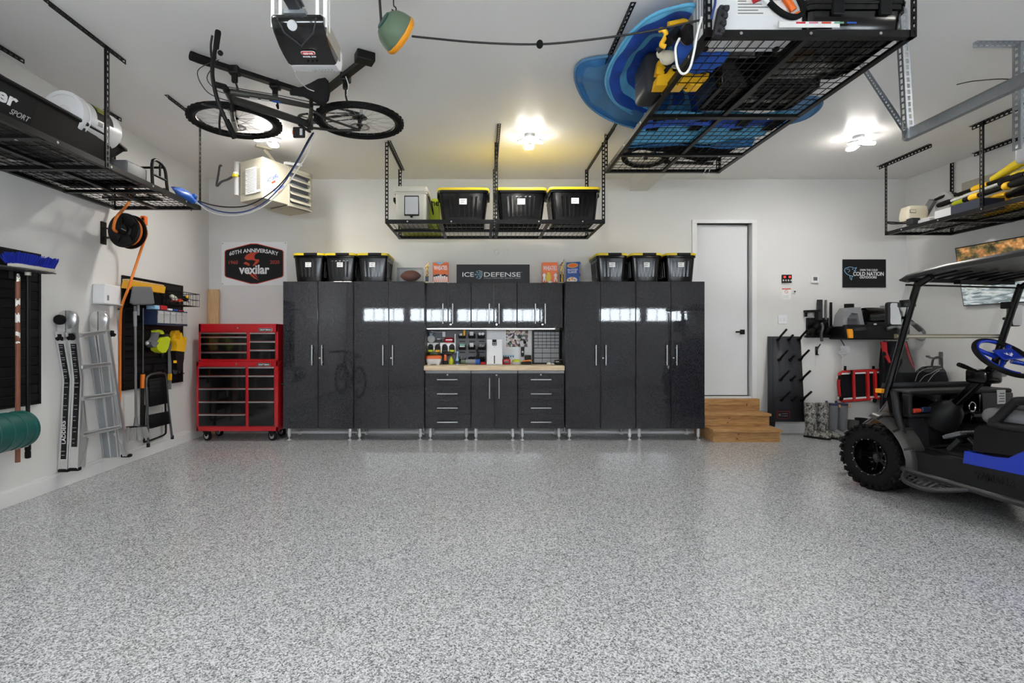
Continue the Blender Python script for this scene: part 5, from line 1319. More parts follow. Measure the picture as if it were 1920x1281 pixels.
    root = thing('circular_saw','yellow and black circular saw under the blue hoop on the big rack','circular saw',P(1280,75,3.24));Y = 3.22;q = lambda x,y,d=0: P(x,y,Y+d)
    b = MB();b.lathe([(0,-.03),(.05,-.03),(.06,-.01),(.06,.03),(0,.03)],q(1290,66,.02),(.5,-.8,.2),'black_plastic',20);b.lathe([(.028,-.034),(.046,-.034),(.046,-.028),(.028,-.028),(.028,-.034)],q(1290,66,.02),(.5,-.8,.2),'tool_yellow',20);b.cyl(q(1252,78),q(1268,62,.05),.036,'black_plastic',14);obj('motor',b,root,world=True)
    b = MB();b.tube(smooth([q(1236,57),q(1243,56),q(1249,64),q(1244,76),q(1240,84),q(1248,88)],4),.015,'tool_yellow',8);obj('handle',b,root,world=True);b = MB();b.tube([q(1253,46,.08),q(1270,42,.08),q(1288,38,.08)],.018,'tool_yellow',8);obj('handle',b,root,world=True)
    root = thing('miter_saw','yellow mitre saw base with a black fence at the left rail of the big rack','mitre saw',P(1280,145,3.55));Y = 3.60;q = lambda x,y,d=0: P(x,y,Y+d)
    b = MB();b.prism([q(1230,160),q(1234,141),q(1250,138),q(1256,128),q(1330,137),q(1328,146),q(1318,149),q(1316,159),q(1296,160),q(1290,153),q(1284,160)],(0,.10,.0),'tool_yellow');obj('base',b,root,world=True)
    b = MB();b.prism([q(1230,138),q(1235,113),q(1250,128),q(1244,140)],(0,.05,0),'tool_yellow');b.tube([q(1247,134,-.02),q(1265,112,-.05)],.013,'rubber',8);b.prism([q(1258,122),q(1312,122),q(1326,140),q(1262,134)],(0,.02,0),'cream');obj('fence',b,root,world=True)
    root = thing('work_glove','cream fleece glove stuffed beside the yellow tools on the big rack','glove',P(1252,108,3.42));b = MB();b.ball(P(1252,108,3.42),(.055,.05,.045),'cream',10);b.ball(P(1240,101,3.42),(.035,.03,.03),'cream',8);b.tube([P(1232,96,3.4),P(1242,88,3.38)],.02,'charcoal',8);obj('glove',b,root,world=True)
    b = MB()
    def cl(u,v): return Vector((1.29+.30*u,3.26+.25*v,zd+.025+.09*(1-u) ** 2+.016*math.sin(u*9+v*6)))
    b.sheet(cl,14,12,'blue_cloth',.006);tag(obj('cloth',b),'blue cloth draped among the tools at the left rail of the big rack','cloth')
    root = thing('hose_loop','white and black looped cable dangling from the near left corner of the big rack','cable',P(1285,110,2.95));b = MB();Y = 2.93
    lp_ = [(1316,32),(1308,62),(1303,88),(1299,108),(1294,126),(1286,137),(1277,137),(1270,124),(1267,104),(1267,88),(1274,72)]
    b.tube(smooth([P(x,y,Y) for x,y in lp_],5),.007,'wire_white',8);b.tube(smooth([P(x+1.5,y-1,Y+.012) for x,y in lp_],5),.006,'cord_black',8);obj('loop',b,root,world=True)
    # outlet block hanging from the post, and a blue cord
    root = thing('power_block','dark grey outlet block hanging at the near left post of the big rack','power strip',P(1349,40,2.95));b = MB();Y = 2.94
    a,c = P(1355,13,Y),P(1344,69,Y);b.beam(a,c,.05,.045,'charcoal',(0,1,0),.010)
    for k in range(4): p = a.lerp(c,.12+.25*k);b.box(p+Vector((.016,-.006,0)),(.032,.05,.03),'charcoal',.006);b.cyl(p+Vector((.0,-.024,0)),p+Vector((0,-.032,0)),.009,'ink',8)
    obj('block',b,root,world=True);b = MB();b.tube(smooth([P(1340,-20,Y),P(1341,5,Y),P(1336,25,Y),P(1334,36,Y)],4),.007,'cord_blue',6);obj('blue_cord',b,root,world=True)
    b = MB();Y = 2.974;z0,z1 = Z_(52,Y) ,Z_(41,Y);x0,x1 = X_(1460,Y),X_(1574,Y);b.bx((x0,Y-.003,z0),(x1,Y-.0005,z1),'paper')
    for k,m in enumerate(('red_paint','pink','orange_sign','mint','blue_cloth')): xx = x0+.10+.075*k;b.bx((xx,Y-.004,z1-.012),(xx+.055,Y-.002,z1-.002),m)
    tag(obj('warning_sticker',b),'white warning sticker with coloured boxes on the near rail of the big rack','sticker')
    # bike trailer at the far end
    root = thing('bike_trailer','folded black bike trailer with one spoked wheel at the far end of the big rack','bike trailer',(1.9,5.15,zd));b = MB();c = Vector((1.66,5.16,zd+.045));ax = Vector((.06,.1,1)).normalized();x = ax.orthogonal().normalized();y = ax.cross(x)
    b.tube([c+(x*math.cos(2*PI*k/36)+y*math.sin(2*PI*k/36))*.215 for k in range(36)],.027,'rubber',10,closed=True);obj('tyre',b,root,world=True)
    b = MB();b.tube([c+(x*math.cos(2*PI*k/36)+y*math.sin(2*PI*k/36))*.185 for k in range(36)],.010,'chrome',6,closed=True);b.cyl(c-ax*.03,c+ax*.03,.022,'dark_steel',12)
    for k in range(20): a = 2*PI*k/20;b.tube([c+ax*(.02*(-1) ** k),c+(x*math.cos(a)+y*math.sin(a))*.183],.0014,'chrome',4)
    obj('spoked_rim',b,root,world=True)
    b = MB();b.prism([(1.70,4.97,zd+.05),(2.48,4.97,zd+.05),(2.46,5.28,zd+.05),(2.30,5.36,zd+.05),(1.95,5.16,zd+.05)],(0,0,.06),'dark_fabric');obj('cover',b,root,world=True)
    b = MB();b.tube([(1.90,5.30,zd+.03),(2.42,5.33,zd+.03)],.016,'black_metal',8);b.tube([(1.70,5.0,zd+.02),(1.95,5.28,zd+.03)],.012,'black_metal',8);b.tube([c,(1.78,5.02,zd+.08)],.012,'dark_steel',8);b.tube(smooth([(2.40,5.40,zd+.02),(2.37,5.44,zd-.05),(2.41,5.45,zd-.07),(2.44,5.42,zd+.02)],4),.005,'wire_white',6);obj('frame',b,root,world=True)
    root = thing('folded_tarp','black folded tarp between the blue fabric and the bike trailer on the big rack','tarp',(1.95,4.92,zd));b = MB();b.sheet(lambda u,v: (1.36+1.05*u,4.84+.10*v,zd+.03+.014*math.sin(u*14)+.01*math.sin(v*7)),26,6,'dark_fabric',.02);obj('tarp',b,root,world=True)
big_rack_load()

# ------------------------------------------------------------------ load on the right rack
def right_rack_load():
    zd = ZR+.014
    root = thing('chop_saw','grey mitre saw with a beige dust bag at the far end of the right rack','mitre saw',(5.4,6.1,zd));b = MB()
    b.bx((5.16,5.86,zd+.03),(5.62,6.24,zd+.075),'light_grey',.01);b.lathe([(0,0),(.16,0),(.16,.05),(0,.055)],(5.36,6.03,zd+.05),(0,0,1),'light_grey',24)
    for x in (5.18,5.6):
        for y in (5.88,6.22): b.bx((x-.03,y-.03,zd),(x+.03,y+.03,zd+.035),'black_plastic',.006)
    obj('base',b,root,world=True)
    b = MB();c = Vector((5.24,6.16,zd+.19));b.loft([[c+Vector((x*s+(z0-c.z)*.1,y*s,z0-c.z+0)) for x,y in rrect(.26,.15,.03,4)] for s,z0 in ((.9,c.z-.09),(1,c.z-.05),(.98,c.z+.03),(.92,c.z+.075),(.8,c.z+.085))],'cream');b.bx((5.13,6.080,zd+.185),(5.20,6.088,zd+.225),'ink_grey');b.bx((5.135,6.078,zd+.190),(5.195,6.086,zd+.220),'cream');obj('dust_bag',b,root,world=True)
    b = MB();c = Vector((5.46,5.98,zd+.27));b.lathe([(.02,-.03),(.13,-.028),(.135,0),(.13,.028),(.02,.03)],c,(1,-.2,0),'frosted',28);b.lathe([(0,-.004),(.12,-.004),(.12,.004),(0,.004)],c,(1,-.2,0),'brushed_steel',28);obj('blade_guard',b,root,world=True)
    b = MB();b.beam((5.36,6.2,zd+.12),(5.38,6.05,zd+.33),.06,.07,'grey_plastic',(0,0,1),.01);b.cyl((5.36,5.98,zd+.15),(5.46,5.92,zd+.13),.04,'red_paint',14);b.cyl((5.46,5.92,zd+.13),(5.5,5.9,zd+.12),.03,'bin_yellow',12);b.tube(smooth([(5.4,6.05,zd+.33),(5.46,5.9,zd+.36),(5.5,5.8,zd+.30)],4),.018,'black_plastic',8);obj('motor_arm',b,root,world=True)
    b = MB();b.tube(smooth([(5.30,6.02,zd+.05),(5.12,6.14,zd+.07),(5.0,6.20,zd+.08),(4.96,6.22,zd+.10),(5.0,6.24,zd+.11),(5.14,6.2,zd+.09)],4),.008,'black_metal',6);b.box((5.14,6.05,zd+.07),(.10,.09,.08),'charcoal',.01);obj('clamp',b,root,world=True)
    def box(name,lab,cat,a,c,m,bev=.01): b = MB();b.bx(a,c,m,bev);return tag(obj(name,b),lab,cat)
    box('flat_case','olive grey flat case standing against the wall on the right rack','case',(5.62,5.1,zd),(5.83,5.95,zd+.50),'beige_dark')
    box('tool_tray','dark navy metal tray at the front rail of the right rack','tray',(5.07,5.16,zd),(5.32,5.49,zd+.11),'tray_navy',.004)
    box('steel_box','light grey steel box between the mitre saw and the navy tray on the right rack','box',(5.10,5.51,zd),(5.36,5.72,zd+.11),'light_grey',.004)
    b = MB();b.tube([(5.42,5.80,zd+.24),(5.36,5.58,zd+.23),(5.30,5.40,zd+.22)],[.05,.045,.03],'lime',10);b.tube([(5.44,5.74,zd+.28),(5.40,5.45,zd+.27)],.016,'lime',8);b.beam((5.41,5.74,zd+.12),(5.40,5.5,zd+.12),.08,.06,'lime');b.cyl((5.36,5.56,zd+.16),(5.35,5.50,zd+.16),.03,'rubber',12)
    tag(obj('hedge_trimmer',b),'lime green cordless garden tool behind the navy tray on the right rack','garden tool')
    def pole(lab,a,c,r,grips,m='rubber'):
        root = thing('pole_tool',lab,'pole tool',a,group='pole tools on the right rack');a,c = Vector(a),Vector(c);b = MB();b.cyl(a,c,r,m,10);obj('shaft',b,root,world=True)
        for f0,f1,rr,mm in grips: b = MB();p,q = a.lerp(c,f0),a.lerp(c,f1);b.tube([p,p.lerp(q,.2),p.lerp(q,.8),q],[rr*.8,rr,rr,rr*.8],mm,10);obj('grip',b,root,world=True)
    pole('pole tool with a thick yellow grip lying highest on the right rack',(5.36,5.75,zd+.30),(5.34,4.0,zd+.36),.018,[(.12,.22,.032,'tool_yellow'),(.36,.52,.034,'bin_yellow'),(.52,.66,.04,'rubber')])
    pole('silver pole tool running under the yellow-gripped one on the right rack',(5.26,5.85,zd+.21),(5.18,4.1,zd+.29),.016,[(.0,.1,.03,'rubber'),(.42,.56,.04,'rubber')],'light_grey')
    pole('black pole tool with yellow collars along the front of the right rack',(5.18,5.45,zd+.165),(5.10,3.98,zd+.20),.026,[(.05,.12,.038,'tool_yellow'),(.3,.34,.04,'tool_yellow'),(.36,.9,.045,'rubber')])
    pole('black pole tool with a yellow motor housing in the middle of the right rack',(5.46,5.50,zd+.15),(5.44,4.0,zd+.22),.03,[(.0,.16,.055,'tool_yellow'),(.2,.5,.05,'rubber'),(.55,.9,.06,'charcoal')])
    root = thing('blower','white and black blower with a yellow tube near the camera end of the right rack','blower',(5.3,4.75,zd+.3));b = MB();b.ball((5.32,4.78,zd+.50),(.10,.13,.10),'white_plastic',14);b.bx((5.24,4.66,zd+.42),(5.40,4.72,zd+.56),'seat_dark',.02);obj('housing',b,root,world=True)
    b = MB();b.tube([(5.33,4.86,zd+.46),(5.36,5.1,zd+.42),(5.40,5.36,zd+.36)],[.05,.045,.035],'bin_yellow',12);obj('tube',b,root,world=True);b = MB();b.beam((5.32,4.78,zd+.41),(5.34,4.80,zd+.3),.10,.12,'rubber');b.beam((5.34,4.80,zd+.0),(5.34,4.80,zd+.32),.16,.22,'black_plastic',(0,1,0),.01);obj('battery',b,root,world=True)
    b = MB();b.bx((5.08,4.2,zd),(5.5,4.66,zd+.09),'black_plastic',.01);tag(obj('tool_case',b),'black flat tool case on the near part of the right rack','case')
    b = MB();b.bx((5.44,4.95,zd),(5.58,5.5,zd+.08),'tool_yellow',.01);tag(obj('yellow_case',b),'yellow tool body lying on the mesh in the middle of the right rack','tool')
right_rack_load()
# ------------------------------------------------------------------ bicycle hung flat under the ceiling
def bicycle():
    root = thing('bicycle','black bicycle hung flat on its side under the ceiling','bicycle',(-1.48,4.06,3.05))
    B = lambda u,v,w=0.0: Vector((-.985-u,4.06-v,3.05+w-.03*v))
    def wheel(u,name,cassette):
        c = B(u,0);x,y,z = Vector((1,0,0)),Vector((0,1,.03)).normalized(),Vector((0,-.03,1)).normalized();N = 48
        ring = lambda r: [c+(x*math.cos(2*PI*k/N)+y*math.sin(2*PI*k/N))*r for k in range(N)]
        h = MB();h.lathe([(.012,-.055),(.012,-.03),(.026,-.03),(.026,-.024),(.016,-.02),(.016,.02),(.026,.024),(.026,.03),(.012,.03),(.012,.055)],c,z,'black_metal',16);w = obj('wheel',h,root,world=True);w.name = name
        b = MB();b.tube(ring(.322),.026,'rubber',12,closed=True)
        for k in range(72):
            a = 2*PI*(k+.5*(k % 2))/72;d = x*math.cos(a)+y*math.sin(a)
            for s in (-1,1): b.beam(c+d*.343+z*s*.010,c+d*.350+z*s*.010,.012,.010,'rubber',z)
        obj('tyre',b,w,world=True)
        b = MB();b.lathe([(.280,-.010),(.303,-.013),(.303,.013),(.280,.010),(.276,0),(.280,-.010)],c,z,'black_metal',N);obj('rim',b,w,world=True)
        b = MB()
        for k in range(28):
            a = 2*PI*k/28;a2 = a+(.5 if (k // 2) % 2 else -.5);s = 1 if k % 2 else -1;b.tube([c+z*.026*s+(x*math.cos(a2)+y*math.sin(a2))*.025,c+(x*math.cos(a)+y*math.sin(a))*.279],.0013,'brushed_steel',4)
        for a in (2.2,5.0): d = x*math.cos(a)+y*math.sin(a);b.beam(c+d*.19-z*.012,c+d*.27-z*.012,.022,.006,'light_grey' if a > 3 else 'charcoal',z)
        obj('spokes',b,w,world=True)
        b = MB();q = c-z*.042;b.lathe([(.062,-.001),(.080,-.001),(.080,.001),(.062,.001),(.062,-.001)],q,z,'brushed_steel',30)
        for k in range(5): a = 2*PI*k/5;b.beam(q,q+(x*math.cos(a)+y*math.sin(a))*.064,.010,.002,'brushed_steel',z)
        obj('brake_disc',b,w,world=True)
        if cassette:
            b = MB()
            for k in range(7): b.lathe([(0,.030+.005*k),(.060-.006*k,.030+.005*k),(.060-.006*k,.0325+.005*k),(0,.0325+.005*k)],c,z,'dark_steel',24)
            obj('cassette',b,w,world=True)
    wheel(.995,'front_wheel',False);wheel(0,'rear_wheel',True)
    bb,st,ht,hb = B(.418,-.06),B(.286,.31),B(.785,.56),B(.835,.37)
    b = MB();b.tube([ht,hb],.024,'frame_grey',12);b.tube([B(.79,.53),B(.55,.435),B(.295,.285)],[.024,.022,.018],'frame_grey',12);b.tube([B(.825,.41),B(.70,.27),bb],[.026,.031,.028],'frame_grey',12);b.tube([bb,st],.018,'frame_grey',12);b.cyl(bb+Vector((0,0,-.037)),bb+Vector((0,0,.037)),.024,'frame_grey',14)
    for s in (-1,1):
        b.tube([B(.40,-.05,.03*s),B(.22,-.035,.055*s),B(0,0,.066*s)],.011,'frame_grey',8);b.tube([B(.292,.28,.02*s),B(.22,.2,.05*s),B(0,0,.066*s)],.009,'frame_grey',8)
    for k in range(3): p = B(.66-.07*k,.483-.026*k,-.024);b.beam(p,B(.66-.07*k-.05,.483-.026*k-.018,-.024),.022,.003,'light_grey' if k < 2 else 'blue_cloth',(0,0,1))
    obj('frame',b,root,world=True)
    b = MB()
    b.tube([B(.84,.36,-.06),B(.845,.36,.06)],.024,'black_metal',10)
    for s in (-1,1): b.tube([B(.845,.36,.058*s),B(.92,.19,.060*s)],.017,'frame_grey',10);b.tube([B(.92,.19,.060*s),B(.995,0,.060*s)],.021,'beige_dark',10)
    obj('fork',b,root,world=True)
    b = MB();b.tube([B(.78,.57),B(.775,.60),B(.825,.64)],.020,'black_metal',10);b.tube(smooth([B(.80,.64,.34),B(.83,.655,.12),B(.828,.645,.0),B(.80,.62,-.14),B(.735,.56,-.32)],6),.0135,'black_metal',10);h = obj('handlebar',b,root,world=True)
    for a,c in ((B(.80,.64,.36),B(.812,.646,.24)),(B(.73,.555,-.335),B(.768,.592,-.22))): g = MB();g.tube([a,a.lerp(c,.1),a.lerp(c,.5),c],[.017,.02,.019,.018],'rubber',12);obj('grip',g,h,world=True)
    for s,q in ((1,B(.82,.65,.19)),(-1,B(.785,.605,-.18))): g = MB();g.tube(smooth([q,q+Vector((-.03,.02,0)),q+Vector((-.035,.02,.08*s)),q+Vector((-.02,.01,.14*s))],4),.007,'black_metal',6);g.box(q+Vector((-.012,.012,0)),(.03,.03,.035),'black_metal',.006);obj('brake_lever',g,h,world=True)
    g = MB();g.ball(B(.775,.66,.20),(.018,.018,.018),'black_plastic',10);obj('bell',g,h,world=True)
    b = MB();b.tube([st,B(.235,.45)],.0145,'black_metal',10);obj('seat_post',b,root,world=True)
    b = MB();R_ = []
    for u,wd,zz,th in ((.36,.018,.525,.03),(.33,.026,.535,.04),(.27,.034,.54,.045),(.21,.062,.54,.05),(.16,.088,.545,.055),(.11,.094,.55,.055),(.085,.07,.552,.045),(.075,.02,.552,.02)):
        R_.append([B(u,zz-.01+th*.5*math.sin(a)*(1 if math.sin(a) > 0 else .6),wd*math.cos(a)) for a in [2*PI*k/16 for k in range(16)]])
    b.loft(R_,'rubber');b.tube([B(.31,.505,.02),B(.2,.49,.025),B(.12,.51,.03)],.004,'chrome',6);b.tube([B(.31,.505,-.02),B(.2,.49,-.025),B(.12,.51,-.03)],.004,'chrome',6);obj('saddle',b,root,world=True)
    b = MB();q = bb+Vector((0,0,.05));b.lathe([(.07,-.002),(.098,-.002),(.098,.002),(.07,.002),(.07,-.002)],q,(0,0,1),'dark_steel',32)
    for k in range(5): a = 2*PI*k/5;b.beam(q,q+Vector((math.cos(a),math.sin(a),0))*.075,.014,.003,'dark_steel')
    b.tube([q+Vector((0,-.096,0)),B(0,.05,.05)],.004,'black_metal',6);b.tube([q+Vector((0,.096,0)),B(0,-.05,.05)],.004,'black_metal',6);obj('chainring',b,root,world=True)
    for s in (-1,1):
        e = bb+Vector((.03*s,.165*s,.07*s));c = MB();c.beam(bb+Vector((0,0,.06*s)),e,.022,.014,'black_metal',(0,0,1),.004);c = obj('crank',c,root,world=True)
        p = MB();m = e+Vector((0,0,.06*s));p.box(m,(.095,.024,.085),'black_plastic',.010);p.box(m+Vector((.02,-.013,0)),(.02,.004,.05),'light_grey');p.box(m+Vector((-.048,0,0)),(.006,.016,.03),'orange_plastic');obj('pedal',p,c,world=True)
    b = MB()
    for k,(pts) in enumerate(([B(.80,.63,.17),B(.95,.62,.10),B(.96,.48,.02),B(.86,.38,0)],[B(.79,.61,-.16),B(.93,.60,-.12),B(.97,.46,-.06),B(.87,.34,-.05)],[B(.81,.64,.15),B(.92,.56,.08),B(.90,.46,.04),B(.82,.45,.02)])): b.tube(smooth(pts,6),.003,'cord_black',6)
    b.tube([B(.79,.54,.03),B(.5,.42,.028),B(.3,.30,.03)],.003,'cord_black',6);obj('cables',b,root,world=True)
    o = dup(root,(-3.0,1.5,.352),label='dark bicycle standing by the left wall, mirrored in the glossy cabinets');o.rotation_euler = (R(-90),0,R(52))
    root['label'] = 'black bicycle hung flat on its side under the ceiling'
    # ceiling mount
    root = thing('bike_lift','black angled ceiling mount with hooks holding up the bicycle','bike mount',(-1.5,4.2,3.46));b = MB()
    pz = lambda px,py,z: P(px,py,(z-CAMZ)*F/(CY-py));z = 3.455
    A0,A1,C0,C1 = pz(372,110,z),pz(596,182,z),pz(596,182,z),pz(688,110,z)
    b.beam(A0,A1,.055,.035,'black_metal',(0,0,1));b.beam(C0,C1,.055,.035,'black_metal',(0,0,1));obj('arms',b,root,world=True)
    b = MB();b.tube([pz(357,104,z),pz(372,110,z),pz(400,119,z)],.034,'rubber',12);obj('foam_sleeve',b,root,world=True)
    b = MB();q = pz(684,112,z);b.box(q+Vector((0,0,.015)),(.14,.10,.07),'black_plastic',.008,rot=.5);obj('end_bracket',b,root,world=True)
    for px,py,ez in ((440,133,.13),(516,160,.15),(648,146,.20)):
        b = MB();q = pz(px,py,z);b.box(q,(.08,.075,.07),'black_plastic',.012);b.box(q-Vector((0,0,.06)),(.045,.03,.07),'black_plastic',.008);e = q-Vector((.0,-.01,ez))
        b.tube(smooth([q-Vector((0,0,.09)),e+Vector((.0,0,.05)),e+Vector((.01,.02,.0)),e+Vector((.0,.05,-.02)),e+Vector((-.02,.07,.02))],4),.008,'black_metal',8)
        obj('hook',b,root,world=True)
    b = MB();q = pz(650,140,z);b.tube(smooth([q+Vector((.0,-.03,-.03)),q+Vector((.02,-.02,-.10)),q+Vector((.0,.0,-.17))],4),.004,'wire_white',6);obj('strap',b,root,world=True)
    b = MB();b.tube(smooth([P(553,134,2.64),P(557,146,3.0),P(575,165,3.40),P(589,171,3.44)],5),.003,'wire_white',5);tag(obj('pull_cord',b),'thin white cord hanging from the opener to the bike saddle','cord')
bicycle()

# ------------------------------------------------------------------ door openers
def openers():
    root = thing('door_opener','dark garage door opener with a red oval badge and frosted lens, under the ceiling','door opener',(-.85,2.45,2.77))
    x0,x1 = -.965,-.727
    def prof(pts,xa,xb,m,b,ins=.0):
        n = len(pts);rings = []
        for x,s in ((xa,.93),(xa+.012,1.0),(xb-.012,1.0),(xb,.93)):
            cy = sum(p[0] for p in pts)/n;cz = sum(p[1] for p in pts)/n;rings.append([(x,cy+(y-cy)*s,cz+(z-cz)*s) for y,z in pts])
        b.loft(rings,m)
    b = MB();prof([(2.33,2.80),(2.305,2.79),(2.305,2.765),(2.335,2.73),(2.40,2.70),(2.46,2.686),(2.525,2.679),(2.55,2.71),(2.55,2.80)],x0,x1,'black_gloss',b)
    # ridge of the V-shaped hood
    V = [(x0+.03,2.304,2.775),(x0+.05,2.335,2.729),(-.855,2.395,2.70),(x1-.05,2.335,2.729),(x1-.03,2.304,2.775)]
    b.tube([Vector(v) for v in V],.005,'charcoal',8);obj('cover',b,root,world=True)
    b = MB();prof([(2.525,2.677),(2.58,2.678),(2.625,2.70),(2.64,2.74),(2.64,2.80),(2.55,2.80)],x0+.005,x1-.005,'white_plastic',b)
    for k in range(7): b.beam((-.86+.016*k,2.56,2.677),(-.855+.016*k,2.60,2.685),.004,.004,'light_grey')
    obj('lens',b,root,world=True)
    b = MB();b.bx((x1-.004,2.36,2.725),(x1+.003,2.58,2.80),'beige_dark',.004);obj('side_panel',b,root,world=True)
    b = MB();b.lathe([(0,0),(.022,-.002),(.022,.006),(0,.006)],(-.87,2.316,2.749),(0,-.75,-.66),'light_grey',20);obj('button',b,root,world=True)
    b = MB();o = Vector((-.838,2.432,2.6915));rt = Vector((1,0,0));up = Vector((0,-.974,.227)).normalized();nn = rt.cross(up)
    nn = -nn if nn.z > 0 else nn
    pts = [o+rt*(x*.062/2)+up*(y*.020/2) for x,y in [(1-.35+.35*math.cos(a) if math.cos(a) > 0 else -1+.35+.35*math.cos(a),math.sin(a)) for a in [2*PI*k/24 for k in range(24)]]]
    big = [o+(p-o)*1.12 for p in pts];b.prism([p+nn*.004 for p in big],nn*.002,'sign_white');b.prism([p+nn*.006 for p in pts],nn*.002,'red_paint')
    b.text('GENIE',o+nn*.0082,rt,up,.046,.011,'sign_white',.001,.02);b.text('MODEL 2028',o+nn*.005-up*.023,rt,up,.062,.008,'sign_white',.001,.01);obj('badge',b,root,world=True)
    b = MB()
    for k in range(3): b.cyl(Vector((-.86+.022*k,2.495,2.684)),Vector((-.86+.022*k,2.495,2.678)),.006,'black_plastic',10)
    obj('controls',b,root,world=True)
    b = MB();b.bx((-.875,.2,2.80),(-.825,2.32,2.835),'charcoal',.003);b.bx((-.885,.2,2.835),(-.815,2.32,2.842),'galvanised');b.beam((-.90,2.30,2.795),(-.80,2.30,2.795),.03,.02,'galvanised');obj('rail',b,root,world=True)
    for x in (x0-.012,x1+.006): b = MB();b.angle((x,2.34,2.755),(x,2.34,ZC-.002),(1 if x < -.9 else -1,0,0),(0,1,0),.05,.003,'wire_white',.028);obj('hanger',b,root,world=True)
    b = MB();b.tube(smooth([(-.775,2.3,2.86),(-.80,2.2,3.0),(-.83,2.1,3.2),(-.83,2.1,ZC-.003)],5),.004,'cord_black',6);obj('power_cord',b,root,world=True)
    # opener of the single bay, at the right edge
    root = thing('door_opener','door opener hung on a steel angle at the right edge, above the power tools','door opener',(4.1,3.55,2.68))
    b = MB();b.bx((3.955,3.30,2.60),(4.25,3.62,2.75),'seat_dark',.02,3);obj('body',b,root,world=True);b = MB();b.bx((3.935,3.62,2.60),(4.25,3.76,2.75),'white_plastic',.03,3);obj('lens',b,root,world=True)
    b = MB();b.angle((3.93,3.70,2.70),(3.93,3.70,ZC-.03),(1,0,0),(0,1,0),.06,.003,'galvanised',.05);obj('hanger',b,root,world=True)
    b = MB();b.angle((3.64,3.76,ZC-.002),(4.6,3.76,ZC-.002),(0,-1,0),(0,0,-1),.034,.003,'galvanised',.04);obj('ceiling_angle',b,root,world=True)
    b = MB();b.tube(smooth([(3.94,3.66,3.48),(3.99,3.66,3.40),(3.94,3.66,3.30),(3.98,3.66,3.20),(3.95,3.66,3.05),(3.99,3.66,2.95),(3.95,3.66,2.86),(3.98,3.66,2.76)],5),.006,'wire_white',6);obj('power_cord',b,root,world=True)
    b = MB();b.tube(smooth([(4.09,4.37,ZC-.004),(4.1,4.2,3.45),(4.12,3.9,3.30),(4.2,3.6,3.0),(4.25,3.5,2.75)],6),.004,'cord_black',5);obj('release_cord',b,root,world=True)
    # door track
    root = thing('door_track','galvanised garage door track with perforated hanger angles, right of the big rack','door track',(2.88,1.9,2.70));b = MB();xt,zt = 2.88,2.70
    b.bx((xt,.1,zt-.035),(xt+.003,3.47,zt+.035),'galvanised');b.bx((xt,.1,zt-.035),(xt+.032,3.47,zt-.031),'galvanised');b.bx((xt,.1,zt+.031),(xt+.032,3.47,zt+.035),'galvanised');b.bx((xt+.028,.1,zt-.035),(xt+.032,3.47,zt-.02),'galvanised');obj('track',b,root,world=True)
    b = MB();b.angle((xt-.01,3.42,zt-.03),(2.77,3.36,ZC-.002),(1,0,0),(0,1,0),.045,.003,'galvanised',.04);obj('hanger',b,root,world=True)
    b = MB();b.angle((xt-.02,3.44,zt+.0),(3.0,4.05,ZC-.002),(1,0,.0),(0,-.6,.4),.042,.003,'galvanised',.04);obj('brace',b,root,world=True)
openers()

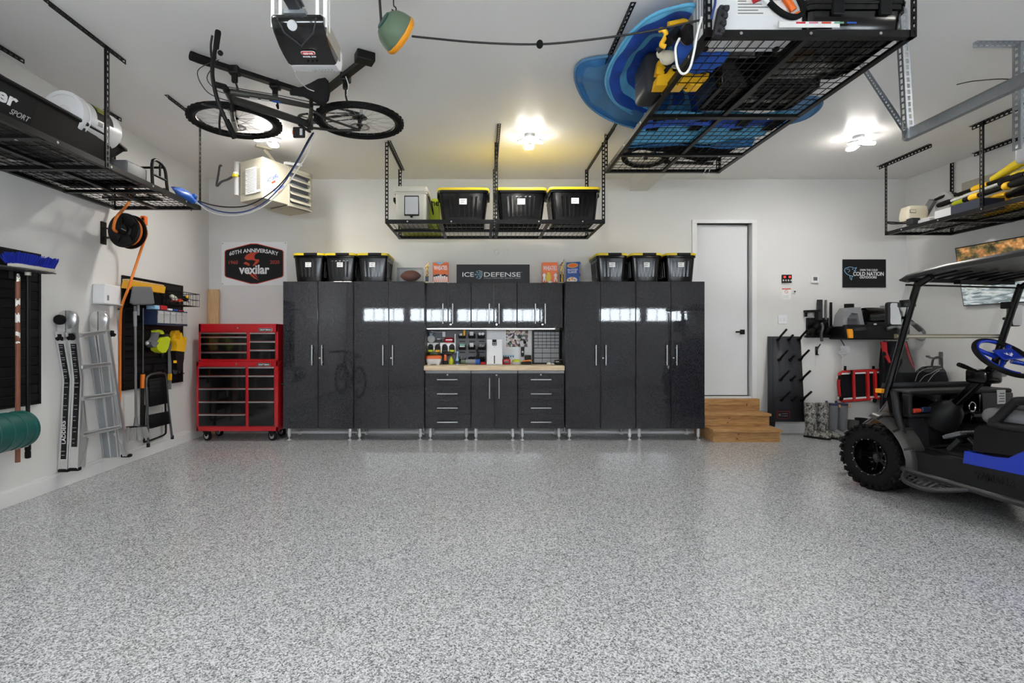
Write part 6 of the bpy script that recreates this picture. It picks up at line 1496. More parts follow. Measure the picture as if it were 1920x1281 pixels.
# ------------------------------------------------------------------ gas heater
def heater():
    c = Vector((-2.478,5.70,0));L = Vector((-.873,.488,0));Rr = Vector((.488,.873,0));z0,z1 = 2.893,3.36
    root = thing('unit_heater','beige gas unit heater with louvres hanging from the ceiling above the red tool chest','heater',c+L*.2+Rr*.35+Vector((0,0,z0)))
    M = Matrix(((Rr.x,L.x,0,c.x),(Rr.y,L.y,0,c.y),(0,0,1,0),(0,0,0,1)))    # local: along louvre side, along sheet side, up
    w = .39
    b = MB();b.bx((0,0,z0),(.35,w,z1),'beige_metal',.006,2,M);b.bx((.35,.03,z0+.01),(.70,w-.03,z1-.02),'beige_dark',.0,2,M);obj('cabinet',b,root,world=True)
    b = MB();f = -.012
    for a,d in (((.35,f,z0-.012),(.70,f+.03,z0+.03)),((.35,f,z1-.05),(.70,f+.03,z1-.01)),((.665,f,z0),(.70,f+.03,z1-.02)),((.35,f,z0),(.37,f+.03,z1-.02)),((.36,f,z0-.012),(.70,w,z0-.004)),((.69,f,z0),(.70,w,z1-.02))): b.bx(a,d,'beige_metal',.002,2,M)
    obj('louvre_frame',b,root,world=True);b = MB();b.bx((.372,.024,z0+.03),(.662,.028,z1-.05),'ink_grey',0,2,M)
    for k in range(4): zz = z0+.085+.095*k;b.tube([M @ Vector((.40,.005,zz-.02)),M @ Vector((.60,.005,zz-.03)),M @ Vector((.645,.005,zz-.055))],.018,'ink_grey',8)
    obj('burner_tubes',b,root,world=True)
    for k in range(5):
        zz = z0+.045+.085*k;b = MB();b.prism([M @ Vector((.37,-.035,zz)),M @ Vector((.37,.012,zz+.045)),M @ Vector((.665,.012,zz+.045)),M @ Vector((.665,-.035,zz))],(0,0,.006),'beige_metal');obj('louvre',b,root,world=True)
    b = MB();b.bx((-.004,.03,z0+.09),(.0,w-.04,z0+.34),'beige_dark',0,2,M)
    for k in range(14): b.bx((-.006,.03,z0+.10+.017*k),(-.002,w-.04,z0+.106+.017*k),'beige_metal',0,2,M)
    obj('vent',b,root,world=True)
    b = MB();b.bx((-.008,.095,z0+.07),(-.0065,.285,z0+.37),'paper',0,2,M)
    for k in range(15): b.bx((-.0088,.11+.01*(k % 2),z0+.09+.018*k),(-.0075,.25+.02*(k % 3),z0+.094+.018*k),'ink_grey',0,2,M)
    b.bx((-.009,.02,z0+.075),(-.006,.11,z0+.10),'paper',0,2,M);obj('data_sheet',b,root,world=True)
    b = MB();nrm = -L
    for s,z in ((.13,z0+.255),(.22,z0+.165)):
        o = M @ Vector((s,-.002,z));d = (Rr*.80+Vector((0,0,.60))).normalized();u = (Vector((0,0,.80))-Rr*.60).normalized();b.text('HOT DAWG',o,d,u,.17,.042,'blue_cloth',.001,.02);b.beam(o-u*.04-d*.04,o-u*.04+d*.02,.018,.002,'orange_sign',nrm)
    obj('stickers',b,root,world=True)
    for a,e in (((.05,.1),(0.0,.2)),((.30,.08),(.0,.25)),((.62,.1),(.62,.3))):
        pass
    b = MB();p = M @ Vector((.02,.02,z1));q = P(486,271,5.72);b.beam(M @ Vector((.25,.08,z1)),Vector((q.x+.02,5.80,ZC-.03)),.05,.008,'beige_metal',(1,0,0));b.beam(Vector((q.x-.05,5.74,ZC-.012)),Vector((q.x+.08,5.86,ZC-.012)),.05,.022,'beige_metal');obj('bracket',b,root,world=True)
    b = MB();b.beam(M @ Vector((.30,.0,z1+.015)),M @ Vector((.52,-.03,z1+.05)),.03,.03,'white_plastic');b.beam(M @ Vector((.52,.2,z1+.05)),M @ Vector((.56,.2,ZC-.003)),.04,.01,'beige_metal',(1,0,0));obj('bracket',b,root,world=True)
    # gas line and clear condensate tube
    Y = 5.95;b = MB();b.cyl(P(445,306,Y),P(445,330,Y),.040,'frosted',18);b.cyl(P(445,333,Y),P(445,367,Y),.036,'frosted',18);b.cyl(P(445,305,Y),P(445,307,Y),.044,'light_grey',18);b.cyl(P(444,324,Y),P(444,328,Y),.042,'sign_white',16);b.cyl(P(441,327,Y-.03),P(441,332,Y-.03),.034,'bin_yellow',14);obj('clear_pipe',b,root,world=True)
    b = MB();b.tube(smooth([P(415,311,6.28),P(412,312,6.24),P(409,330,6.15),P(406,346,6.1),P(408,348,6.08),P(415,341,6.05),P(428,336,5.98),P(438,330,5.93)],4),.013,'dark_steel',8);obj('gas_pipe',b,root,world=True)
heater()

# ------------------------------------------------------------------ ball-shaped retractable cord reel
def ball_reel():
    Y = 3.20;c = P(745,62,Y);root = thing('retractable_reel','green and yellow ball-shaped cord reel hanging from a ceiling hook','cord reel',c)
    ax = Vector((.72,.58,-.40)).normalized();b = MB()
    b.lathe([(.0,-.115),(.04,-.111),(.075,-.095),(.102,-.065),(.117,-.03),(.122,0),(.122,.012),(.0,.012)],c,ax,'cord_green',36);b.lathe([(.05,-.112),(.056,-.108),(.05,-.100)],c,ax,'green_plastic',24);obj('shell',b,root,world=True)
    b = MB();b.lathe([(.122,.010),(.126,.012),(.126,.030),(.116,.045),(.05,.062),(0,.064)],c,ax,'amber',36);obj('band',b,root,world=True)
    b = MB();t = P(738,22,Y);b.tube([c+Vector((-.02,0,.09)),t+Vector((0,0,-.015))],[.045,.022],'cord_green',12);obj('neck',b,root,world=True)
    b = MB();h = P(738,18,Y);b.tube(smooth([h+Vector((-.012,0,.0)),h+Vector((.012,0,-.012)),h+Vector((.014,0,.012)),h+Vector((.0,0,.03)),Vector((h.x,Y,ZC))],5),.004,'cord_black',6);obj('hook',b,root,world=True)
    e = c+ax*.05;e = P(772,68,Y-.02);pts = [e,P(800,71,3.19),P(900,80,3.15),P(1011,83,3.12),P(1110,74,3.08),P(1220,58,3.02),P(1312,38,2.96)]
    b = MB();b.tube(smooth(pts,6),.0065,'cord_black',8);k = P(1012,83,3.12);b.ball(k,(.022,.022,.026),'rubber',12);obj('outlet_cord',b,root,world=True)
    b = MB();b.tube(smooth([P(711,-30,3.05),P(712,0,3.10),P(714,30,3.15),P(717,70,3.19),P(722,84,3.19)],6),.008,'cord_black',8);obj('supply_cord',b,root,world=True)
ball_reel()
# ------------------------------------------------------------------ back wall, right half
def back_wall_right():
    p = lambda x,y,o=0.0: P(x,y,YB-o)
    def plate(name,lab,cat,x0,x1,y0,y1,m,o=.012,bev=.003,extra=None):
        a,c = p(x0,y1),p(x1,y0);root = thing(name,lab,cat,((a.x+c.x)/2,YB,a.z));b = MB();b.bx((a.x,YB-o,a.z),(c.x,YB-.0005,c.z),m,bev);obj('body',b,root,world=True)
        if extra: extra(root,a,c)
        return root
    def red(root,a,c):
        b = MB();w = c.x-a.x;b.bx((a.x+w*.25,YB-.027,c.z-.045),(c.x-w*.25,YB-.0245,c.z-.02),'led_red');obj('indicator',b,root,world=True)
        b = MB()
        for k in (-1,1): b.bx(((a.x+c.x)/2+k*.018-.010,YB-.03,a.z+.018),((a.x+c.x)/2+k*.018+.010,YB-.0245,a.z+.045),'light_grey',.003)
        obj('button',b,root,world=True)
    plate('door_control','black garage door control with a red light, left of the pair beside the door','door control',1465,1473.5,515.5,530.5,'black_plastic',.025,.004,red)
    plate('door_control','black garage door control with a red light, right of the pair beside the door','door control',1474.5,1483,515.5,530.5,'black_plastic',.025,.004,red)
    def notice(root,a,c):
        b = MB();b.bx((a.x,YB-.004,c.z-.014),(c.x,YB-.0025,c.z),'orange_sign');m = ((a.x+c.x)/2,YB-.003,c.z-.045);b.lathe([(.020,-.001),(.024,-.001),(.024,.001),(.020,.001),(.020,-.001)],m,(0,1,0),'orange_sign',24);b.beam((m[0]-.014,m[1],m[2]+.014),(m[0]+.014,m[1],m[2]-.014),.004,.002,'orange_sign',(0,1,0))
        for k in range(3): b.bx((a.x+.015,YB-.004,a.z+.018+.016*k),(c.x-.02-.01*(k % 2),YB-.0025,a.z+.022+.016*k),'light_grey')
        obj('print',b,root,world=True)
    plate('safety_notice','white safety notice with an orange header below the black door controls','notice',1466,1482.5,541,561.5,'paper',.003,0,notice)
    def scr(root,a,c): b = MB();b.bx((a.x+.025,YB-.0275,a.z+.032),(c.x-.02,YB-.0245,c.z-.022),'grey_plastic',.002);obj('screen',b,root,world=True)
    plate('thermostat','white thermostat with a grey screen on the back wall','thermostat',1519.5,1533,517,531,'white_plastic',.025,.005,scr)
    def sw(root,a,c):
        for f in (.3,.7): b = MB();x = a.x+(c.x-a.x)*f;b.bx((x-.012,YB-.014,(a.z+c.z)/2-.024),(x+.012,YB-.009,(a.z+c.z)/2+.024),'trim_white',.002);obj('switch',b,root,world=True)
    plate('switch_plate','white double light switch plate beside the entry door','light switch',1458.5,1475,591,607.5,'white_plastic',.010,.002,sw)
    b = MB();q = p(1488,547);b.bx((q.x-.02,YB-.02,q.z-.025),(q.x+.02,YB-.001,q.z+.02),'white_plastic',.004);b.ball((q.x,YB-.03,q.z),(.012,.012,.012),'dark_steel',8);tag(obj('sensor',b),'tiny white sensor to the right of the safety notice','sensor')
    b = MB();q = p(931,472.5);b.lathe([(.035,0),(.035,-.012),(.028,-.018),(.024,-.018),(.022,-.012),(0,-.012)],(q.x,YB,q.z),(0,1,0),'wall_paint',24);tag(obj('round_plate',b),'small round white cover on the wall above the grey sign','cover plate')
    b = MB();q = p(949,470);b.bx((q.x-.035,YB-.008,q.z-.038),(q.x+.035,YB-.0005,q.z+.038),'wall_paint',.004);b.bx((q.x-.022,YB-.014,q.z-.025),(q.x+.022,YB-.007,q.z+.025),'wall_paint',.003);tag(obj('square_plate',b),'small square white cover on the wall above the grey sign','cover plate')

    # boot rack board with pegs
    Yt,Yb = 6.955,6.80;root = thing('boot_rack','dark grey boot drying board with angled black pegs leaning beside the steps','boot rack',P(1475,790,6.82))
    def fp(x,y): return P(x,y,Yt+(Yb-Yt)*(y-631)/160)
    b = MB();q = [fp(1441,631),fp(1501,631),fp(1509.5,791),fp(1441,791)];b.prism(q,(0,.022,0),'board_grey');b.beam(fp(1452,745),fp(1507,745),.004,.004,'black_plastic',(0,1,0));b.beam(fp(1452,745),fp(1452,786),.004,.004,'black_plastic',(0,1,0));b.beam(fp(1449.5,634),fp(1449.5,788),.004,.004,'black_plastic',(0,1,0));obj('board',b,root,world=True)
    for r in range(4):
        for c in range(3):
            x = (1458,1478.5,1497)[c]+r*(2.2,2.4,2.0)[c];y = 637+38*r;a = fp(x,y);b = MB();L = (.22,.10,.22)[c]
            b.cyl(a+Vector((0,.004,0)),a-Vector((0,.012,0)),.022,'black_plastic',14);e = a+Vector((.01,-L*.85,L*.62));b.tube([a-Vector((0,.01,0)),a+Vector((0,-.03,.004)),a.lerp(e,.35),e],[.016,.016,.0145,.0145],'black_plastic',10);obj('peg',b,root,world=True)
    b = MB();a,c = fp(1457,784.5),fp(1479,771);b.bx((a.x,a.y-.006,a.z),(c.x,a.y-.001,c.z),'red_paint');b.bx((a.x+.004,a.y-.008,a.z+.004),(c.x-.004,a.y-.003,c.z-.004),'ink')
    for k in range(2): b.bx((a.x+.06,a.y-.009,a.z+.03+.03*k),(c.x-.025,a.y-.004,a.z+.036+.03*k),'mid_grey')
    b.cyl((a.x+.03,a.y-.004,(a.z+c.z)/2),(a.x+.03,a.y-.010,(a.z+c.z)/2),.018,'grey_plastic',14);obj('badge',b,root,world=True)
    b = MB();a = fp(1446,788);b.prism([a,a+Vector((.06,0,0)),a+Vector((.05,0,-.09)),a+Vector((.04,0,-.09))],(0,.12,0),'black_plastic');obj('foot',b,root,world=True)
    # tall and short boots
    def boot(name,lab,px,Y,h,shaft,foot,rz,collar=None,grp=None):
        x = X_(px,Y);root = thing(name,lab,'boot',(x,Y,0),R(rz),grp);b = MB()
        ring = lambda z,rx,ry,dy: [(rx*math.cos(a),dy+ry*math.sin(a),z) for a in [2*PI*k/20 for k in range(20)]]
        zs = [(.10,.052,.062,.0),(.14,.054,.062,.0),(h*.5,.062,.070,.004),(h*.8,.068,.074,.004),(h,.070,.076,.004)]
        b.loft([ring(*z) for z in zs]+[ring(h,.064,.070,.004),ring(h-.03,.062,.068,.004)],shaft);obj('shaft',b,root)
        b = MB();R_ = []
        for y,wd,zt in ((.075,.020,.06),(.062,.042,.11),(.02,.050,.135),(-.04,.048,.125),(-.09,.049,.098),(-.15,.054,.078),(-.20,.046,.062),(-.222,.022,.045)):
            R_.append([(wd*math.cos(a)*(1 if math.sin(a) > 0 else 1.04),y,.022+(zt-.022)*max(0,math.sin(a))-.004*max(0,-math.sin(a))) for a in [2*PI*k/18 for k in range(18)]])
        b.loft(R_,foot);obj('foot',b,root)
        b = MB();out = [(.050*math.sin(t)*(1+.12*math.cos(t+.6)),.0) for t in (0,)]
        pts = [(wd*s,y,0) for s in (1,) for y,wd in ((.078,.024),(.06,.046),(0,.052),(-.06,.049),(-.15,.057),(-.205,.048),(-.228,.022))]+[(-wd,y,0) for y,wd in ((-.228,.022),(-.205,.048),(-.15,.057),(-.06,.049),(0,.052),(.06,.046),(.078,.024))]
        b.prism(pts,(0,0,.026),'rubber');obj('sole',b,root)
        if collar:
            b = MB();b.loft([ring(h-.012,.073,.079,.004),ring(h+.012,.072,.078,.004),ring(h+.012,.060,.066,.004)],'navy');b.cyl((.04,-.058,h-.02),(.055,-.078,h-.02),.022,'copper_tan',14);b.tube([(-.03,.07,h-.02),(-.02,.08,h+.035),(.02,.08,h+.035),(.03,.07,h-.02)],.008,'navy',6);obj('collar',b,root)
        return root
    g1 = 'pair of camouflage boots';g2 = 'pair of grey boots'
    boot('rubber_boot','tall camouflage boot nearest the peg board, left one of its pair',1520,6.70,.45,'camo','camo',38,None,g1);boot('rubber_boot','tall camouflage boot standing against the grey pair',1542,6.71,.45,'camo','camo',38,None,g1)
    boot('rubber_boot','tall blue-grey boot with tan patch, beside the camouflage boots',1561,6.72,.435,'grey_plastic','grey_plastic',32,True,g2);boot('rubber_boot','tall blue-grey boot with tan patch, next to the dark hiking shoes',1579,6.72,.435,'grey_plastic','grey_plastic',32,True,g2)
    for o in SC.objects:
        if o.get('group') == g2: o.scale = (.86,.92,1)
    boot('hiking_shoe','dark brown hiking shoe behind the cart wheel, next to the grey boots',1599,6.74,.22,'camo_dark','camo_dark',60);boot('hiking_shoe','dark hiking shoe behind the top of the cart wheel',1616,6.78,.24,'dark_fabric','camo_dark',60)

    # black accessory holder
    o = .10;q = lambda x,y,oo=.05: P(x,y,YB-oo);root = thing('accessory_holder','black wall bracket holding vacuum wands and nozzles','accessory holder',q(1537,632));b = MB()
    b.bx((q(1515,0).x,YB-.03,q(0,631).z),(q(1556,0).x,YB-.001,q(0,596).z),'black_plastic',.006);b.beam(q(1509,631),q(1567,631),.03,.035,'black_plastic',(0,0,1));b.beam(q(1509,584),q(1536,583),.06,.03,'black_plastic',(0,0,1));b.beam(q(1511,584),q(1511,594),.03,.02,'black_plastic',(0,1,0));b.beam(q(1531,584),q(1531,600),.03,.03,'black_plastic',(0,1,0));b.beam(q(1559,624),q(1568,624),.05,.03,'black_plastic',(0,0,1));obj('bracket',b,root,world=True)
    for x,y0,y1,w,m,nm in ((1537,562,600,.065,'charcoal','flat_nozzle'),(1548.5,562.5,606,.022,'grey_plastic','crevice_wand'),(1558,567,628,.026,'black_plastic','crevice_wand')): b = MB();b.beam(q(x,y1),q(x,y0),.03 if w > .05 else .025,w,m,(1,0,0),.004);obj(nm,b,root,world=True)
    b = MB()
    for x,y,r in ((1520,605,.035),(1530,612,.04),(1546,606,.035),(1552,618,.03),(1522,622,.04),(1536,622,.035)): b.lathe([(r*.6,-.05),(r,-.03),(r,.02),(r*.7,.045),(0,.045)],q(x,y,.07),(.2,-.6,.7),'black_plastic',14)
    obj('nozzles',b,root,world=True);b = MB();b.tube(smooth([q(1540,606,.12),q(1543,614,.14),q(1540,626,.13),q(1541,640,.12)],4),.017,'dark_steel',10);obj('hose_end',b,root,world=True)
    b = MB();b.tube(smooth([q(1538,646,.20),q(1534,652,.12),q(1531,658,.03),q(1531,664,.02),q(1535,665,.03)],4),.008,'black_metal',8);b.beam(q(1531,650,.006),q(1531,666,.006),.03,.01,'black_metal',(0,1,0));tag(obj('coat_hook',b),'single black hook on the wall below the vacuum wands','hook')

    # wall vacuum
    Y0 = 6.70;q = lambda x,y,d=0.0: P(x,y,Y0+d);root = thing('wall_vacuum','black and grey wall-mounted garage vacuum with an orange latch','vacuum',q(1630,638));b = MB()
    x0,x1 = q(1579,0).x,q(1701,0).x;b.bx((x0,Y0-.06,q(0,637).z),(x1,YB-.005,q(0,609).z),'black_plastic',.03,3);obj('tray',b,root,world=True)
    b = MB();b.prism([q(1579,612),q(1583,590),q(1592,577),q(1614,576),q(1621,610),q(1613,611),q(1608,588),q(1597,587),q(1589,597),q(1587,612)],(0,.18,0),'mid_grey');b.prism([q(1587,611,.03),q(1590,595,.03),q(1597,589,.03),q(1607,589,.03),q(1611,611,.03)],(0,.10,0),'grey_plastic')
    for k in range(4): b.beam(q(1589+k*.4,598+3*k,.022),q(1606,598+3*k,.022),.006,.006,'charcoal',(0,0,1))
    obj('front_grille',b,root,world=True)
    b = MB();R_ = []
    for x,s in ((1618,.94),(1622,1.0),(1650,1.0),(1664,.96),(1668,.86)):
        ce = q(x,594,.08);R_.append([ce+Vector((0,.13*s*math.cos(a),.125*s*math.sin(a)*(1 if math.sin(a) > 0 else .9))) for a in [2*PI*k/24 for k in range(24)]])
    b.loft(R_,'black_gloss');b.bx((q(1622,0).x,Y0-.045,q(0,612).z),(q(1668,0).x,Y0+.1,q(0,604).z),'black_plastic',.01);b.box(q(1641,608,-.05),(.035,.012,.02),'light_grey',.003);obj('canister',b,root,world=True)
    b = MB();b.prism([q(1590,617,-.085),q(1598,617,-.085),(q(1599.5,622,-.085)),q(1600,634,-.085),q(1592,634,-.085)],(0,.03,0),'amber');b.beam(q(1600,618,-.07),q(1622,617,-.07),.04,.035,'charcoal',(0,0,1),.006);obj('latch',b,root,world=True)
    b = MB();b.cyl(q(1592,581,.18),q(1592,570,.18),.057,'rubber',20);obj('cap',b,root,world=True)
    b = MB()
    for k,dx in enumerate((0,8,16)):
        pts = [q(1664+dx,612,.06),q(1672+dx,600,.04),q(1672+dx,586,.08),q(1662+dx,577,.14),q(1650+dx,577,.18)];b.tube(smooth(pts,6),.024,'grey_plastic',10)
    b.tube(smooth([q(1664,617,-.09),q(1680,612,-.1),q(1695,617,-.10),q(1705,606,-.05),q(1722,612,.0),q(1735,628,.02),q(1728,637,.02),q(1712,630,.02)],6),.020,'grey_plastic',10);obj('hose',b,root,world=True)
    b = MB();b.tube([q(1706,602,.0),q(1715,610,-.02),q(1726,620,-.02)],.026,'rubber',10);obj('hose_grip',b,root,world=True)
    b = MB();b.text('GARAGE VAC',q(1667,620,-.0625),(1,0,0),(0,0,1),.10,.012,'light_grey',.001,.01);b.text('GARAGE VAC',q(1634,585,-.058),(1,0,0),(0,0,1),.10,.010,'mid_grey',.001);
    b = MB();b.tube(smooth([q(1580,612,.1),q(1576,624,.12),q(1575,634,.16),q(1581,644,.22),q(1583,648,.25)],5),.006,'cord_black',6);obj('power_cord',b,root,world=True)
    root = thing('outlet','white outlet with a hanging white plug and drooping cord below the vacuum','outlet',p(1580,656));b = MB();a,c = p(1575,662),p(1592,648);b.bx((a.x,YB-.012,a.z),(c.x,YB-.001,c.z),'white_plastic',.003);obj('plate',b,root,world=True)
    b = MB();b.lathe([(.02,0),(.03,.02),(.06,.035),(.06,.05),(.02,.07),(.015,.11)],p(1580,668,.05),(0,0,1),'white_plastic',20);b.tube(smooth([p(1580,668,.05),p(1579,678,.05),p(1582,690,.03)],4),.006,'wire_white',6);obj('plug',b,root,world=True)

    # red mechanic's creeper
    Y0 = 6.90;q = lambda x,y,d=0.0: P(x,y,Y0+d);root = thing('creeper','red framed mechanic creeper with a black pad hung on two wall hooks','creeper',q(1615,750));b = MB()
    fr = [(1574,701),(1580,697.5),(1600,696.5),(1650,694),(1690,693),(1690,744),(1650,747),(1602,751),(1580,752.5),(1575,750),(1572,720)]
    b.tube([q(x,y) for x,y in fr],.020,'red_paint',10,closed=True)
    for x,ya,yb in ((1600,697,751),(1626,696,749),(1640,695,748)): b.beam(q(x,ya,-.025),q(x+1.5,yb,-.025),.03,.035 if x > 1620 else .025,'red_paint',(0,1,0))
    obj('frame',b,root,world=True);b = MB();b.prism([q(1577,703,.01),q(1688,698,.01),q(1688,739,.01),q(1578,747,.01)],(0,.02,0),'dark_fabric');obj('pad',b,root,world=True)
    b = MB();b.beam(q(1578,701,-.01),q(1688,696.5,-.01),.015,.02,'white_plastic',(0,0,1));b.beam(q(1578,748.5,-.01),q(1688,741,-.01),.015,.02,'white_plastic',(0,0,1));obj('edge_strip',b,root,world=True)
    for x,y in ((1575,708),(1577.5,747),(1640,751)): b = MB();c = q(x,y,-.06);b.lathe([(0,-.014),(.026,-.014),(.03,-.008),(.03,.008),(.026,.014),(0,.014)],c,(.5,-1,0),'rubber',16);b.beam(c+Vector((0,.0,0)),c+Vector((0,.06,0)),.03,.03,'white_plastic');obj('caster',b,root,world=True)
    for x in (1584,1637):
        b = MB();c = P(x,700,YB);b.beam(c+Vector((0,-.006,-.02)),c+Vector((0,-.006,.10)),.03,.012,'black_metal',(0,1,0));b.beam(c+Vector((0,-.01,-.0)),c+Vector((0,-.13,.0)),.024,.012,'black_metal',(0,0,1));b.beam(c+Vector((0,-.13,-.005)),c+Vector((0,-.13,.05)),.024,.012,'black_metal',(0,1,0));tag(obj('wall_hook',b),'black wall hook holding the %s end of the red creeper' % ('wheeled left' if x < 1600 else 'suit-side'),'hook')

    # floatation suit
    Y0 = 6.74;q = lambda x,y,d=0.0: P(x,y,Y0+d);root = thing('flotation_suit','black winter suit with red shoulders hanging under the wall vacuum','suit',q(1678,790))
    prof = [(641,1653,1700,.05),(660,1651,1704,.09),(685,1649,1712,.11),(710,1650,1716,.11),(740,1652,1712,.10),(775,1654,1702,.09),(800,1655,1690,.07)]
    b = MB();R_ = []
    for y,xa,xb,d in prof: c = q((xa+xb)/2,y,.08);hw = (xb-xa)/2*Y0/F;R_.append([c+Vector((hw*math.cos(a),-d*math.sin(a)*(1+.12*math.sin(5*a+y)),.01*math.sin(3*a))) for a in [2*PI*k/24 for k in range(24)]])
    b.loft(R_,'dark_fabric');obj('body',b,root,world=True)
    b = MB();b.prism([q(1652,641,-.045),q(1663,641,-.045),q(1664,660,-.045),q(1671,680,-.055),q(1667,681,-.055),q(1657,664,-.045)],(0,.02,0),'red_cloth');obj('red_panel',b,root,world=True);b = MB();b.tube(smooth([q(1697,642,.0),q(1701,655,-.02),q(1706,672,-.01),q(1714,690,.02)],5),.012,'red_cloth',8);obj('red_piping',b,root,world=True)
    b = MB();b.tube(smooth([q(1658,660,-.07),q(1655,672,-.07),q(1657,690,-.07),q(1653,730,-.06),q(1652,770,-.05)],5),.014,'black_plastic',6);b.box(q(1657,664,-.075),(.05,.025,.045),'black_plastic',.006);obj('strap',b,root,world=True)

    # backpack on a hook, right wall
    root = thing('backpack','black backpack with thin light piping hanging on the right wall','backpack',onright(1745,735,.2));q = lambda x,y,o=.2: onright(x,y,o)
    b = MB();R_ = []
    for y,xa,xb,d in ((686,1742,1758,.04),(688,1730,1765,.10),(696,1720,1771,.14),(710,1715,1775,.15),(730,1713,1777,.15),(760,1714,1776,.13),(775,1718,1772,.10)):
        a_,c_ = q(xa,y,.14),q(xb,y,.14);m = (a_+c_)/2;h = (a_-c_)/2;n = Vector((-1,0,0));R_.append([m+h*math.cos(t)+n*d*.6*math.sin(t) for t in [2*PI*k/22 for k in range(22)]])
    b.loft(R_,'dark_fabric');obj('bag',b,root,world=True)
    b = MB();
    for pts in ([(1716,715),(1722,700),(1735,692),(1748,690)],[(1724,716),(1734,705),(1746,700),(1758,693),(1766,691)],[(1740,716),(1750,703),(1762,694)]): b.tube(smooth([q(x,y,.245) for x,y in pts],5),.003,'light_grey',5)
    obj('piping',b,root,world=True);b = MB();b.tube(smooth([q(1747,688,.15),q(1750,674,.18),q(1758,670,.2),q(1765,674,.18),q(1766,690,.14)],5),.012,'dark_fabric',8);obj('strap',b,root,world=True)
    b = MB();b.beam(onright(1764,684,.012),onright(1764,660,.012),.04,.02,'dark_steel',(1,0,0));b.tube(smooth([onright(1764,670,.02),onright(1755,672,.14),onright(1745,671,.24),onright(1737,668,.30)],5),.012,'dark_steel',8);b.tube(smooth([onright(1745,671,.24),onright(1742,668,.25),onright(1740,668,.26)],3),.008,'dark_steel',8);tag(obj('utility_hook',b),'dark steel utility hook on the right wall carrying the black backpack','hook')
    # television
    root = thing('television','large flat television showing an autumn river, on the right wall above the cart','television',onright(1860,574,.05))
    t_out,b_out = .16,.05;A = onright(1792,465,t_out);Bm = onright(1806,574.5,b_out);along = Vector((.06,-1,0)).normalized();W = 1.24
    u = (A-Bm);u -= along*u.dot(along);H = u.length;u.normalize();n = u.cross(along);n = n if n.x < 0 else -n
    b = MB();c = Bm+along*W/2+u*H/2;Rm = Matrix((along,n,u)).transposed();b.box(c-n*.02,(W,.04,H),'black_plastic',.004,2,None,Rm);obj('case',b,root,world=True)
    me = bpy.data.meshes.new('screen');e = .012;vs = [Bm+along*e+u*e,Bm+along*(W-e)+u*e,Bm+along*(W-e)+u*(H-e),Bm+along*e+u*(H-e)];vs = [v+n*.0015 for v in vs]
    bm = bmesh.new();vv = [bm.verts.new(v) for v in vs];f = bm.faces.new(vv);uvl = bm.loops.layers.uv.new('UVMap')
    for lpp,uvc in zip(f.loops,((0,0),(1,0),(1,1),(0,1))): lpp[uvl].uv = uvc
    if f.normal.dot(n) < 0: pass
    bm.normal_update();bm.to_mesh(me);bm.free();me.materials.append(MATS['tv_picture']);o = bpy.data.objects.new('screen',me);COL.objects.link(o);o.parent = root;me.transform(WM[root].inverted())
    b = MB();m = c-n*.04;w = onright(1860,520,0);b.beam(Vector((m.x,m.y,m.z)),Vector((XR(m.y)-.02,m.y,m.z)),.25,.25,'black_metal',(0,0,1));obj('bracket',b,root,world=True)
back_wall_right()

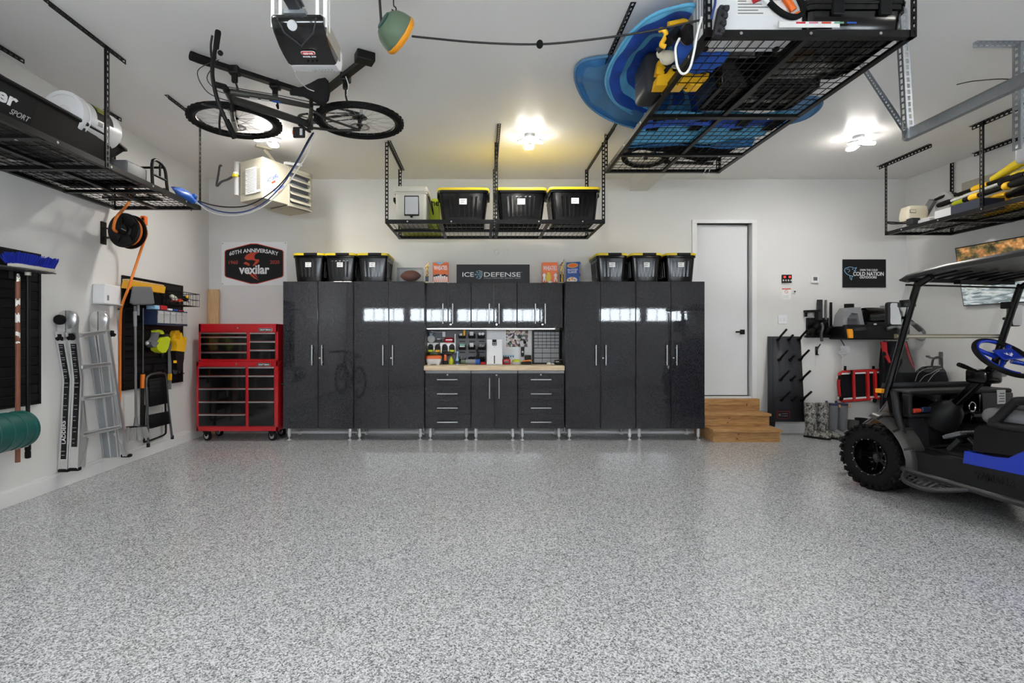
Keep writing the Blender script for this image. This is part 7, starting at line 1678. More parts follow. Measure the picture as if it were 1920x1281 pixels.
# ------------------------------------------------------------------ workbench clutter
def workbench():
    zt = WORK_TOP+.001;Yw = YB
    p = lambda x,y,o=0.0: P(x,y,Yw-o)
    # back panels
    a,c = p(798,687,.022),p(912,626,.022);root = thing('slot_panel','dark grey slotted tool panel behind the left part of the workbench','tool panel',((a.x+c.x)/2,Yw,zt));b = MB();b.bx((X_(797.6,6.95),Yw-.021,zt),(c.x,Yw-.002,UP_BOT),'panel_grey',.002)
    for r in range(3):
        for k in range(3): q = p(867+18.2*k,640.2+20.6*r,.021);b.bx((q.x-.04,Yw-.0225,q.z-.006),(q.x+.04,Yw-.0205,q.z+.006),'ink')
    obj('panel',b,root,world=True)
    b = MB();b.bx((c.x+.003,Yw-.008,zt),(X_(1003,6.97),Yw-.002,UP_BOT),'white_plastic',.001);tag(obj('splash_panel',b),'white backing panel behind the right part of the workbench','panel')
    # nine black bins on the panel
    def bin_(root_name):
        root = thing('panel_bin','','bin',(0,0,0));b = MB();w,d,h = .096,.075,.062
        b.prism([(-w/2,0,0),(w/2,0,0),(w/2,0,h),(-w/2,0,h)],(0,-.004,0),'black_plastic')
        b.prism([(-w/2,0,0),(-w/2,-d*.8,0),(-w/2,-d,h*.6),(-w/2,0,h)],(.004,0,0),'black_plastic');b.prism([(w/2-.004,0,0),(w/2-.004,-d*.8,0),(w/2-.004,-d,h*.6),(w/2-.004,0,h)],(.004,0,0),'black_plastic')
        b.prism([(-w/2,-d*.8,0),(w/2,-d*.8,0),(w/2,-d,h*.6),(-w/2,-d,h*.6)],(0,.004,0),'black_plastic');b.bx((-w/2,-d*.8,0),(w/2,0,.004),'black_plastic');obj('bin',b,root);return root
    r0 = bin_('x');lab = [('top','left'),('top','middle'),('top','right'),('centre','left'),('centre','middle'),('centre','right'),('bottom','left'),('bottom','middle'),('bottom','right')]
    cont = ['tool_yellow','white_plastic','white_plastic','mint','white_plastic','light_grey','light_grey','charcoal','charcoal'];nm = ['yellow canister','white packs','two white rolls','mint green box','white carton','silver cable','small silver parts','dark parts','dark odds and ends']
    for i in range(9):
        r,k = divmod(i,3);q = p(867+17.8*k,(634.5,655.5,678)[r],.0225);o = r0 if i == 0 else dup(r0,q);o.location = (q.x,Yw-.0225,q.z);o['group'] = 'black bins on the slotted panel'
        WM[o] = Matrix.Translation(o.location);o['label'] = 'black bin holding %s, %s row %s on the slotted panel' % (nm[i],lab[i][0],lab[i][1]);b = MB();z = o.location.z;x = o.location.x;y = Yw-.055;m = cont[i]
        if i == 0: b.cyl((x+.025,y,z+.006),(x+.025,y,z+.115),.018,m,14);b.box((x-.02,y,z+.04),(.04,.03,.05),'white_plastic',.003)
        elif i == 2:
            for s in (-1,1): b.cyl((x+s*.02,y-.02,z+.06),(x+s*.02,y+.02,z+.06),.02,m,14)
        elif i in (1,4): b.box((x-.005,y,z+.05),(.05,.035,.08),m,.003,rot=.2)
        elif i == 3: b.box((x,y,z+.045),(.07,.04,.07),m,.004);b.box((x,y-.021,z+.04),(.07,.004,.02),'white_plastic')
        else:
            random.seed(i)
            for j in range(4): b.beam((x-.035+.02*j,y+.01,z+.02),(x-.03+.022*j,y-.01,z+.06+.01*(j % 2)),.012,.012,m)
        tag(obj('bin_contents',b),'%s inside the %s row %s panel bin' % (nm[i],lab[i][0],lab[i][1]),'bin contents')
    # white battery rack with four arches
    o = .16;q = lambda x,y,oo=o: P(x,y,Yw-oo);a,c = q(800.5,662),q(854,643);root = thing('battery_rack','white shelf with four arched battery slots under the wall cabinets','battery rack',((a.x+c.x)/2,Yw-.08,a.z));b = MB();W = c.x-a.x;zt_,zb_ = c.z,a.z
    yf = Yw-o;b.bx((a.x,yf,zt_-.012),(c.x,Yw-.022,zt_+.002),'white_plastic',.002)
    for k in range(4):
        xa = a.x+W*k/4;xb = a.x+W*(k+1)/4;m = (xa+xb)/2;r = (xb-xa)*.42;zs = zb_+(zt_-zb_)*.52
        arc = [(m+r*math.cos(R(t)),zs+(zt_-.016-zs)*math.sin(R(t))) for t in range(0,181,15)]
        pts = [(xb,zb_),(xb,zt_),(xa,zt_),(xa,zb_),(m-r,zb_),(m-r,zs)]+arc[::-1][1:-1]+[(m+r,zs),(m+r,zb_)]
        # front plate as strips around the arch
        n = len(arc)
        for i in range(n-1): (x1,z1),(x2,z2) = arc[i],arc[i+1];b.prism([(x1,yf,z1),(x1,yf,zt_),(x2,yf,zt_),(x2,yf,z2)],(0,.006,0),'white_plastic')
        for xx,ww in ((xa,m-r-xa),(m+r,xb-m-r)): b.bx((xx,yf,zb_),(xx+ww,Yw-.022,zt_),'white_plastic')
    b.bx((c.x-.012,yf,zt_),(c.x,Yw-.022,zt_+.12),'white_plastic',.003);obj('shelf',b,root,world=True)
    for k,m in enumerate(('lime','tool_yellow','charcoal','lime')):
        x = a.x+W*(k+.5)/4;b = MB();b.box((x,yf+.02,zb_+.028),(.062,.085,.03),m,.008);b.box((x,yf+.025,zb_+.060),(.05,.07,.038),'black_plastic',.006);tag(obj('tool_battery',b),('lime battery in the first arch of the white rack','yellow battery in the second arch of the white rack','grey battery in the third arch of the white rack','lime battery in the fourth arch of the white rack')[k],'battery','batteries in the white rack')
    z = zt_+.003
    b = MB();b.lathe([(.0,-.02),(.05,-.018),(.05,.018),(0,.02)],(q(808,0).x,yf+.05,z+.05),(0,1,.1),'light_grey',20);b.tube([(q(807,0).x,yf+.06,z+.09),(q(807,0).x,yf+.06,z+.13)],.022,'sky_blue',10);tag(obj('heat_gun',b),'pale grey round charger at the left end on the white battery rack','charger')
    b = MB();x = q(841,0).x;b.loft([[(x+xx*s,yf+.06+yy*s,zz) for xx,yy in rrect(.135,.09,.03,4)] for s,zz in ((.8,z),(.95,z+.012),(1,z+.04),(.8,z+.062),(.4,z+.068))],'red_enamel');b.bx((x-.04,yf+.012,z+.03),(x+.05,yf+.02,z+.045),'sign_white',.002);tag(obj('red_charger',b),'red tool charger on top of the white battery rack','charger')
    b = MB();x = q(822,0).x;b.box((x,yf+.06,z+.022),(.075,.07,.044),'seat_dark',.006);b.box((x,yf+.06,z+.048),(.05,.05,.01),'sign_white',.003);tag(obj('small_charger',b),'dark charger between the round and red ones on the battery rack','charger')
    b = MB();x,zz = q(832.5,0,.03).x,q(0,627,.03).z;b.bx((x-.02,Yw-.07,zz-.035),(x+.02,Yw-.0215,zz+.035),'white_plastic',.005);tag(obj('power_adapter',b),'white power adapter plugged in above the red charger','adapter')
    b = MB();b.tube(smooth([q(806,630,.08),q(812,624,.05),q(808,621,.04),q(820,623,.04),q(832,622,.04)],5),.003,'wire_white',5);tag(obj('charger_cable',b),'thin pale cable looping above the battery rack','cable')
    # worktop items
    Y = 6.58;x0,x1 = X_(797.5,Y),X_(827,Y);root = thing('tool_station','orange and white charging station at the left end of the worktop','charger',((x0+x1)/2,Y+.07,zt));xm = (x0+x1)/2;w = x1-x0
    b = MB();b.loft([[(xm+xx*s,Y+.07+yy*s,zz) for xx,yy in rrect(w,.13,.03,4)] for s,zz in ((.78,zt+.012),(.85,zt+.016),(.97,zt+.075),(.98,zt+.08))],'white_plastic')
    for s in (-1,1): b.box((xm+s*w*.28,Y+.03,zt+.009),(.035,.03,.018),'white_plastic',.003);b.box((xm+s*w*.28,Y+.11,zt+.009),(.035,.03,.018),'white_plastic',.003)
    obj('base',b,root,world=True);b = MB();b.loft([[(xm+xx*s,Y+.07+yy*s,zz) for xx,yy in rrect(w,.13,.03,4)] for s,zz in ((.99,zt+.08),(1.02,zt+.095),(.98,zt+.115),(.7,zt+.125))],'orange_plastic');obj('lid',b,root,world=True)
    def drill(lab,px,m1,m2,lean):
        x = X_(px,6.82);root = thing('cordless_drill',lab,'drill',(x,6.84,zt));b = MB();b.box((x,6.84,zt+.022),(.07,.09,.044),'black_plastic',.008);obj('battery',b,root,world=True)
        b = MB();b.beam((x,6.84,zt+.04),(x+lean*.4,6.85,zt+.13),.034,.045,m2,(0,1,0),.006);obj('grip',b,root,world=True);b = MB();b.cyl((x+lean-.05,6.86,zt+.15),(x+lean+.05,6.84,zt+.145),.028,m1,16);b.cyl((x+lean+.05,6.84,zt+.145),(x+lean+.09,6.83,zt+.143),.018,'dark_steel',14);obj('motor',b,root,world=True)
    drill('green-grey cordless drill standing on the worktop behind the orange station',818,'cord_green','charcoal',-.03);drill('dark cordless drill with orange strap marks under the battery rack',835,'charcoal','orange_plastic',0)
    b = MB();x = X_(846,6.8);b.lathe([(.03,0),(.034,.02),(.03,.06),(.015,.08),(.012,.10)],(x,6.80,zt),(0,0,1),'lime',16);tag(obj('lime_bottle',b),'small lime bottle under the right end of the battery rack','bottle')
    b = MB();x = X_(857.5,6.72);b.lathe([(0,0),(.022,0),(.022,.06),(.018,.075),(.009,.10),(.009,.15),(.014,.155),(.012,.175),(0,.175)],(x,6.74,zt),(0,0,1),'sky_blue',16);b.lathe([(.0222,.012),(.0225,.012),(.0225,.05),(.0222,.05)],(x,6.74,zt),(0,0,1),'navy',16);tag(obj('spray_bottle',b),'slim pale blue spray bottle left of the panel bins','bottle')
    root = thing('grinder','grey and blue angle grinder lying on the worktop below the panel bins','grinder',(X_(884,6.7),6.74,zt));b = MB();x = X_(884,6.7);b.cyl((x-.07,6.76,zt+.036),(x+.06,6.73,zt+.036),.034,'mid_grey',18);b.cyl((x+.06,6.73,zt+.036),(x+.11,6.72,zt+.036),.036,'blue_cloth',18);obj('body',b,root,world=True);b = MB();b.tube([(x+.06,6.76,zt+.06),(x+.09,6.78,zt+.13),(x+.07,6.78,zt+.20)],[.022,.02,.016],'black_plastic',10);obj('handle',b,root,world=True);b = MB();b.cyl((x-.07,6.76,zt+.036),(x-.14,6.78,zt+.036),.026,'cord_green',14);obj('nose',b,root,world=True)
    b = MB();b.bx((X_(901,6.7),6.70,zt),(X_(910.5,6.7),6.80,zt+.03),'red_cloth',.006);tag(obj('rag',b),'folded dark red rag on the worktop beside the white water unit','rag')
    # white water dispenser
    Y = 6.60;x0,x1 = X_(912.6,Y),X_(942,Y);root = thing('ice_maker','tall white appliance with a small black control panel on the worktop','appliance',((x0+x1)/2,Y+.15,zt));H = Z_(637.5,Y)-zt
    b = MB();b.bx((x0,Y,zt),(x1,Y+.30,zt+H),'white_plastic',.008);b.bx((x0+.002,Y+.01,zt+H),(x1+.03,Y+.3,zt+H+.003),'white_plastic');obj('case',b,root,world=True)
    b = MB();xa,xb = X_(923,Y),X_(931,Y);za,zb = Z_(648,Y),Z_(636.5,Y);b.bx((xa,Y-.003,za),(xb,Y+.001,zb-.002),'ink',.002)
    for i in (-1,1):
        for j in (0,1): b.cyl(((xa+xb)/2+i*.011,Y-.003,za+.014+.022*j),((xa+xb)/2+i*.011,Y-.0045,za+.014+.022*j),.0065,'sign_white',12)
    b.bx(((xa+xb)/2-.014,Y-.001,za-.016),((xa+xb)/2+.014,Y+.0,za-.012),'ink_grey');obj('control_panel',b,root,world=True)
    b = MB();xm = X_(927,Y);b.bx((xm-.007,Y-.002,Z_(682,Y)),(xm+.007,Y+.001,Z_(667,Y)),'seat_dark',.002);obj('level_window',b,root,world=True);b = MB();b.bx((x0+.01,Y-.001,zt+.002),(x1-.01,Y+.002,zt+.016),'light_grey');obj('base_strip',b,root,world=True)
    # collage and hanging torch
    a,c = p(949,650.5,.009),p(990,619.5,.009);b = MB();b.bx((a.x,Yw-.012,a.z),(c.x,Yw-.0085,c.z),'photo_collage');tag(obj('photo_collage',b),'colourful photo collage pinned above the worktop','poster')
    root = thing('work_light','black hand lamp with a pale head hanging in front of the photo collage','lamp',p(980,667,.04));b = MB();b.beam(p(979.5,668,.04),p(980,650,.04),.045,.03,'black_plastic',(0,1,0),.006);b.cyl(p(979,667,.04),p(979,667,.055),.018,'black_plastic',12);b.cyl(p(980,660,.05),p(980,660,.06),.014,'light_grey',12);obj('handle',b,root,world=True);b = MB();b.beam(p(980,651,.04),p(977,639,.05),.055,.03,'light_grey',(0,1,0),.012);b.ball(p(984,642,.05),(.022,.015,.022),'ink',10);obj('head',b,root,world=True)
    b = MB();x = X_(949.5,6.75);b.loft([[(x+xx*s,6.78+yy*s,zz) for xx,yy in rrect(.108,.10,.02,4)] for s,zz in ((.92,zt),(1,zt+.01),(1,zt+.055),(.85,zt+.075))],'red_enamel');b.bx((x-.025,6.727,zt+.02),(x+.025,6.731,zt+.045),'grey_plastic',.002);b.bx((x-.04,6.74,zt+.072),(x+.04,6.82,zt+.10),'black_plastic',.006);tag(obj('battery_charger',b),'red battery charger right of the white appliance','charger')
    b = MB();x = X_(968.5,6.72);b.loft([[(x+xx*s,6.76+yy*s,zz) for xx,yy in rrect(.135,.10,.03,4)] for s,zz in ((.8,zt),(.95,zt+.015),(1,zt+.035))],'light_grey');b.loft([[(x+xx*s,6.76+yy*s,zz) for xx,yy in rrect(.11,.085,.03,4)] for s,zz in ((1,zt+.03),(1,zt+.055),(.6,zt+.068))],'lime');tag(obj('sander',b),'lime and grey palm tool on the worktop','power tool')
    b = MB();x = X_(988,6.70);b.bx((x-.07,6.70,zt),(x+.06,6.80,zt+.035),'black_plastic',.008);b.beam((x-.06,6.70,zt+.045),(x+.05,6.69,zt+.06),.012,.016,'orange_cord');b.beam((x-.03,6.70,zt+.055),(x+.06,6.69,zt+.05),.01,.012,'tool_yellow');tag(obj('tool_pouch',b),'black pouch with orange and yellow handles beside the drawer organiser','tool pouch')
    b = MB();x = X_(990,6.85);b.loft([[(x+xx*s,6.87+yy*s,zz) for xx,yy in rrect(.085,.08,.02,4)] for s,zz in ((.95,zt),(1,zt+.01),(1,zt+.11),(.9,zt+.12))],'black_plastic');tag(obj('canister',b),'black canister behind the pouch, left of the drawer organiser','canister')
    b = MB();x = X_(960.5,6.95);
    for k in range(5): b.cyl((X_(944+4.6*k,6.96),Yw-.010,Z_(669,6.96)),(X_(944+4.6*k,6.96),Yw-.03,Z_(669,6.96)),.008,'ink',8)
    b.beam((X_(943,6.96),Yw-.012,Z_(667,6.96)),(X_(964,6.96),Yw-.012,Z_(667,6.96)),.008,.016,'sky_blue');tag(obj('key_rail',b),'small pale rail of dark keys on the white panel above the red charger','key rail')
    # drawer organiser
    Y = 6.83;x0,x1 = X_(999,Y),X_(1050.5,Y);z0,z1 = zt,UP_BOT-.035;root = thing('parts_organiser','black cabinet of small clear drawers at the right end of the worktop','parts cabinet',((x0+x1)/2,Y+.08,zt));b = MB();W,H = x1-x0,z1-z0;cx0,cx1,cz0,cz1 = x0+.016,x1-.016,z0+.016,z1-.016
    b.bx((x0,Y+.02,z0),(x1,Yw-.022,z1),'black_plastic',.003)
    for s in (x0,x1-.016): b.bx((s,Y,z0),(s+.016,Y+.03,z1),'black_plastic',.003)
    for s in (z0,z1-.016): b.bx((x0,Y,s),(x1,Y+.03,s+.016),'black_plastic',.003)
    hs = (cz1-cz0)/8.2;rows = [];z = cz1
    for r in range(5): rows.append((z-hs*.86,z,6));z -= hs*.86
    hb = (z-cz0)/3
    for r in range(3): rows.append((z-hb,z,3));z -= hb
    for za,zb,n in rows: b.bx((cx0,Y+.004,zb-.003),(cx1,Y+.03,zb+.003),'black_plastic')
    obj('frame',b,root,world=True)
    for ri,(za,zb,n) in enumerate(rows):
        for k in range(n):
            xa,xb = cx0+(cx1-cx0)*k/n+.003,cx0+(cx1-cx0)*(k+1)/n-.003;d = MB();d.bx((xa,Y+.002,za+.004),(xb,Y+.006,zb-.005),'drawer_clear',0);d.bx(((xa+xb)/2-.012,Y-.006,za+(zb-za)*.3),((xa+xb)/2+.012,Y+.002,za+(zb-za)*.42),'acrylic',.001);d.bx((xa+.002,Y+.012,za+.006),(xb-.002,Y+.019,za+(zb-za)*(.55+.3*((k*7+ri*3) % 3)/3)),'bolt_clutter');obj('drawer',d,root,world=True)
    b = MB();x = X_(1047,6.62);random.seed(77)
    for k in range(5): b.tube(smooth([(x+random.uniform(-.05,.05),6.62+random.uniform(-.03,.03),zt+.02+.012*k) for _ in range(5)],4,True),.007,('black_metal','dark_steel','light_grey')[k % 3],6,closed=True)
    b.box((x,6.63,zt+.03),(.09,.06,.06),'black_plastic',.015,3);tag(obj('headlamp',b),'tangled black headlamp at the right end of the worktop','headlamp')
    b = MB();x = X_(1030,6.56);b.ball((x,6.58,zt+.018),(.035,.025,.018),'off_white',10);b.ball((x+.05,6.59,zt+.014),(.018,.02,.014),'light_grey',8);tag(obj('ear_plugs',b),'small off-white object lying in front of the drawer organiser','ear defenders')
workbench()
# ------------------------------------------------------------------ golf cart (x forward, y to its left, z up; origin under the front axle)
def golf_cart():
    root = thing('golf_cart','blue and black golf cart with roof and knobbly tyres parked at the right','golf cart',(3.91,4.525,0),R(102))
    yc = -.05
    # wheels
    def wheel(x,y,s,name):
        c = Vector((x,y,.282));ax = Vector((0,s,0));b = MB();r = .280
        b.lathe([(.150,-.115),(.20,-.125),(.245,-.118),(.268,-.095),(.272,0),(.268,.095),(.245,.118),(.20,.125),(.165,.118),(.152,.112),(.150,.0),(.150,-.115)],c,ax,'rubber',48)
        N = 26
        for k in range(N):
            for q,(w0,w1,da) in enumerate(((-.120,-.068,0),(-.055,-.004,.5),(.006,.056,0),(.070,.122,.5))):
                a = 2*PI*(k+da+.12*math.sin(k*2.3+q))/N;sh = .028 if q % 2 else -.028
                u = Vector((math.cos(a),0,math.sin(a)));t = Vector((-math.sin(a),0,math.cos(a)));p0 = c+u*.272+ax*w0-t*sh*.5;p1 = c+u*.272+ax*w1+t*sh*.5;b.beam(p0,p1,.040,.020,'rubber',u,.003)
            a = 2*PI*(k+.3)/N;u = Vector((math.cos(a),0,math.sin(a)))
            for sg in (-1,1): b.beam(c+u*.235+ax*.119*sg,c+u*.272+ax*.112*sg,.030,.014,'rubber',ax,.003)
        w = obj('wheel',b,root)
        b = MB();b.lathe([(.152,.113),(.158,.112),(.158,.122),(.148,.124),(.138,.110),(.136,.02),(.128,-.01),(.05,-.005),(.046,.03),(.0,.032)],c,ax,'black_gloss',40,None,False)
        for k in range(5):
            a = 2*PI*k/5;u = Vector((math.cos(a),0,math.sin(a)));b.beam(c+u*.03+ax*.022,c+u*.135+ax*.012,.045,.022,'black_gloss',ax,.005);b.beam(c+u*.06+ax*.036,c+u*.125+ax*.028,.010,.006,'cart_black',ax)
        obj('rim',b,w);b = MB()
        for k in range(16): a = 2*PI*k/16;u = Vector((math.cos(a),0,math.sin(a)));b.cyl(c+u*.1525+ax*.120,c+u*.1525+ax*.127,.005,'brushed_steel',8)
        b.lathe([(0,.03),(.022,.032),(.020,.05),(0,.052)],c,ax,'dark_steel',16);obj('bolts',b,w)
        b = MB();b.lathe([(.0,-.03),(.12,-.03),(.12,-.045),(0,-.045)],c,ax,'dark_steel',24);b.cyl(c-ax*.045,c-ax*.30,.025,'dark_steel',12);obj('drum',b,w)
    wheel(0,.445,1,'w');wheel(0,-.57,-1,'w');wheel(-1.68,.47,1,'w');wheel(-1.68,-.57,-1,'w')
    # chassis and floor
    b = MB();b.bx((-2.2,-.45,.20),(.30,.35,.27),'cart_plastic',.02);b.beam((.0,-.5,.28),(.0,.4,.28),.06,.06,'dark_steel');b.beam((-1.68,-.5,.28),(-1.68,.4,.28),.10,.10,'dark_steel');obj('chassis',b,root)
    b = MB()     # side sills and body tub
    for s in (1,-1):
        y = yc+.60*s;yi = yc+.40*s
        pr = [(-.315,.27),(-.30,.42),(-.36,.412),(-.715,.402),(-1.36,.408),(-1.36,.235),(-1.10,.225),(-.6,.245)]
        b.prism([(x,yi,z) for x,z in pr],(0,(y-yi)*1.0,0),'cart_plastic')
    b.bx((-1.36,yc-.45,.27),(-.30,yc+.45,.385),'cart_plastic');obj('tub',b,root)
    b = MB();b.bx((-.74,yc-.52,.385),(-.31,yc+.52,.402),'mat_rubber',.004)
    for k in range(16): b.bx((-.72,yc-.5+.064*k,.402),(-.36,yc-.47+.064*k,.407),'mat_rubber')
    obj('floor_mat',b,root)
    b = MB();b.text('YAMAHA',(-.905,yc+.6005,.335),(-1,0,0),(0,0,1),.245,.052,'cart_black',.003,.03);obj('lettering',b,root)
    # cowl
    b = MB();R_ = []
    def sec(x,hw,zt,zb,rr): return [(x,yc+yy,(zt+zb)/2+zz) for yy,zz in rrect(2*hw,zt-zb,rr,4)]
    R_ = [sec(-.235,.535,.875,.44,.05),sec(-.14,.53,.87,.44,.06),sec(-.02,.46,.80,.44,.08),sec(.12,.37,.70,.44,.09),(sec(.28,.28,.60,.34,.09)),sec(.40,.24,.52,.30,.08),sec(.46,.20,.47,.30,.06)]
    b.loft(R_,'cart_black');obj('front_cowl',b,root)
    # rounded cheek frame beside the footwell
    for s in (1,-1):
        b = MB();y = yc+.60*s;pts = [(-.19,y-.03*s,.86),(-.215,y-.01*s,.80),(-.235,y,.70),(-.265,y,.58),(-.30,y,.46),(-.345,y,.40)]
        b.tube(smooth(pts,5),.028,'cart_plastic',10);b.prism([(-.20,y-.04*s,.865),(-.24,y-.02*s,.70),(-.31,y-.02*s,.42),(-.24,y-.02*s,.42),(-.15,y-.04*s,.62),(-.10,y-.05*s,.84)],(0,-.06*s,0),'cart_black');obj('door_pillar',b,root)
    # dashboard with open pockets
    b = MB();w = .55
    b.bx((-.30,yc-w,.845),(-.10,yc+w,.885),'cart_plastic',.018,3)
    b.bx((-.31,yc-w,.665),(-.23,yc+w,.695),'cart_plastic',.012);b.bx((-.235,yc-w,.40),(-.215,yc+w,.87),'cart_black')
    b.bx((-.30,yc+w-.03,.68),(-.22,yc+w,.86),'cart_plastic',.012);b.bx((-.31,yc-w,.68),(-.22,yc-.18,.855),'cart_black',.02,3);b.bx((-.305,yc+.02,.68),(-.22,yc+.05,.855),'cart_plastic',.008)
    b.bx((-.36,yc-w+.02,.60),(-.24,yc-.02,.69),'cart_black',.03,3);obj('dashboard',b,root)
    b = MB();b.bx((-.285,yc+.24,.70),(-.25,yc+.40,.745),'navy',.012,3);b.bx((-.285,yc+.41,.70),(-.25,yc+.49,.735),'orange_sign',.01);obj('pocket_contents',b,root)
    b = MB();b.tube([(-.312,yc-.08+.035*math.cos(a),.74+.04*math.sin(a)) for a in [2*PI*k/20 for k in range(20)]],.005,'chrome',6,closed=True);b.bx((-.312,yc-.10,.70),(-.306,yc-.06,.71),'chrome');obj('gauge',b,root)
    b = MB();y0 = yc-.40;b.bx((-.314,y0-.045,.755),(-.308,y0+.045,.875),'paper');
    for k in range(4): b.bx((-.316,y0-.03,.775+.022*k),(-.313,y0+.03-.01*(k % 2),.783+.022*k),'ink_grey')
    obj('dash_sticker',b,root)
    b = MB();b.bx((-.245,yc-.5,.40),(-.236,yc+.5,.68),'seat_dark');b.prism([(-.24,yc+.28,.42),(-.24,yc+.30,.63),(-.24,yc-.38,.63),(-.24,yc-.30,.42)],(-.006,0,0),'rubber');obj('firewall',b,root)
    # steering
    a,t = Vector((-.33,.17,.70)),Vector((-.74,.225,1.15));d = (t-a).normalized();b = MB();b.beam(a,t,.055,.065,'cart_black',(0,1,0),.012);b.lathe([(.13,-.10),(.12,-.02),(.09,.06),(.05,.10),(.042,.13)],a,d,'cart_plastic',20);obj('steering_column',b,root)
    q = a.lerp(t,.70);b = MB();b.box(q+Vector((.0,0,.01)),(.15,.17,.11),'cart_black',.025,3);b.tube([q+Vector((0,.07,.05)),q+Vector((.03,.15,.085)),q+Vector((.03,.20,.10))],[.010,.018,.017],'rubber',8);obj('column_pod',b,root)
    b = MB();c = t+d*.03;x = Vector((0,1,0));x = (x-d*x.dot(d)).normalized();y = d.cross(x);N = 40;rr = .185
    ring = [c+(x*math.cos(2*PI*k/N)+y*math.sin(2*PI*k/N))*rr for k in range(N)];b.tube(ring,.018,'rubber',10,closed=True);sw = obj('steering_wheel',b,root)
    b = MB()
    for an in (35,145,215,325): u = x*math.cos(R(an))+y*math.sin(R(an));b.tube([c+u*.05-d*.01,c+u*.12-d*.004,c+u*(rr-.01)],[.020,.016,.022],'blue_gloss',8)
    b.tube([c+(x*math.cos(2*PI*k/N)+y*math.sin(2*PI*k/N))*(rr-.012)+d*.006 for k in range(-13,9)],.014,'blue_gloss',8);obj('wheel_spokes',b,sw)
    Rm = Matrix((x,y,d)).transposed();b = MB();b.box(c+d*.035,(.17,.10,.012),'blue_gloss',.004,2,None,Rm);b.box(c+d*.022,(.19,.12,.008),'acrylic',0,2,None,Rm);b.box(c+d*.05-y*.04,(.18,.012,.02),'acrylic',0,2,None,Rm)
    for u0,v0 in ((-.02,.0),(.0,.012),(.018,-.004)): b.prism([c+d*.0415+x*(u0+e)+y*(v0+f) for e,f in ((-.014,-.012),(0,.004),(.014,-.006),(.004,.016),(-.006,.012))],d*.001,'sign_white')
    b.cyl(t,c+d*.03,.03,'cart_black',14);obj('score_holder',b,sw)
    b = MB();p = Vector((-.30,-.22,.90));b.tube([p,p+Vector((-.02,0,.06)),p+Vector((-.08,.02,.10))],.010,'dark_steel',8);b.box(p+Vector((-.13,.02,.125)),(.10,.16,.05),'mid_grey',.01,rot=.3);b.tube(smooth([p+Vector((-.06,.08,.12)),p+Vector((-.05,.1,.05)),p+Vector((.0,.05,.0)),p+Vector((.02,.02,-.01))],4),.006,'cord_black',6);obj('phone_mount',b,root)
    # pedals
    b = MB();b.beam((-.42,.27,.42),(-.50,.27,.52),.03,.03,'dark_steel');pz = Matrix.Rotation(R(24),3,'Y');b.box((-.50,.28,.555),(.14,.16,.03),'grey_plastic',.008,2,None,pz);b.box((-.54,.27,.565),(.10,.12,.02),'seat_dark',.004,2,None,pz)
    for k in range(5): b.box((-.50,.216+.032*k,.572),(.12,.006,.006),'mid_grey',0,2,None,pz)
    b.tube([(-.54,.25,.54),(-.62,.20,.42)],.014,'dark_steel',8);obj('brake_pedal',b,root);b = MB();b.box((-.50,-.22,.50),(.14,.08,.02),'seat_dark',.005,2,None,pz);b.beam((-.44,-.22,.42),(-.5,-.22,.49),.02,.02,'dark_steel');obj('throttle_pedal',b,root)
    # seat base, blue body side, seats
    b = MB()
    for s in (1,-1):
        y = yc+.585*s;b.prism([(-.765,y,.50),(-.775,y,.66),(-.80,y,.69),(-1.45,y,.70),(-1.45,y,.56),(-1.06,y,.525)],(0,-.10*s,0),'cart_black')
    b.bx((-1.45,yc-.52,.40),(-.775,yc+.52,.69),'cart_black',.02);obj('seat_base',b,root)
    b = MB()
    for s in (1,-1):
        y = yc+.60*s;b.prism([(-.712,y,.398),(-.722,y,.492),(-.90,y,.490),(-.985,y,.50),(-1.04,y,.545),(-1.12,y,.60),(-1.50,y,.72),(-2.25,y,.74),(-2.32,y,.60),(-2.2,y,.46),(-2.02,y,.46),(-1.92,y,.60),(-1.68,y,.655),(-1.46,y,.58),(-1.38,y,.42),(-1.05,y,.402)],(0,-.08*s,0),'blue_gloss')
    b.bx((-2.3,yc-.53,.50),(-1.95,yc+.53,.73),'blue_gloss',.03,3);obj('body_side',b,root)
    b = MB();b.bx((-1.30,yc-.56,.70),(-.78,yc+.56,.82),'seat_grey',.055,5);b.bx((-1.28,yc-.50,.80),(-.84,yc+.50,.835),'seat_dark',.02,3);obj('seat_cushion',b,root)
    b = MB();b.bx((-1.46,yc-.54,.86),(-1.34,yc+.54,1.24),'seat_grey',.05,4);b.bx((-1.48,yc-.50,.80),(-1.46,yc+.50,1.20),'cart_black',.01);obj('seat_back',b,root)
    for s in (1,-1):
        y = yc+.585*s;b = MB();pts = [(-.90,y,.715),(-.92,y,.76),(-1.00,y,.87),(-1.04,y,.895),(-1.20,y,.905),(-1.42,y,.90),(-1.44,y,.86),(-1.42,y,.72),(-1.2,y,.715)]
        b.tube(smooth(pts,4,True),.030,'cart_plastic',10,closed=True);obj('armrest',b,root)
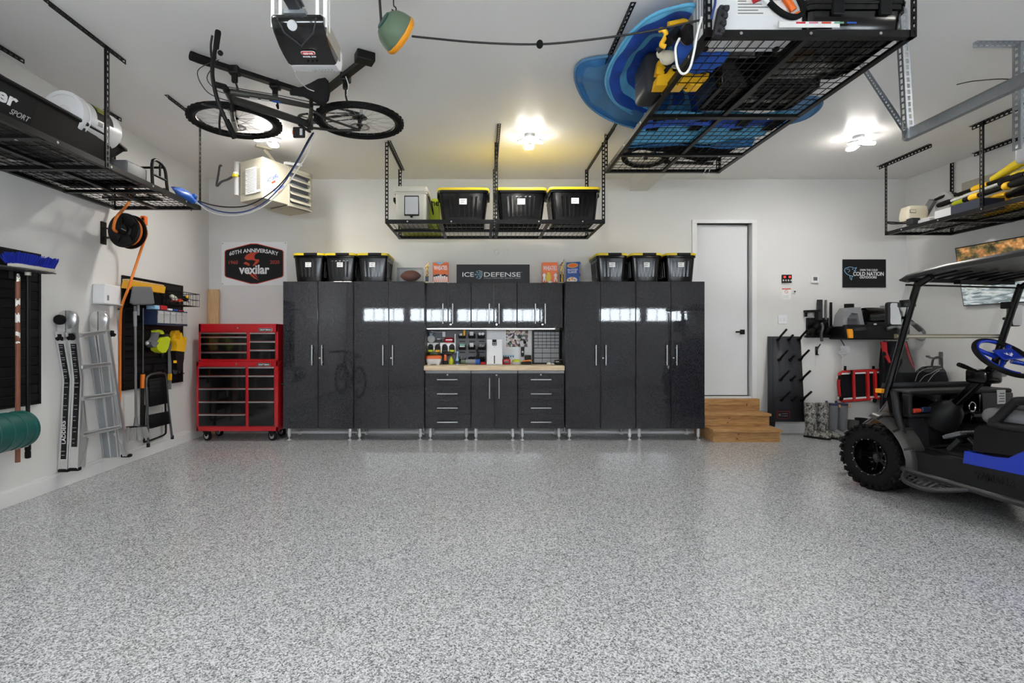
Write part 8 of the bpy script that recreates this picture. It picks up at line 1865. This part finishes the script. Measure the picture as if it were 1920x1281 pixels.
    # fenders
    for x0,nm in ((0,'f'),(-1.68,'r')):
        for s in (1,-1):
            b = MB();yo,yi = yc+.675*s,yc+.50*s;prev = None;A = [98,110,122,134,146,158,171,184] if x0 == 0 else [15,40,65,90,115,140,165]
            def fp(a,rr,y): return Vector((x0+rr*math.cos(R(a)),y,.282+rr*math.sin(R(a))*(1.0 if x0 else 1.0)))
            rings = [[fp(a,.365,yo),fp(a,.385,yo-.015*s),fp(a,.40,yo-.05*s),fp(a,.40,yi),fp(a,.385,yi),fp(a,.385,yo-.05*s),fp(a,.372,yo-.02*s)] for a in A]
            b.loft(rings,'cart_fender')
            for a in A[1:-1:2]: b.beam(fp(a,.404,yo-.05*s),fp(a,.404,yi+.01*s),.022,.010,'cart_fender',fp(a,1,0)-fp(a,0,0));b.beam(fp(a,.372,yo-.002*s),fp(a,.400,yo-.04*s),.018,.010,'black_plastic',(0,s,0))
            obj('fender',b,root)
    # roof, struts, windscreen
    b = MB();hw = .60;xs = [(-.16,.42,1.788,.012),(-.20,.53,1.792,.03),(-.30,.59,1.80,.055),(-.6,.60,1.832,.075),(-1.1,.60,1.866,.08),(-1.8,.60,1.88,.08),(-2.15,.59,1.87,.06),(-2.25,.5,1.86,.02)]
    rr_ = []
    for x,h,z,th in xs:
        prof = [(-h,z),(-h-.012,z+th*.3),(-h,z+th*.55),(-h*.85,z+th*.8),(-h*.4,z+th),(h*.4,z+th),(h*.85,z+th*.8),(h,z+th*.55),(h+.012,z+th*.3),(h,z),(h*.93,z-.002),(h*.85,z+th*.35),(-h*.85,z+th*.35),(-h*.93,z-.002)]
        rr_.append([(x,yc+y,zz) for y,zz in prof])
    b.loft(rr_,'roof_grey');obj('roof',b,root)
    b = MB()
    for k in range(7): y = yc-.42+.14*k;b.beam((-.24,y,1.797),(-.55,y,1.835),.022,.012,'black_plastic')
    b.beam((-.30,yc-.55,1.79),(-.30,yc+.55,1.79),.03,.03,'black_plastic');b.beam((-.34,yc-.30,1.778),(-.34,yc+.12,1.778),.05,.03,'black_plastic');obj('roof_frame',b,root)
    for s in (1,-1):
        y = yc+.545*s;b = MB();b.tube(smooth([(-.10,y,.84),(-.115,y,.89),(-.335,y,1.69),(-.37,y,1.75),(-.46,y,1.80)],5),.026,'cart_black',10);b.box((-.275,y,1.60),(.085,.075,.06),'black_plastic',.008);obj('front_strut',b,root)
        b = MB();b.tube(smooth([(-1.75,y,.72),(-1.86,y,1.2),(-1.95,y,1.82)],5),.024,'cart_black',10);obj('rear_strut',b,root)
    e = Vector((-.24,0,.87)).normalized();g0 = Vector((-.065,0,.875));b = MB();wy = .60
    def gp(y,z): k = (z-.875)/.87;return Vector((-.065-.24*k,y,z))
    for za,zb in ((.93,1.318),(1.345,1.745)): b.prism([gp(yc-wy,za),gp(yc+wy,za),gp(yc+wy,zb),gp(yc-wy,zb)],(.005,0,0),'glass')
    ws = obj('windscreen',b,root)
    b = MB();b.beam(gp(yc-.56,1.332),gp(yc+.56,1.332),.03,.036,'hinge_bronze',(0,0,1));b.beam(gp(yc-.56,1.332)+Vector((-.014,0,0)),gp(yc+.56,1.332)+Vector((-.014,0,0)),.006,.010,'off_white',(0,0,1));obj('hinge_bar',b,ws);b = MB();b.beam(gp(yc-wy,1.748),gp(yc+wy,1.748),.012,.014,'black_plastic',(0,0,1));b.prism([gp(yc-wy+.04,.875),gp(yc+wy-.04,.875),gp(yc+wy-.04,.93),gp(yc-wy+.04,.93)],(.006,0,0),'seat_dark');obj('seal',b,ws)
    # mirrors, signal lamps
    for s in (1,-1):
        m = gp(yc+.645*s,1.515);b = MB();b.box(m+Vector((-.0,.01*s,0)),(.05,.125,.195),'black_plastic',.022,4);b.tube([m+Vector((.02,-.04*s,-.03)),m+Vector((.0,-.10*s,-.03))],.013,'black_metal',8);mm = obj('side_mirror',b,root);b = MB();b.prism([(m.x-.026,m.y+.01*s+yy,m.z+zz) for yy,zz in rrect(.108,.176,.02,4)],(.002,0,0),'mirror');obj('glass',b,mm)
        p = Vector((-.07,yc+.535*s,.865));b = MB();b.box(p,(.05,.12,.035),'black_plastic',.006);b.box(p+Vector((-.004,.045*s,0)),(.054,.05,.037),'amber',.006);b.box(p+Vector((-.004,-.05*s,0)),(.054,.04,.034),'copper_tan',.005);obj('turn_signal',b,root)
        y = yc+.13*s;b = MB();b.lathe([(.0,.0),(.06,.0),(.075,.02),(.05,.03),(0,.032)],(.40,y,.44),(1,0,.1),'light_grey',20);obj('headlamp',b,root)
    b = MB();b.tube(smooth([(.44,yc-.42,.34),(.52,yc-.3,.33),(.54,yc,.33),(.52,yc+.3,.33),(.44,yc+.42,.34)],5),.028,'cart_plastic',10);obj('bumper',b,root)
    # side steps
    for s in (1,-1):
        y = yc+.695*s;b = MB();b.tube(smooth([(-.36,y-.10*s,.27),(-.37,y,.272),(-.7,y,.255),(-1.15,y,.235),(-1.38,y-.02*s,.23),(-1.40,y-.14*s,.25)],5),.022,'side_step_black',10);b.tube(smooth([(-.38,y,.268),(-.43,y+.09*s,.225),(-.50,y+.125*s,.205),(-.64,y+.125*s,.198),(-.76,y+.04*s,.225),(-.83,y,.25)],5),.017,'side_step_black',10);st = obj('side_step',b,root)
        b = MB();
        for k in range(9): xx = -.425-.042*k;o = .118 if k < 6 else .118-.03*(k-5);b.beam((xx,y+.0*s,.262-.003*k),(xx,y+o*s,.212),.018,.006,'side_step_black',(0,0,1))
        for k in range(3): b.beam((-.42,y+(.03+.035*k)*s,.25-.015*k),(-.76+.02*k,y+(.03+.02*k)*s,.24-.012*k),.014,.006,'side_step_black',(0,0,1))
        obj('tread_plate',b,st)
golf_cart()
